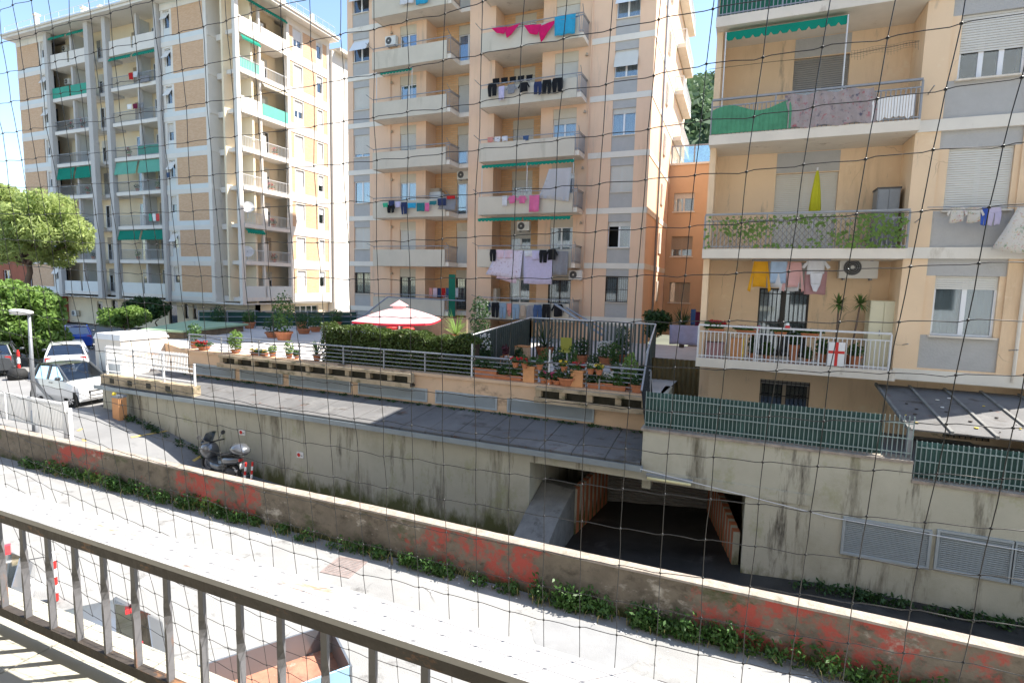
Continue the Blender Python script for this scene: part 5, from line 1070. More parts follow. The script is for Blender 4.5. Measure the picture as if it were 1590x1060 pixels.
def car(name, label, color, loc, rz, P, scale=1.0, plate=True, group=None):
    """P: stations (x, zlow, zbelt, halfwidth) of the body and (x, zroof, halfwidth) of the cabin, nose towards +x"""
    t = local(thing(name, label, 'car', loc, rz, group)); t.scale = (scale,)*3
    rings = []
    for x, zl, zb, hw in P['body']: rings.append([(x, -hw*.9, zl), (x, -hw, zl+(zb-zl)*.3), (x, -hw, zl+(zb-zl)*.62), (x, -hw*.93, zb-.02), (x, -hw*.7, zb+.025), (x, hw*.7, zb+.025), (x, hw*.93, zb-.02), (x, hw, zl+(zb-zl)*.62), (x, hw, zl+(zb-zl)*.3), (x, hw*.9, zl)])
    fix_normals(MB().loft(rings).build('body', color, t, smooth=False))
    C = P['cabin']   # list of (xb, zb, hwb, xt, zt, hwt): bottom edge and roof edge front to back
    xf0, xf1, xr1, xr0 = C['ws0'], C['ws1'], C['rw1'], C['rw0']; zb, zt, hb, ht = C['zb'], C['zt'], C['hb'], C['ht']
    n = 6
    roof = [[(xf1+(xr1-xf1)*k/n, y*ht, zt+C.get('arch', .05)*math.sin(math.pi*(k+.5)/(n+1))-(abs(y)**3)*.05) for y in (-1, -.75, 0, .75, 1)] for k in range(n+1)]
    th = [[(a, b, c+.03) for a, b, c in r] for r in roof]
    m = MB().loft(roof, cap=False, closed=False).loft(th, cap=False, closed=False); m.build('roof', C.get('roofm', color), t, smooth=True)
    def quad(nm, p, mtl, inset=0): MB().add(p, [tuple(range(len(p)))]).build(nm, mtl, t)
    gl = C.get('glass', 'glass_car')
    quad('windscreen', [(xf0, -hb*.86, zb), (xf0, hb*.86, zb), (xf1, ht*.92, zt), (xf1, -ht*.92, zt)], gl); quad('rear_window', [(xr0, -hb*.86, zb+.03), (xr0, hb*.86, zb+.03), (xr1, ht*.9, zt-.01), (xr1, -ht*.9, zt-.01)], gl)
    for s_ in (-1, 1):
        xm = C['pillar']; e = .04
        quad('side_window', [(xf0-.12, s_*hb, zb), (xm+e, s_*hb, zb), (xm+e, s_*ht, zt-.03), (xf1-.02, s_*ht, zt-.02)], gl); quad('side_window', [(xm-e, s_*hb, zb), (xr0+.25, s_*hb, zb), (xr1+.14, s_*ht, zt-.04), (xm-e, s_*ht, zt-.03)], gl)
        m = MB()
        for a, b in (((xf0, s_*hb*.93, zb), (xf1, s_*ht*.97, zt)), ((xm, s_*hb, zb), (xm, s_*ht, zt)), ((xr0+.06, s_*hb*.93, zb), (xr1, s_*ht*.95, zt))): MB().tube([a, b], .045, 6).build('pillar', C.get('pillm', color), t)
        0
        m = MB().lathe([(.01, -.1), (.06, -.08), (.075, 0), (.06, .07), (.01, .09)], (xf0-.25, s_*(hb+.12), zb+.08), 10, 'y'); m.build('door_mirror', C.get('mirm', 'car_dark'), t, smooth=True)
        MB().box(xm-.12+.2, xm+.06+.2, *sorted((s_*(hb*1.02), s_*(hb*1.04))), zb-.13, zb-.1).build('door_handle', 'car_dark', t)
        L = P['body']; xfr, xre = L[0][0], L[-1][0]
        hl = P['hl']; MB().lathe([(.01, 0), (hl[3], 0), (hl[3]*.9, .07), (.01, .1)], (hl[0]-.06, s_*hl[1], hl[2]), 12, 'x').build('headlight', 'light_clear', t, smooth=True)
        tl_ = P['tl']; MB().box(tl_[0]-.03, tl_[0]+.05, *sorted((s_*tl_[1], s_*(tl_[1]+tl_[4]))), tl_[2], tl_[3]).build('taillight', 'light_red', t)
        for x in P['wx']: wheel(t, x, s_*P['wy'], P['wr'], .19, s_); 
    m = MB()
    for s_ in (-1, 1):
        for x in P['wx']: m.lathe([(P['wr']*1.02, -.02), (P['wr']*1.14, -.02), (P['wr']*1.14, .03), (P['wr']*1.02, .03)], (x, s_*(P['wy']+.075), P['wr']), 18, 'y')
    m.build('wheel_arches', 'rubber', t)
    L = P['body']; MB().box(L[-1][0]-.03, L[-1][0]-.005, -.26, .26, P['pz'], P['pz']+.11).build('licence_plate', 'white_paint', t); MB().box(L[0][0]+.005, L[0][0]+.03, -.26, .26, P['pz']-.12, P['pz']-.01).build('licence_plate', 'white_paint', t)
    MB().box(L[0][0]-.01, L[0][0]+.02, -P['gw'], P['gw'], P['gz'], P['gz']+.07).build('front_grille', 'rubber', t); MB().box(xf0-.3, xr0+.3, -hb*.8, hb*.8, zb-.35, zb-.05).build('seats', 'rubber', t)
    return t
SM = dict(body=[(1.25, .3, .62, .58), (1.2, .2, .78, .7), (1.0, .18, .88, .77), (.6, .18, .97, .78), (0, .18, 1.02, .78), (-.7, .18, 1.05, .79), (-1.1, .2, 1.02, .77), (-1.25, .28, .9, .68)],
          cabin=dict(ws0=.72, ws1=.1, rw1=-.95, rw0=-1.18, zb=1.0, zt=1.5, hb=.74, ht=.6, pillar=-.25, roofm='car_dark', pillm='car_dark', arch=.06), hl=(1.17, .55, .72, .12), tl=(-1.24, .5, .6, .85, .14), wx=(.9, -.92), wy=.66, wr=.3, pz=.55, gw=.32, gz=.52)
HB = dict(body=[(1.95, .32, .6, .6), (1.85, .22, .72, .74), (1.4, .2, .85, .8), (.8, .2, .93, .82), (0, .2, .95, .82), (-1.2, .2, 1.0, .82), (-1.75, .22, 1.0, .8), (-1.92, .3, .85, .72)],
          cabin=dict(ws0=.95, ws1=.25, rw1=-1.35, rw0=-1.78, zb=.95, zt=1.43, hb=.77, ht=.58, pillar=-.3), hl=(1.78, .58, .68, .13), tl=(-1.86, .5, .72, .95, .22), wx=(1.2, -1.25), wy=.7, wr=.31, pz=.6, gw=.45, gz=.42)
car('small_white_car', 'tiny white two-seat car with dark roof parked at the top of the ramp', 'car_white', (-25.7, 13.6, zr(-25.6)+.0), math.radians(6), SM, 1.08)
sm = [o for o in bpy.data.objects if o.name.startswith('small_white_car')][0]
for s_ in (-1, 1): MB().hexa([(-.2, s_*.79-.006, .2), (.05, s_*.79-.006, .2), (.05, s_*.79+.006, .2), (-.2, s_*.79+.006, .2), (-1.12, s_*.785-.006, 1.0), (-.92, s_*.785-.006, 1.0), (-.92, s_*.785+.006, 1.0), (-1.12, s_*.785+.006, 1.0)]).build('safety_cell_stripe', 'car_grey', sm)
car('hatchback', 'white hatchback seen from behind beyond the tiny white car', 'car_white', (-33.6, 17.6, .83), math.radians(150), HB, 1.15)
car('hatchback', 'blue hatchback parked in front of the brick block ground floor', 'car_blue', (-44.6, 24.0, .83), math.radians(152), HB, 1.1)
car('hatchback', 'dark hatchback in the tree shade left of the white hatchback', 'car_dark', (-36.8, 15.9, .83), math.radians(150), HB, 1.1)
car('hatchback', 'dark hatchback cut off by the left edge of the photo', 'car_dark', (-34.5, 13.0, .83), math.radians(165), HB, 1.1)
car('hatchback', 'silver hatchback half hidden behind the white cabin', 'car_grey', (-32.2, 20.6, .83), math.radians(150), HB, 1.1)
ang_ = math.radians(240); rdir = Vector((math.cos(math.radians(60)), math.sin(math.radians(60)), 0))
HB2 = dict(HB); HB2['cabin'] = dict(HB['cabin'], glass='glass_green')
HB2['tl'] = (-1.6, .56, .95, 1.3, .1)
c = Vector((-7.45, 4.95, 0))-rdir*1.95
car('hatchback', 'silver hatchback with red rear lights parked just below the balcony', 'car_grey', (c.x, c.y, 0), ang_, HB2)
c = Vector((-11.2, 5.1, 0))-rdir*1.95
car('hatchback', 'dark grey hatchback tail at the bottom left below the balcony', 'car_grey', (c.x, c.y, 0), ang_, HB2)
# trailer bed below
tb = local(thing('trailer', 'open trailer with rusty bed and grey metal sides below the balcony', 'trailer', (-5.95, 4.98, 0), math.atan2(1.84, 1.24)))
# local x runs along the bed towards the road, y to the left
MB().box(-1.6, 1.15, -1.0, 0, .68, .74).build('bed_floor', 'rust_bed', tb)
MB().box(-1.6, 1.15, .0, .03, .66, 1.1).build('side_board', 'car_grey', tb); MB().box(-1.6, 1.15, -1.03, -1.0, .66, 1.1).build('side_board', mat('pale_blue', (.35, .55, .7), .5, .1) and 'pale_blue', tb)
MB().box(1.15, 1.18, -1.03, .03, .66, 1.1).build('end_board', 'car_grey', tb); MB().box(1.05, 1.148, -.12, -.002, .74, 1.12).build('corner_post', 'plastic_grey', tb)
for y in (-1.0, 0.0): wheel(tb, -.2, y*1.2+.1, .28, .17, -1 if y < 0 else 1)
MB().box(-2.4, -1.6, -.55, -.45, .5, .58).build('drawbar', 'iron_grey', tb)
# hoop barrier
hp = thing('hoop_barrier', 'red and white striped parking post with wire beside the parked cars', 'bollard', (-11.6, 5.62, 0))
for k in range(6): MB().lathe([(.01, 0), (.04, 0), (.04, .16), (.01, .16)], (-11.6, 5.62, .02+k*.16), 10).build('band', 'red_paint' if k % 2 == 0 else 'white_paint', hp)
MB().tube([(-11.6, 5.62, .03), (-12.3, 5.1, .03)], .025, 6).build('foot_bar', 'iron_grey', hp); MB().tube([(-11.6, 5.62, .92), (-12.0, 5.32, .86), (-12.6, 4.9, .92)], .008, 5).build('wire', 'iron_black', hp)
# scooter ----------------------------------------------------------------------------
sx = local(thing('scooter', 'silver maxi scooter parked on the ramp by the retaining wall', 'scooter', (-16.0, 12.75, zr(-16.2)+.02), math.radians(172)))
sx.rotation_euler[1] = 0
sx.scale = (1.1,)*3
for x, r in ((.72, .3), (-.68, .29)):
    m = MB(); rings = []
    for k in range(20):
        a = 2*math.pi*k/20; cc = Vector((x+(r-.055)*math.cos(a), 0, r+(r-.055)*math.sin(a))); rad = Vector((math.cos(a), 0, math.sin(a)))
        rings.append([cc+rad*.06*math.cos(b)+Vector((0, .055*math.sin(b), 0)) for b in (2*math.pi*q/8 for q in range(8))])
    w_ = MB().loft(rings+[rings[0]], cap=False).build('wheel', 'rubber', sx, smooth=True); MB().lathe([(.01, -.03), (r*.65, -.02), (r*.65, .02), (.01, .03)], (x, 0, r), 14, 'y').build('rim', 'steel', w_)
def hull(nm, st_, mtl, smooth=True):
    rings = []
    for x, zl, zh, hw in st_:
        zc, hz_ = (zl+zh)/2, (zh-zl)/2; rings.append([(x, hw*math.cos(a)*(1 if abs(math.cos(a)) > .1 else 1), zc+hz_*math.sin(a)) for a in (2*math.pi*q/12 for q in range(12))])
    return fix_normals(MB().loft(rings).build(nm, mtl, sx, smooth=smooth))
hull('front_fairing', [(.95, .72, .84, .08), (.85, .6, .98, .2), (.68, .5, 1.06, .27), (.52, .45, 1.05, .26), (.42, .5, .95, .2)], 'moto_silver'); hull('front_mudguard', [(1.0, .5, .56, .05), (.8, .55, .66, .09), (.6, .5, .62, .08)], 'moto_silver')
hull('footboard', [(.5, .25, .62, .2), (.2, .22, .5, .22), (-.1, .22, .52, .22), (-.35, .25, .6, .2)], 'car_dark'); hull('tail_fairing', [(-.1, .45, .72, .17), (-.4, .48, .8, .2), (-.8, .58, .84, .17), (-1.0, .7, .82, .08)], 'moto_silver')
hull('seat', [(.05, .68, .76, .12), (-.2, .72, .83, .17), (-.5, .76, .9, .17), (-.8, .8, .95, .14)], 'rubber'); hull('engine', [(-.15, .2, .45, .12), (-.55, .18, .45, .15), (-.8, .22, .4, .1)], 'fan_dark')
hull('exhaust', [(-.35, .25, .33, .05), (-.9, .34, .46, .07)], 'steel'); hull('top_case', [(-.72, .95, 1.15, .16), (-.8, .92, 1.25, .23), (-1.05, .92, 1.27, .25), (-1.25, .95, 1.18, .19), (-1.3, 1.0, 1.1, .1)], 'moto_silver')
MB().tube([(.72, -.09, .3), (.6, -.09, .75), (.5, 0, 1.0)], .025, 6).tube([(.72, .09, .3), (.6, .09, .75), (.5, 0, 1.0)], .025, 6).build('fork', 'steel', sx)
MB().tube([(.4, -.36, 1.08), (.46, -.15, 1.07), (.5, 0, 1.05), (.46, .15, 1.07), (.4, .36, 1.08)], .022, 6).build('handlebar', 'rubber', sx)
ws = [[(.78-.28*t, y*(.2-.03*t), 1.02+.38*t-.03*abs(y)) for y in (-1, -.5, 0, .5, 1)] for t in (0, .5, 1)]
MB().loft(ws, cap=False, closed=False).build('windshield', 'glass_car', sx, smooth=True)
for s_ in (-1, 1): MB().tube([(.46, s_*.2, 1.1), (.5, s_*.34, 1.25)], .01, 5).lathe([(.01, -.01), (.07, -.01), (.07, .01), (.01, .01)], (.5, s_*.38, 1.28), 10, 'x').build('mirror', 'fan_dark', sx); MB().lathe([(.01, 0), (.08, 0), (.06, .05), (.01, .06)], (.86, s_*.12, .82), 10, 'x').build('headlight', 'light_clear', sx)
MB().box(-1.12, -1.1, -.1, .1, .52, .68).build('licence_plate', 'white_paint', sx); MB().box(-1.04, -1.0, -.07, .07, .72, .8).build('taillight', 'light_red', sx); MB().tube([(-.1, -.2, .25), (-.2, -.35, .0)], .015, 5).build('stand', 'steel', sx)
bp = thing('striped_posts', 'two short red and white striped posts leaning together beside the scooter', 'bollard', (-14.6, 12.6, zr(-14.6)))
for dx in (0, .14):
    for k in range(7):
        p0 = Vector((-14.7+dx+.02*k, 12.5+dx, zr(-14.6)+k*.14)); MB().tube([p0, p0+Vector((.02, 0, .14))], .035, 8).build('band', 'red_paint' if k % 2 == 0 else 'white_paint', bp)
# ================================================================ street furniture
lp = thing('street_lamp', 'grey street lamp post with flat white head at the left', 'street lamp', (-21.35, 10.5, .2))
pT = at(45, 487, Y=10.5); xl_, zl_ = pT.x, pT.z
MB().tube([(xl_-.1, 10.5, .0), (xl_-.08, 10.5, 1.5)], .1, 10).build('base_pole', 'iron_grey', lp, smooth=True); MB().tube([(xl_-.08, 10.5, 1.5), (xl_, 10.5, zl_)], .07, 10, .045).build('pole', 'iron_grey', lp, smooth=True)
h0 = MB(); rings = []
for t, ww, hh in ((-.12, .06, .05), (0, .14, .07), (.35, .19, .09), (.75, .17, .075), (1.0, .05, .03)): rings.append([(xl_-t*1.12, 10.5+ww*math.cos(a), zl_+.04+.02*t+hh*math.sin(a)) for a in (2*math.pi*q/12 for q in range(12))])
h0.loft(rings); fix_normals(h0.build('lamp_head', 'white_paint', lp, smooth=True)); MB().box(xl_-.95, xl_-.3, 10.39, 10.61, zl_-.055, zl_-.03).build('lens', 'light_clear', lp)
gt = thing('white_gate', 'white slatted gate panels along the wall beside the street lamp', 'gate', (-22.3, 10.42, 1.0))
for x0, x1 in ((-27.2, -23.75), (-23.65, -20.35)):
    f = MB().box(x0, x1, 10.4, 10.44, 1.0, 1.05).box(x0, x1, 10.4, 10.44, 1.85, 1.9).box(x0, x0+.05, 10.4, 10.44, 1.05, 1.85).box(x1-.05, x1, 10.4, 10.44, 1.05, 1.85).build('frame', 'white_paint', gt); me = None
    n = int((x1-x0)/.085)
    for k in range(n):
        if me is None: me = MB().box(x0+.06, x0+.115, 10.405, 10.435, 1.0, 1.96).build('slat', 'white_paint', f)
        else: b = me.copy(); COL.objects.link(b); b.location = (k*.085, 0, 0)
MB().box(-20.3, -20.18, 10.36, 10.48, .6, 2.0).build('post', 'white_paint', gt); MB().box(-20.08, -19.98, 10.36, 10.48, .6, 1.8).build('post', 'white_paint', gt)
cbn = thing('white_cabin', 'white flat-topped box cabin at the top of the ramp behind the fence', 'cabin', (-24.7, 14.8, 1.0))
MB().box(-26.4, -24.6, 14.9, 17.0, .8, 3.35).build('body', 'left_white', cbn); MB().hexa([(-26.45, 14.85, 3.35), (-24.55, 14.85, 3.35), (-24.55, 17.05, 3.35), (-26.45, 17.05, 3.35), (-26.35, 14.93, 3.6), (-24.65, 14.93, 3.6), (-24.65, 16.95, 3.6), (-26.35, 16.95, 3.6)]).build('lid', 'white_paint', cbn)
MB().box(-25.9, -24.45, 14.75, 14.8, .9, 2.75).build('side_board', 'pale_panel', cbn); MB().box(-24.59, -24.56, 15.0, 16.9, 2.6, 2.68).build('strap', 'orange_bin', cbn)
wf = thing('white_fence', 'white railing on a stained concrete kerb at the left end of the garage roof', 'fence', (-21, 13.55, 1.8))
MB().box(-23.6, -18.2, 13.45, 13.75, 1.80, 2.18).build('kerb', 'planter_conc', wf)
for k in range(4): MB().box(-23.0+k*1.1, -22.75+k*1.1, 13.435, 13.449, 1.88, 2.08).build('drain_hole', 'joint_hole_dark', wf)  # dark plates on the kerb face, painted as the shade inside holes
for x in (-23.4, -21.7, -20.0, -18.3): MB().box(x-.03, x+.03, 13.57, 13.63, 2.18, 3.3 if x < -18.5 else 3.0).build('post', 'white_paint', wf)
for z in (2.3, 2.62, 2.78, 3.25): MB().box(-23.4, -18.3 if z < 3 else -18.6, 13.58, 13.62, z, z+.035).build('rail', 'white_paint', wf)
me = None
for k in range(62):
    if me is None: me = MB().box(-23.35, -23.325, 13.59, 13.61, 2.66, 3.36).build('bar', 'white_paint', wf)
    elif k < 58: b = me.copy(); COL.objects.link(b); b.location = (k*.082, 0, 0)
ob_ = thing('orange_bin', 'orange street bin with yellow knob at the foot of the retaining wall', 'bin', (-21.8, 13.05, 1.0))
MB().box(-22.02, -21.62, 12.9, 13.2, zr(-21.8)-.05, zr(-21.8)+.85).build('bin_body', 'orange_bin', ob_); MB().box(-22.04, -21.6, 12.88, 13.22, zr(-21.8)+.85, zr(-21.8)+.93).build('lid', 'plastic_grey', ob_)
MB().lathe([(.01, -.05), (.06, -.05), (.075, 0), (.05, .06), (.01, .08)], (-21.95, 12.95, zr(-21.8)+.97), 10).build('knob', 'flower_yellow', ob_)
for px, py, lab in ((376, 671, 'small white notice plate with red circle on the retaining wall behind the scooter'), (466, 706, 'small white notice plate with red circle midway along the retaining wall')):
    p = at(px, py, Y=BY-.02); t = thing('notice_plate', lab, 'sign', p); MB().box(p.x-.14, p.x+.14, BY-.03, BY-.006, p.z-.1, p.z+.1).build('plate', 'white_paint', t)
    MB().lathe([(.04, 0), (.065, 0), (.065, .006), (.04, .006)], (p.x-.05, BY-.037, p.z), 14, 'y').build('red_ring', 'red_paint', t); MB().box(p.x+.03, p.x+.11, BY-.036, BY-.031, p.z-.03, p.z+.0).build('lettering', 'plastic_grey', t)
cn = thing('black_planter', 'black rounded planter with red and white post beside the parked cars', 'planter', (-29.5, 13.9, 1.26))
p = at(28, 588, Z=.83); MB().lathe([(.01, 0), (.4, 0), (.42, .3), (.3, .5), (.01, .55)], (p.x, p.y, .83), 14).build('body', 'rubber', cn, smooth=True)
for k in range(4): MB().lathe([(.01, 0), (.07, 0), (.07, .25), (.01, .25)], (p.x-.5, p.y+.3, 0.84+k*.35), 10).lathe([(.01, 0), (.05, 0), (.05, .1), (.01, .1)], (p.x-.5, p.y+.3, 1.09+k*.35), 8).build('post_band', 'red_paint' if k % 2 else 'white_paint', cn)
# ================================================================ air conditioners and dishes
def aircon(label, x, y, z, w_=.8, h=.55, logo=False, fr=None):
    t = thing('air_conditioner', label, 'air conditioner', (x, y, z)); fr = fr or (lambda u, d, zz: (x+u, y+d, z+zz))
    MB().fbox(fr, -w_/2, w_/2, 0, .3, 0, h).build('casing', 'plastic_white', t)
    g = MB()
    rings = []
    for rr in (.07, .12, .17, .21):
        pts = [fr(-w_*.16+rr*math.cos(a), -.012, h*.5+rr*math.sin(a)) for a in (2*math.pi*q/18 for q in range(19))]; g.tube(pts, .006, 4, cap=False)
    g.build('fan_guard', 'plastic_grey', t)
    c = [fr(-w_*.16+.22*math.cos(a), -.006, h*.5+.22*math.sin(a)) for a in (2*math.pi*q/20 for q in range(20))]; c2 = [fr(-w_*.16+.22*math.cos(a), .002, h*.5+.22*math.sin(a)) for a in (2*math.pi*q/20 for q in range(20))]
    MB().loft([c, c2]).build('fan_opening', 'fan_dark', t); MB().lathe([(.01, 0), (.05, 0), (.05, .01), (.01, .012)], fr(-w_*.16, -.02, h*.5), 10, 'y').build('fan_hub', 'plastic_white', t)
    for u in (-w_*.35, w_*.35): MB().fbox(fr, u-.02, u+.02, .02, .42, -.05, -.003).build('bracket', 'plastic_grey', t)
    if logo:
        m = MB(); m.add([fr(w_*.36+.085*math.cos(a), -.004, h*.83+.026*math.sin(a)+.012*math.cos(a)) for a in (2*math.pi*q/20 for q in range(20))], [tuple(range(20))]); m.build('logo_oval', mat('logo_blue', (.02, .04, .3), .5, .02), t)
        cu = bpy.data.curves.new('logo_text', 'FONT'); cu.body = 'SAMSUNG'; cu.size = .026; cu.align_x = 'CENTER'; cu.align_y = 'CENTER'; cu.extrude = .0008
        o = bpy.data.objects.new('logo_lettering', cu); COL.objects.link(o); o.parent = t; p = Vector(fr(w_*.36, -.007, h*.83))-ORG[t.name]; o.location = p; o.rotation_euler = (math.pi/2, -.13, 0); cu.materials.append(M['white_paint']); dg = bpy.context.evaluated_depsgraph_get(); me_ = bpy.data.meshes.new_from_object(o.evaluated_get(dg)); o2 = bpy.data.objects.new('logo_lettering', me_); COL.objects.link(o2); o2.parent = t; o2.location = o.location; o2.rotation_euler = o.rotation_euler; bpy.data.objects.remove(o)
p = at(1333, 432, Y=RY+.75); aircon('white air conditioner with blue maker oval under the lowest balcony ceiling', p.x, RY+.85, p.z, .92, .6, True)
for lab, px, py, Y_ in (('white air conditioner on the wall of the central block fifth balcony', 606, 70, CYF-.36), ('air conditioner above the inner door of the left central balcony', 718, 278, CYF+rec-.36), ('air conditioner under the green awning of the central block', 812, 358, CYF+rec-1.3), ('air conditioner below the balcony at the right of the hanging sheets', 893, 434, CYF-.36)):
    p = at(px, py, Y=Y_); aircon(lab, p.x, Y_, p.z)
for lab, px, py in (('air conditioner inside the top left balcony of the brick block', 100, 80), ('air conditioner inside the balcony with green panels of the brick block', 104, 131), ('air conditioner inside the lowest right balcony of the brick block', 236, 418), ('air conditioner on the ground floor wall behind the leafy tree', 115, 490)):
    Y_ = LY+1.05 if py < 480 else LY+1.5; p = at(px, py, Y=Y_); aircon(lab, p.x, Y_, p.z)
for lab, px, py, rr in (('white satellite dish on the sunny side of the brick block, upper one', 385, 322, .5), ('white satellite dish on the sunny side of the brick block, lower one', 384, 391, .5), ('white satellite dish on the brick block roof edge', 137, 25, .55)):
    q = at(px, py, X=LX-.35) if px > 300 else at(px, py, Y=LY-.2); t = thing('satellite_dish', lab, 'satellite dish', q); n = Vector((.75, -.6, .35)).normalized(); a = n.cross(Vector((0, 0, 1))).normalized(); b = n.cross(a)
    rings = [[q+n*(.25*s_*s_*rr)+(a*math.cos(t_)+b*math.sin(t_))*rr*s_ for t_ in (2*math.pi*k/18 for k in range(18))] for s_ in (.02, .35, .7, 1)]
    MB().loft(rings, cap=False).build('reflector', 'white_paint', t, smooth=True); MB().tube([q, q+n*rr*.9-Vector((0, 0, .1))], .02, 5).build('feed_arm', 'iron_grey', t); MB().tube([q, q-n*.25, q-n*.25-Vector((0, 0, .8))], .03, 6).build('mast', 'iron_grey', t)
# ================================================================ laundry
rc = random.Random(31)
def cloth(kind, label, colm, x0, y0, x1, y1, Y_, group=None, cat='laundry', name=None, amp=.045):
    p, q = at(x0, y0, Y=Y_), at(x1, y1, Y=Y_); ua, ub = p.x, q.x
    pm = at((x0+x1)/2, y0, Y=Y_); qm = at((x0+x1)/2, y1, Y=Y_); zt, zb = pm.z, qm.z; W, H = ub-ua, zt-zb; ph = rc.uniform(0, 6)
    m = MB()
    def patch(c):   # c: four corners (u,v) in 0..1, tl tr br bl
        n, k_ = 8, 6; vs = []
        for layer in (0, 1):
            for j in range(k_+1):
                for i in range(n+1):
                    s_, t = i/n, j/k_; a = (c[0][0]*(1-s_)+c[1][0]*s_)*(1-t)+(c[3][0]*(1-s_)+c[2][0]*s_)*t; b = (c[0][1]*(1-s_)+c[1][1]*s_)*(1-t)+(c[3][1]*(1-s_)+c[2][1]*s_)*t
                    vs.append((ua+W*a, Y_+amp*(b+.25)*math.sin(a*W*11+ph)+layer*.012+.01*math.sin(b*7+ph), zt-H*b+.012*math.sin(a*9+ph)*b))
        N = (n+1)*(k_+1); fs = [(j*(n+1)+i, j*(n+1)+i+1, (j+1)*(n+1)+i+1, (j+1)*(n+1)+i) for j in range(k_) for i in range(n)]
        fs2 = [tuple(N+v for v in reversed(f)) for f in fs]; ed = [j*(n+1) for j in range(k_+1)]; ed2 = [j*(n+1)+n for j in range(k_+1)]
        for e in (ed, ed2): fs2 += [(e[i], e[i+1], N+e[i+1], N+e[i]) for i in range(k_)]
        fs2 += [(k_*(n+1)+i, k_*(n+1)+i+1, N+k_*(n+1)+i+1, N+k_*(n+1)+i) for i in range(n)]
        m.add(vs, fs+fs2)
    if kind == 'rect': patch(((0, 0), (1, 0), (.98, 1), (.02, 1)))
    elif kind == 'flare': patch(((.3, 0), (1, 0), (.95, 1), (0, .85)))
    elif kind == 'trousers': patch(((.08, 0), (.92, 0), (1, .3), (0, .3))); patch(((0, .3), (.49, .3), (.42, 1), (.08, .98))); patch(((.51, .3), (1, .3), (.94, .97), (.58, 1)))
    elif kind == 'shirt': patch(((.2, 0), (.8, 0), (.82, .95), (.18, 1))); patch(((.2, 0), (.2, .3), (.08, .62), (-.02, .5))); patch(((.8, .3), (.8, 0), (1.02, .5), (.92, .62)))
    elif kind == 'sweater': patch(((.2, .04), (.8, .04), (.8, .85), (.2, .85))); patch(((.2, .04), (.22, .3), (.12, 1), (-.02, .95))); patch(((.78, .3), (.8, .04), (1.02, .95), (.9, 1)))
    elif kind == 'body': patch(((.1, 0), (.9, 0), (.8, .6), (.2, .6))); patch(((.2, .6), (.8, .6), (.6, 1), (.4, 1)))
    elif kind == 'swag': patch(((0, 0), (.55, .1), (.45, .6), (.2, .5))); patch(((.45, .2), (1, 0), (.8, .5), (.55, 1)))
    o = m.build(name or {'rect': 'towel', 'flare': 'curtain', 'trousers': 'trousers', 'shirt': 'shirt', 'sweater': 'sweater', 'body': 'bodysuit', 'swag': 'cloth'}[kind], colm, smooth=True)
    return tag(o, label, cat, group)
def line(label, x0, y0, x1, y1, Y_, group=None):
    o = MB().tube([at(x0, y0, Y=Y_), at((x0+x1)/2, (y0+y1)/2+1.2, Y=Y_), at(x1, y1, Y=Y_)], .008, 5).build('clothesline', 'iron_grey'); tag(o, label, 'clothesline')
k_ = cloth_mat
LB_ = BY_-.28
magenta, sky_b, black, navy, white = k_('magenta', (.7, .01, .14)), k_('sky', (.04, .38, .6)), k_('black', (.012, .012, .014)), k_('navy', (.03, .045, .12)), k_('white', (.72, .72, .74))
grey, jeans, jeans_l, pink, beige = k_('grey', (.28, .28, .3)), k_('jeans', (.06, .11, .23)), k_('jeans_light', (.28, .38, .48)), k_('pink', (.75, .18, .36)), k_('beige', (.5, .38, .28))
lilac, teal, salmon, red_c, palepink = k_('lilac', (.6, .55, .72)), k_('teal', (.03, .2, .22)), k_('salmon', (.7, .3, .25)), k_('red', (.55, .02, .02)), k_('palepink', (.75, .58, .66))
def dotted(name, base, dots, sc):
    mat('cloth_'+name, base, .9, .04, 3, stain=[(d, .28, (sc, sc, sc)) for d in dots], trans=.2); return 'cloth_'+name
dots = dotted('dotted', (.7, .64, .74), [(.25, .06, .1)], 9); floral = dotted('floral', (.7, .66, .6), [(.5, .15, .15), (.15, .3, .15), (.6, .4, .1)], 14)
# top balcony (blue and magenta), dark row, mid rows
line('clothesline of the balcony with magenta and blue cloths', 762, 42, 896, 28, LB_)
cloth('swag', 'magenta cloth hung at the left of the upper central balcony', magenta, 763, 40, 808, 60, LB_); cloth('swag', 'magenta cloth hung in the middle of the upper central balcony', magenta, 813, 35, 863, 66, LB_)
cloth('rect', 'sky blue towel beside the magenta cloths', sky_b, 861, 24, 893, 54, LB_)
cloth('rect', 'white towel on the topmost left central balcony', white, 621, -6, 642, 6, LB_); cloth('rect', 'turquoise towel on the topmost left central balcony', sky_b, 645, -6, 665, 6, LB_)
line('clothesline of the balcony with black clothes', 756, 131, 878, 118, LB_)
for i, (kd, cm, a, b, c, d, nm) in enumerate((('trousers', black, 757, 129, 771, 150, 'black trousers at the left end of the black laundry row'), ('rect', lilac, 774, 134, 783, 155, 'lilac towel among the black laundry'), ('shirt', grey, 786, 131, 802, 146, 'grey shirt among the black laundry'), ('shirt', black, 804, 128, 822, 143, 'black top right of the grey shirt'), ('trousers', navy, 829, 127, 841, 147, 'navy trousers leftmost in the right bunch of dark laundry'), ('trousers', black, 842, 124, 856, 146, 'black trousers in the middle of the right bunch of dark laundry'), ('trousers', black, 857, 121, 874, 143, 'black trousers rightmost in the right bunch of dark laundry'))): cloth(kd, nm, cm, a, b, c, d, LB_)
for i in range(5): cloth('rect', ['dark', 'small dark', 'short dark', 'narrow dark', 'black'][i]+' sock row piece %s on the inner line above the black laundry' % ordn[i], black, 765+i*13, 122-i*1.4, 775+i*13, 131-i*1.4, CYF-.5, group='dark pieces on the inner line')
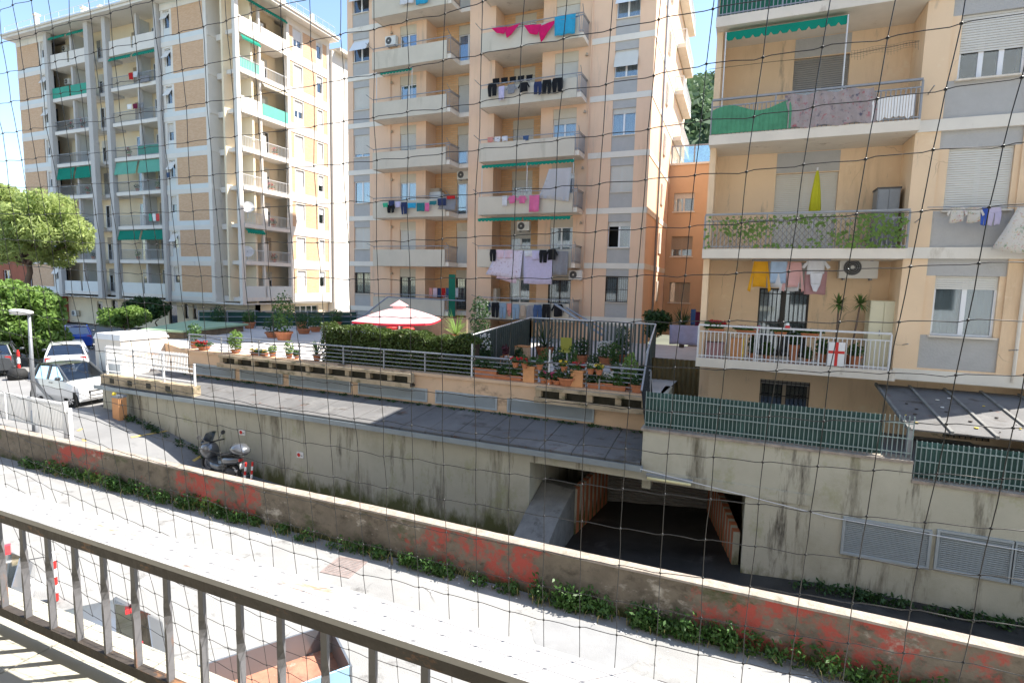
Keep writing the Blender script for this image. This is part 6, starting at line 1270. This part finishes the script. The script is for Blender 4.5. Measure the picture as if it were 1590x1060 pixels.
for i, (cm, a, nm) in enumerate(((salmon, 757, 'pinkish cloth'), (white, 768, 'white cloth'), (white, 779, 'off white cloth'), (jeans, 812, 'blue cloth'))): cloth('rect', nm+' lying over the rail of the fourth central balcony', cm, a, 213-i*.8, a+9, 221-i*.8, LB_+.2)
line('clothesline across the front of the left central balcony', 594, 310, 714, 305, LB_)
row = [('rect', k_('mint', (.05, .45, .25)), 594, 315, 602, 322, 'mint green cloth at the left end'), ('rect', navy, 603, 312, 612, 320, 'navy cap shaped piece'), ('trousers', black, 601, 318, 613, 331, 'black leggings hanging low'), ('rect', lilac, 613, 313, 622, 322, 'pale lilac cloth'), ('trousers', navy, 622, 314, 632, 333, 'navy trousers hanging low'), ('rect', sky_b, 633, 315, 646, 323, 'light blue shirt piece'), ('rect', teal, 647, 315, 659, 328, 'teal towel'), ('rect', pink, 660, 315, 666, 328, 'pink narrow cloth'), ('rect', teal, 667, 312, 678, 318, 'dark green cloth'), ('rect', navy, 679, 308, 692, 319, 'navy towel over the rail'), ('rect', red_c, 693, 304, 706, 309, 'red cloth at the right end'), ('flare', grey, 680, 307, 708, 327, 'grey blanket')]
for kd, cm, a, b, c, d, nm in row: cloth(kd, nm+' on the colourful line of the left central balcony', cm, a, b, c, d, LB_-(.06 if 'grey' not in nm else -.05))
line('clothesline with pink laundry under the scalloped green awning', 760, 306, 840, 303, LB_)
cloth('rect', 'white towel left of the pink laundry', white, 780, 304, 787, 320, LB_); cloth('shirt', 'pink top left in the pink laundry', pink, 788, 304, 803, 316, LB_); cloth('shirt', 'pink top right in the pink laundry', pink, 804, 304, 818, 316, LB_); cloth('rect', 'bright pink long towel', pink, 822, 303, 837, 329, LB_)
mat('voile', (.78, .78, .8), .9, .03, 3, trans=.6)
cloth('flare', 'white net curtain blowing out over the balcony rail', 'voile', 838, 262, 886, 314, LB_+.1, cat='curtain', amp=.06)
line('clothesline with big sheets on the second central balcony', 756, 388, 880, 388, LB_)
shs = [('trousers', black, 760, 387, 770, 406, 'black stockings left of the spotted sheet', -.08), ('flare', palepink, 772, 392, 803, 440, 'pink sheet behind the spotted sheet', .05), ('flare', dots, 755, 389, 811, 433, 'white sheet with small dark spots', 0), ('rect', palepink, 769, 388, 782, 401, 'pale pink cloth over the spotted sheet at left', -.05), ('rect', palepink, 784, 388, 796, 401, 'pale pink cloth over the spotted sheet at right', -.05), ('rect', grey, 806, 390, 815, 430, 'grey cloth between the two sheets', .06), ('rect', lilac, 813, 390, 858, 441, 'pale patterned sheet right of the spotted sheet', 0), ('rect', white, 814, 389, 826, 398, 'white cloth over the pale sheet', -.05), ('rect', lilac, 826, 389, 837, 403, 'lilac cloth over the pale sheet', -.06), ('trousers', black, 837, 388, 849, 408, 'black trousers over the pale sheet', -.08), ('shirt', black, 848, 387, 866, 404, 'black jacket beside the pale sheet', -.1), ('rect', grey, 858, 390, 881, 427, 'grey brown blanket right of the sheets', .02)]
for kd, cm, a, b, c, d, nm, dy in shs: cloth(kd, nm, cm, a, b, c, d, LB_+dy)
line('clothesline with trousers on the lowest central balcony', 752, 469, 876, 471, LB_)
rowt = [('shirt', navy, 753, 469, 762, 483, 'dark patterned top at the left end'), ('trousers', black, 763, 469, 775, 493, 'black trousers at the left'), ('trousers', jeans_l, 775, 470, 786, 495, 'light jeans at the left'), ('body', salmon, 786, 471, 795, 491, 'salmon bodysuit'), ('trousers', jeans_l, 795, 472, 806, 496, 'light jeans in the middle'), ('sweater', beige, 806, 473, 817, 496, 'beige jumper'), ('sweater', grey, 817, 473, 829, 497, 'grey jumper'), ('trousers', jeans, 828, 473, 841, 501, 'dark blue jeans'), ('trousers', black, 842, 472, 854, 500, 'black trousers at the right'), ('shirt', black, 856, 472, 876, 492, 'black shirt at the right end')]
for kd, cm, a, b, c, d, nm in rowt: cloth(kd, nm+' on the lowest central clothesline', cm, a, b, c, d, LB_)
for i, (cm, nm) in enumerate(((salmon, 'maroon'), (palepink, 'pink'), (navy, 'navy'), (red_c, 'red'), (jeans, 'blue'), (black, 'black'), (white, 'white'))): cloth('rect', nm+' garment drying inside the lowest left central balcony', cm, 666+i*6.6, 447, 671.5+i*6.6, 462, CYF-.5)
# right block
YR = RY+.05
o = MB().tube([at(1168, 404, Y=YR), at(1290, 404, Y=YR)], .02, 6).build('drying_rod', 'iron_grey'); tag(o, 'drying rod under the second balcony of the near block', 'drying rod')
cloth('sweater', 'yellow jumper on the drying rod of the near block', k_('yellow', (.75, .38, .02)), 1164, 404, 1196, 453, YR); cloth('rect', 'pale blue top on the drying rod', k_('paleblue', (.45, .58, .75)), 1197, 406, 1220, 440, YR); cloth('rect', 'white vest behind the pale blue top', white, 1194, 408, 1224, 446, YR+.06)
cloth('sweater', 'pink cardigan on the drying rod', k_('rose', (.72, .42, .4)), 1217, 405, 1248, 453, YR); cloth('rect', 'white cloth behind the pink cardigan', white, 1212, 410, 1240, 452, YR+.07); cloth('shirt', 'white baby shirt on the drying rod', white, 1246, 404, 1288, 426, YR); cloth('body', 'white baby bodysuit below the shirt', white, 1255, 424, 1278, 453, YR-.04); cloth('rect', 'dusty pink towel behind the bodysuit', k_('dusty', (.5, .28, .28)), 1250, 420, 1282, 457, YR+.07)
YW = RY-.35
o = MB().tube([at(1440, 322, Y=YW), at(1640, 320, Y=YW)], .01, 5).build('clothesline', 'iron_grey'); tag(o, 'clothesline below the right shuttered window of the near block', 'clothesline')
cloth('shirt', 'floral baby top at the left of the window line', floral, 1472, 320, 1500, 346, YW); cloth('shirt', 'floral baby trousers right of the floral top', floral, 1499, 321, 1526, 346, YW); cloth('trousers', 'blue and yellow tights on the window line', k_('blue', (.05, .12, .5)), 1524, 322, 1534, 350, YW); cloth('trousers', 'lilac tights on the window line', lilac, 1536, 322, 1553, 350, YW); cloth('flare', 'large floral sheet at the right end of the window line', floral, 1548, 321, 1650, 400, YW-.05)
# brick block laundry and flag
YL = LY-.25
cloth('rect', 'red towel on the brick block balcony', red_c, 199, 113, 206, 124, YL); cloth('rect', 'white towel on the brick block balcony beside the red towel', white, 207, 111, 214, 120, YL); cloth('rect', 'grey cloth on the brick block balcony right of the white towel', grey, 216, 118, 232, 128, YL)
for i, (cm, nm) in enumerate((('white_paint', 'white'), (k_('darkred', (.2, .02, .06)), 'dark red'), (grey, 'grey'))): cloth('rect', nm+' cloth hung on the fifth balcony of the brick block', cm, 197+i*9, 162-i, 205+i*9, 170-i, YL)
fl = thing('tricolour_flag', 'green white and red flag hung on a brick block balcony', 'flag', at(238, 338, Y=YL))
for i, (mm_, nm) in enumerate((('green_panel', 'stripe'), ('white_paint', 'stripe'), ('red_paint', 'stripe'))):
    p, q = at(231+i*5.6, 332, Y=YL), at(231+(i+1)*5.6, 343, Y=YL); MB().box(p.x, q.x-.01, YL-.01, YL, q.z, p.z).build('stripe', mm_, fl)
cloth('rect', 'blue cloth hanging at a lower window of the brick block', jeans, 258, 268, 264, 276, YL-.2)
# ================================================================ near block balcony things
YB = RY+SLF+.02
iv = thing('ivy_screen', 'artificial ivy screen woven on the second balcony railing of the near block', 'ivy screen', FR(1.4, SLF, RK[1]))
m = MB()
for _ in range(900):
    u = rc.uniform(RXL+.02, lgR-.05); z = RK[1]+.08+rc.random()*.85
    if math.sin(u*3.1+z*5)+math.sin(u*1.3-z*7)+rc.gauss(0, .7) < .1 and u < 2.7: continue
    p = Vector(FR(u, SLF-.05+rc.uniform(-.015, .015), z)); a = rc.uniform(0, 6.28); s = rc.uniform(.035, .06); e1 = Vector((math.cos(a), rc.gauss(0, .3), math.sin(a)))*s; e2 = Vector((-math.sin(a), rc.gauss(0, .3), math.cos(a)))*s*.8
    m.add([p-e1, p+e2, p+e1, p-e2], [(0, 1, 2, 3)])
m.build('leaves', 'leaf_bright', iv, kind='stuff')
m = MB(); h = .86
for k in range(32):
    u = RXL+.05+k*.15; 
    for s_ in (-1, 1):
        ub = u+s_*h*.8
        if RXL < ub < lgR and u < lgR: m.tube([FR(u, SLF-.03-.004*s_, RK[1]+.08), FR(ub, SLF-.03-.004*s_, RK[1]+.08+h)], .005, 4)
m.build('trellis', 'shed_wood', iv)
t = thing('closed_parasol', 'folded yellow green parasol on the second balcony of the near block', 'parasol', FR(1.2, .3, RK[1]+.05)); p = at(1264, 330, Y=RY+.35); zt = at(1264, 265, Y=RY+.35).z
mat('yellowgreen', (.55, .52, .02), .8, .1, 4, trans=.2)
m = MB(); rings = []
for r, z in ((.02, zt), (.05, zt-.15), (.1, zt-.6), (.13, zt-1.05), (.09, zt-1.12)): rings.append([(p.x+r*(1+.25*math.cos(5*a))*math.cos(a), RY+.35+r*(1+.25*math.cos(5*a))*math.sin(a), z) for a in (2*math.pi*q/20 for q in range(20))])
m.loft(rings); m.build('folded_canopy', 'yellowgreen', t, smooth=True); MB().tube([(p.x, RY+.35, RK[1]+.06), (p.x, RY+.35, zt+.08)], .02, 6).build('pole', 'iron_white', t)
t = thing('storage_cabinet', 'dark grey storage cabinet on the second balcony of the near block', 'cabinet', FR(3.3, .5, RK[1]+.05)); a = at(1363, 300, Y=RY+.4).x; zt = at(1380, 293, Y=RY+.4).z
MB().box(a, a+.5, RY+.4, RY+.95, RK[1]+.06, zt).build('body', 'plastic_grey', t); MB().box(a-.02, a+.52, RY+.38, RY+.97, zt, zt+.04).build('top', 'fan_dark', t); MB().box(a+.02, a+.245, RY+.38, RY+.4, RK[1]+.1, zt-.03).build('door', 'plastic_grey', t); MB().box(a+.255, a+.48, RY+.38, RY+.4, RK[1]+.1, zt-.03).build('door', 'plastic_grey', t)
t = thing('white_cupboard', 'tall cream two-door cupboard on the lowest balcony of the near block', 'cupboard', FR(3.2, .5, RK[0]+.05)); a = at(1347, 520, Y=RY+.35).x; b_ = at(1391, 520, Y=RY+.35).x; zt = at(1365, 467, Y=RY+.35).z; mat('cream_metal', (.68, .64, .46), .5, .06)
MB().box(a, b_, RY+.35, RY+.85, RK[0]+.06, zt).build('body', 'cream_metal', t)
for e0, e1 in ((a+.01, (a+b_)/2-.008), ((a+b_)/2+.008, b_-.01)):
    d_ = MB().box(e0, e1, RY+.33, RY+.35, RK[0]+.12, zt-.03).build('door', 'cream_metal', t); MB().box(e1-.06, e1-.04, RY+.315, RY+.33, RK[0]+.9, RK[0]+1.05).build('handle', 'iron_grey', d_)
def yucca(label, px, py_crown, lean):
    base = at(px, 535, Y=RY+.2); zc = at(px, py_crown, Y=RY+.2).z; t = thing('yucca_plant', label, 'potted plant', (base.x, RY+.2, RK[0]+.06)); b0 = Vector((base.x-lean, RY+.2, RK[0]+.06)); c = Vector((base.x, RY+.2, zc))
    m = MB(); pot_mesh(m, b0, .16, .28); m.build('pot', 'terracotta', t); MB().tube([b0+Vector((0, 0, .2)), b0.lerp(c, .5)+Vector((.01, 0, 0)), c], .03, 7, .022).build('stem', 'bark', t)
    m = MB()
    for q in range(85):
        a = rc.uniform(0, 6.28); e = rc.uniform(-.7, 1.4); L = rc.uniform(.28, .4); d = Vector((math.cos(a)*math.cos(e), math.sin(a)*math.cos(e), math.sin(e))); s = d.cross(Vector((0, 0, 1))).normalized()*.013; tip = c+d*L+Vector((0, 0, -.05)); m.add([c-s, c+s, c+d*L*.5+s*1.3, tip, c+d*L*.5-s*1.3], [(0, 1, 2, 4), (4, 2, 3)])
    m.build('leaves', 'leaf_yucca', t)
yucca('left one of the two yuccas on the lowest balcony of the near block', 1297, 472, 0.0); yucca('right one of the two yuccas on the lowest balcony of the near block', 1330, 472, .16)
zf = RK[0]+.06
for i, (px, w_, fl, lab) in enumerate(((1112, .2, 'flower_red', 'planter of red and pink geraniums at the left end of the lowest balcony rail'), (1160, .28, 'flower_pink', 'terracotta flower box with a few pink blooms on the lowest balcony rail'), (1212, .14, None, 'short terracotta flower box in the middle of the lowest balcony rail'), (1258, .2, None, 'empty looking terracotta flower box right of the barred door'))):
    u = at(px, 520, Y=YB).x; potted(lab, Vector(FR(u, SLF+.13, RK[0]+.78)), .075, .13, 'bush', 'leaf_mid', .2 if i < 1 else .1, long=w_, flower=fl, n=1.3 if i == 0 else .5)
for i, (px, r, h, ph, lf, lab) in enumerate(((1168, .1, .2, .5, 'leaf_dark', 'dark leafy potted plant left of the barred door on the lowest balcony'), (1192, .11, .16, .35, 'leaf_mid', 'low potted plant in front of the barred door'), (1233, .13, .5, .3, 'leaf_dark', 'round dark plant on a tall pot before the barred door'), (1255, .1, .14, .3, 'leaf_mid', 'small potted plant right of the barred door'), (1277, .14, .3, .4, 'leaf_mid', 'green plant in terracotta pot beside the left yucca'), (1328, .17, .3, .3, 'leaf_mid', 'broad terracotta pot with green leaves beside the cupboard'))):
    u = at(px, 540, Y=RY).x; potted(lab, Vector(FR(u, .0, zf)), r, h, 'bush', lf, ph)
u = at(1107, 540, Y=RY-.1).x; potted('pink planter box at the left end of the lowest balcony floor', Vector(FR(u+.05, -.05, zf)), .15, .45, 'none', long=.24, potm='cloth_dusty'); u = at(1143, 540, Y=RY-.1).x
t = thing('orange_panel_box', 'orange board box standing behind the lowest balcony railing', 'box', FR(u, -.1, zf)); MB().box(u-.17, u+.17, RY-.16, RY+.1, zf, zf+.6).build('box_body', 'orange_bin', t); MB().box(u+.17, u+.2, RY-.16, RY+.1, zf, zf+.6).build('edge_board', 'flower_yellow', t)
u0, u1 = at(1286, 545, Y=YB-.06).x, at(1312, 545, Y=YB-.06).x; fc = thing('cross_flag', 'white flag with a red cross tied to the lowest balcony railing', 'flag', ((u0+u1)/2, YB-.06, zf)); MB().box(u0, u1, YB-.07, YB-.062, zf+.03, zf+.66).build('white_field', 'white_paint', fc)
uc = (u0+u1)/2; MB().box(uc-.035, uc+.035, YB-.075, YB-.0705, zf+.03, zf+.66).build('cross_upright', 'red_paint', fc); MB().box(u0+.005, uc-.036, YB-.075, YB-.0705, zf+.36, zf+.43).build('cross_arm', 'red_paint', fc); MB().box(uc+.036, u1-.005, YB-.075, YB-.0705, zf+.36, zf+.43).build('cross_arm', 'red_paint', fc)
g = at(1223, 505, Y=YB); t = thing('pinwheel_cone', 'small green white and red paper cone on the lowest balcony rail', 'decoration', g)
for z0, r0, r1, mm_ in ((0, .07, .05, 'red_paint'), (.07, .05, .035, 'white_paint'), (.12, .035, .003, 'green_panel')): MB().lathe([(.002, 0), (r0, 0), (r1, .065), (.002, .065)], (g.x, YB, RK[0]+1.03+z0), 10).build('tier', mm_, t)
p = at(1395, 92, Y=RY); o = MB().tube([at(1100, 108, Y=RY-.3), at(1200, 96, Y=RY-.28), at(1320, 85, Y=RY-.3), at(1428, 64, Y=RY-.3)], .006, 4).build('sagging_cord', 'iron_black'); tag(o, 'thin dark cord sagging across the third balcony of the near block', 'cord')
m = MB(); n = 22; mat('torn_net', (.12, .12, .11), .9, .2)
for k in range(n+1):
    a = at(1322+k*104/n, 79-k*.75*1.0, Y=RY-.3); b = a+Vector((.02, 0, -.18-.08*math.sin(k*.6))); m.tube([a, b], .003, 3)
for q in range(4): m.tube([at(1322+k*104/n, 79-k*.75, Y=RY-.3)+Vector((0, 0, -.05*q-.02*math.sin(k*.6))) for k in range(n+1)], .003, 3)
tag(m.build('torn_netting', 'torn_net'), 'strip of torn netting hanging at the right of the third balcony', 'netting')
# central balconies: fridge, crates
p = at(677, 305, Y=CYF+.7); t = thing('white_cabinet', 'pale cabinet with pots on top in the left central loggia', 'cabinet', (p.x, CYF+.7, CK[2])); MB().box(p.x-.45, p.x+.45, CYF+.5, CYF+1.0, CK[2]+.06, CK[2]+1.6).build('body', 'pale_panel', t); MB().box(p.x-.4, p.x+.35, CYF+.55, CYF+.9, CK[2]+1.6, CK[2]+1.85).build('crate', 'shutter_tan', t)
p = at(766, 470, Y=CYF+.5); t = thing('fridge', 'pale fridge in the lowest right central loggia', 'fridge', (p.x, CYF+.5, CK[0])); MB().box(p.x-.3, p.x+.25, CYF+.4, CYF+1.0, CK[0]+.06, CK[0]+1.6).build('body', 'cream_band', t); MB().box(p.x-.29, p.x+.24, CYF+.37, CYF+.399, CK[0]+.1, CK[0]+1.58).build('door', 'cream_band', t)
# own block behind the camera (lower and upper storeys around the balcony)
ow_ = thing('own_block', 'pale facade that carries the foreground balcony', 'apartment block', (0, -3, 0))
MB().box(-5.4, -5.1, -1.9, .86, 4.9, 8.1).build('added_balcony_side', 'own_facade', ow_); MB().box(1.7, 2.0, -1.9, .86, 4.9, 8.1).build('added_balcony_side', 'own_facade', ow_)  # side walls added out of view to deepen the shade inside the balcony
MB().wall(front(-1.9), -34, 30, 0, 21, -.3, 0, holes=[(-3+a, -1.4+a, z+.1, z+2.4) for a in (-24, -18, -12, -6, 0, 6, 12, 18) for z in (1.2, 5.22, 8.4, 11.5, 14.6)]).build('wall', 'own_facade', ow_)
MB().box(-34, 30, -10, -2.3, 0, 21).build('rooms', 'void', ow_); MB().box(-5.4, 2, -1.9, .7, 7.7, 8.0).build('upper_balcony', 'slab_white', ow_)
# small red house behind the pine at the far left
rh_ = thing('red_house', 'small red walled house behind the pine at the left edge', 'house', (-78, 34, 1)); mat('red_wall', (.36, .12, .07), .9, .2, 1); mat('house_roof', (.4, .36, .33), .9, .2, 1)
MB().wall(front(34), -90, -66.5, 1.0, 8.2, 0, .3, holes=[(-71, -69.6, 4.6, 6.4), (-76, -74.6, 4.6, 6.4)]).build('wall', 'red_wall', rh_); MB().box(-90, -66.5, 34.3, 42, 1, 8.2).build('rear_wall', 'red_wall', rh_)
window(rh_, front(34), -71, -69.6, 4.6, 6.4); window(rh_, front(34), -76, -74.6, 4.6, 6.4)
MB().hexa([(-91, 33.3, 8.2), (-66, 33.3, 8.2), (-66, 42.6, 8.2), (-91, 42.6, 8.2), (-90, 37.5, 10.2), (-67, 37.5, 10.2), (-67, 38.2, 10.2), (-90, 38.2, 10.2)]).build('roof', 'house_roof', rh_)
# ---- darker corner between the blocks: brown sheet fence, shrubs, palm
t = thing('brown_sheet_fence', 'brown corrugated sheet fence below the lowest balcony of the near block', 'fence', (-1.6, 19, 2.2)); mat('brown_sheet', (.17, .13, .06), .8, .25, 2)
m = MB(); n = 60; rows = [[(-2.9+2.6*k/n, 19.2+.03*math.sin(k*1.57), z) for k in range(n+1)] for z in (2.2, 3.75)]
m.add(rows[0]+rows[1], [(k, k+1, n+2+k, n+1+k) for k in range(n)]); m.build('sheet', 'brown_sheet', t); MB().box(-2.9, -.3, 19.25, 19.3, 3.6, 3.68).build('rail', 'iron_grey', t)
struct('passage_floor', MB().add([(-3.0, 17.5, 2.25), (6, 17.5, 2.25), (6, 40, 2.25), (-3.0, 40, 2.25)], [(0, 1, 2, 3)]), 'conc_dark')
tree('dark_shrub', 'dark shrub left of the palm between the two peach blocks', (-3.3, 23.5, 2.86), 1.6, clumps_in((-3.3, 23.5, 4.6), (.5, .5, .5), 9, .3, .5), 'leaf_dark', 1600, .1, .05, cat='shrub')
b0 = at(1058, 540, Y=24.5); potted('tall spiky palm standing between the two peach blocks', (b0.x, 24.5, 3.6), .16, .9, 'spiky', 'leaf_dark', 1.1, n=2.2, potm='bark')
cloth('rect', 'lilac sheet hanging in the passage between the blocks', lilac, 1040, 505, 1088, 535, 22.5); cloth('rect', 'blue cloth hanging beside the palm in the passage', jeans, 1073, 480, 1079, 505, 23.0); cloth('rect', 'dark red cloth hanging beside the palm in the passage', 'cloth_darkred', 1080, 484, 1087, 508, 23.2)
MB()
t = thing('shade_net', 'dark shade net slung over the corner above the green fence', 'net', (-2.2, 15, 3.4)); m = MB(); mat('shade_net', (.02, .022, .022), .9, .2)
P0, P1, P2, P3 = Vector((-2.15, 13.9, 3.55)), Vector((-2.35, 16.2, 4.5)), Vector((-2.2, 16.4, 2.9)), Vector((-2.05, 14.0, 2.7)); n = 26
for k in range(n+1):
    s_ = k/n; m.tube([P0.lerp(P1, s_), P3.lerp(P2, s_)], .006, 3); m.tube([P0.lerp(P3, s_), P1.lerp(P2, s_)+Vector((0, 0, 0))], .006, 3)
m.build('mesh', 'shade_net', t, kind='stuff'); MB().tube([P0, P1], .025, 6).build('edge_pole', 'iron_grey', t)
# back edge of the terrace: dark netted railing and planting
t = thing('netted_railing', 'dark green netted railing along the back edge of the terrace', 'railing', (-27, 27, TZ)); mat('dark_net', (.015, .06, .045), .8, .2)
pa, pb = at(384, 512, Z=3.9), at(540, 492, Z=3.9); pa = Vector((-31, 23.5, 0)); pb = Vector((-24.2, 30.2, 0)); d = (pb-pa).normalized(); L = (pb-pa).length
MB().add([(pa.x, pa.y, TZ+.08), (pb.x, pb.y, TZ+.08), (pb.x, pb.y, TZ+1.0), (pa.x, pa.y, TZ+1.0)], [(0, 1, 2, 3)]).build('netting', 'dark_net', t)
for h in (.35, .7, 1.05): MB().tube([(pa.x, pa.y-.06, TZ+h), (pb.x, pb.y-.06, TZ+h)], .025, 5).build('rail', 'iron_grey', t)
for k in range(7): c = pa+d*(L*k/6); MB().box(c.x-.03, c.x+.03, c.y-.06, c.y, TZ, TZ+1.08).build('post', 'iron_grey', t)
for k, (s_, hh, lf) in enumerate(((.12, 1.0, 'leaf_dark'), (.3, .7, 'leaf_mid'), (.62, .6, 'leaf_dark'), (.85, .8, 'leaf_mid'))):
    c = pa+d*(L*s_)+Vector((.5, -.5, TZ)); potted('%s shrub from the left in a pot before the dark netted railing' % ordn[k], c, .35, .4, 'bush', lf, hh, n=2.4, group='shrubs before the netted railing')
MB()
# clutter: small pots in the shaded garden, plants and cabinets on the brick block balconies
rk = random.Random(77)
for k in range(12):
    x = -8.0+k*.48; y = rk.uniform(17.4, 20.6); potted('%s small potted plant from the left on the shaded garden floor' % ordn[k], Vector((x, y, TZ+.005)), rk.uniform(.1, .2), rk.uniform(.15, .28), 'bush', rk.choice(['leaf_dark', 'leaf_mid', 'leaf_mid']), rk.uniform(.3, .95), n=1.5, flower=rk.choice([None, None, None, 'flower_white']), group='small pots on the shaded garden floor')
for k, z in enumerate(LZ[:7]):
    for a, b, bay in ((uc1+.5, uc2-.6, 'left'), (uc3+.5, uc4-.4, 'right')):
        if k == 0: continue
        for q, half in enumerate(('left', 'right')):
            mid = (a+b)/2; u = rk.uniform(a+.35, mid-.45) if q == 0 else rk.uniform(mid+.45, b-.35); where = '%s half of %s balcony, %s row up on the brick block' % (half, bay, ordn[k])
            if rk.random() < .5: potted('potted plant, '+where, Vector((u, LY+.25, z+.105)), .16, .3, 'bush', rk.choice(['leaf_mid', 'leaf_dark', 'leaf_bright']), rk.uniform(.4, .7), n=.8, flower=rk.choice([None, 'flower_red']), group='plants on the brick block balconies')
            else:
                t = thing('balcony_cupboard', 'pale cupboard, '+where, 'cupboard', (u, LY+1, z+.1), group='cupboards on the brick block balconies'); MB().box(u-.35, u+.35, LY+.9, LY+1.35, z+.105, z+1.3).build('body', rk.choice(['pale_panel', 'plastic_white', 'shutter_tan']), t); MB().box(u-.33, u-.01, LY+.88, LY+.9, z+.15, z+1.27).build('door', 'plastic_white', t); MB().box(u+.01, u+.33, LY+.88, LY+.9, z+.15, z+1.27).build('door', 'plastic_white', t)
for k, z in enumerate(LZ[1:5]):
    v = V(415)+rk.uniform(0, 1.5); potted('red flowering plant on the sunny side, %s balcony row from the bottom' % ordn[k+1], Vector((LX-.3, v, z+.105)), .2, .3, 'bush', 'leaf_mid', .4, flower='flower_red', group='plants on the sunny side balconies')
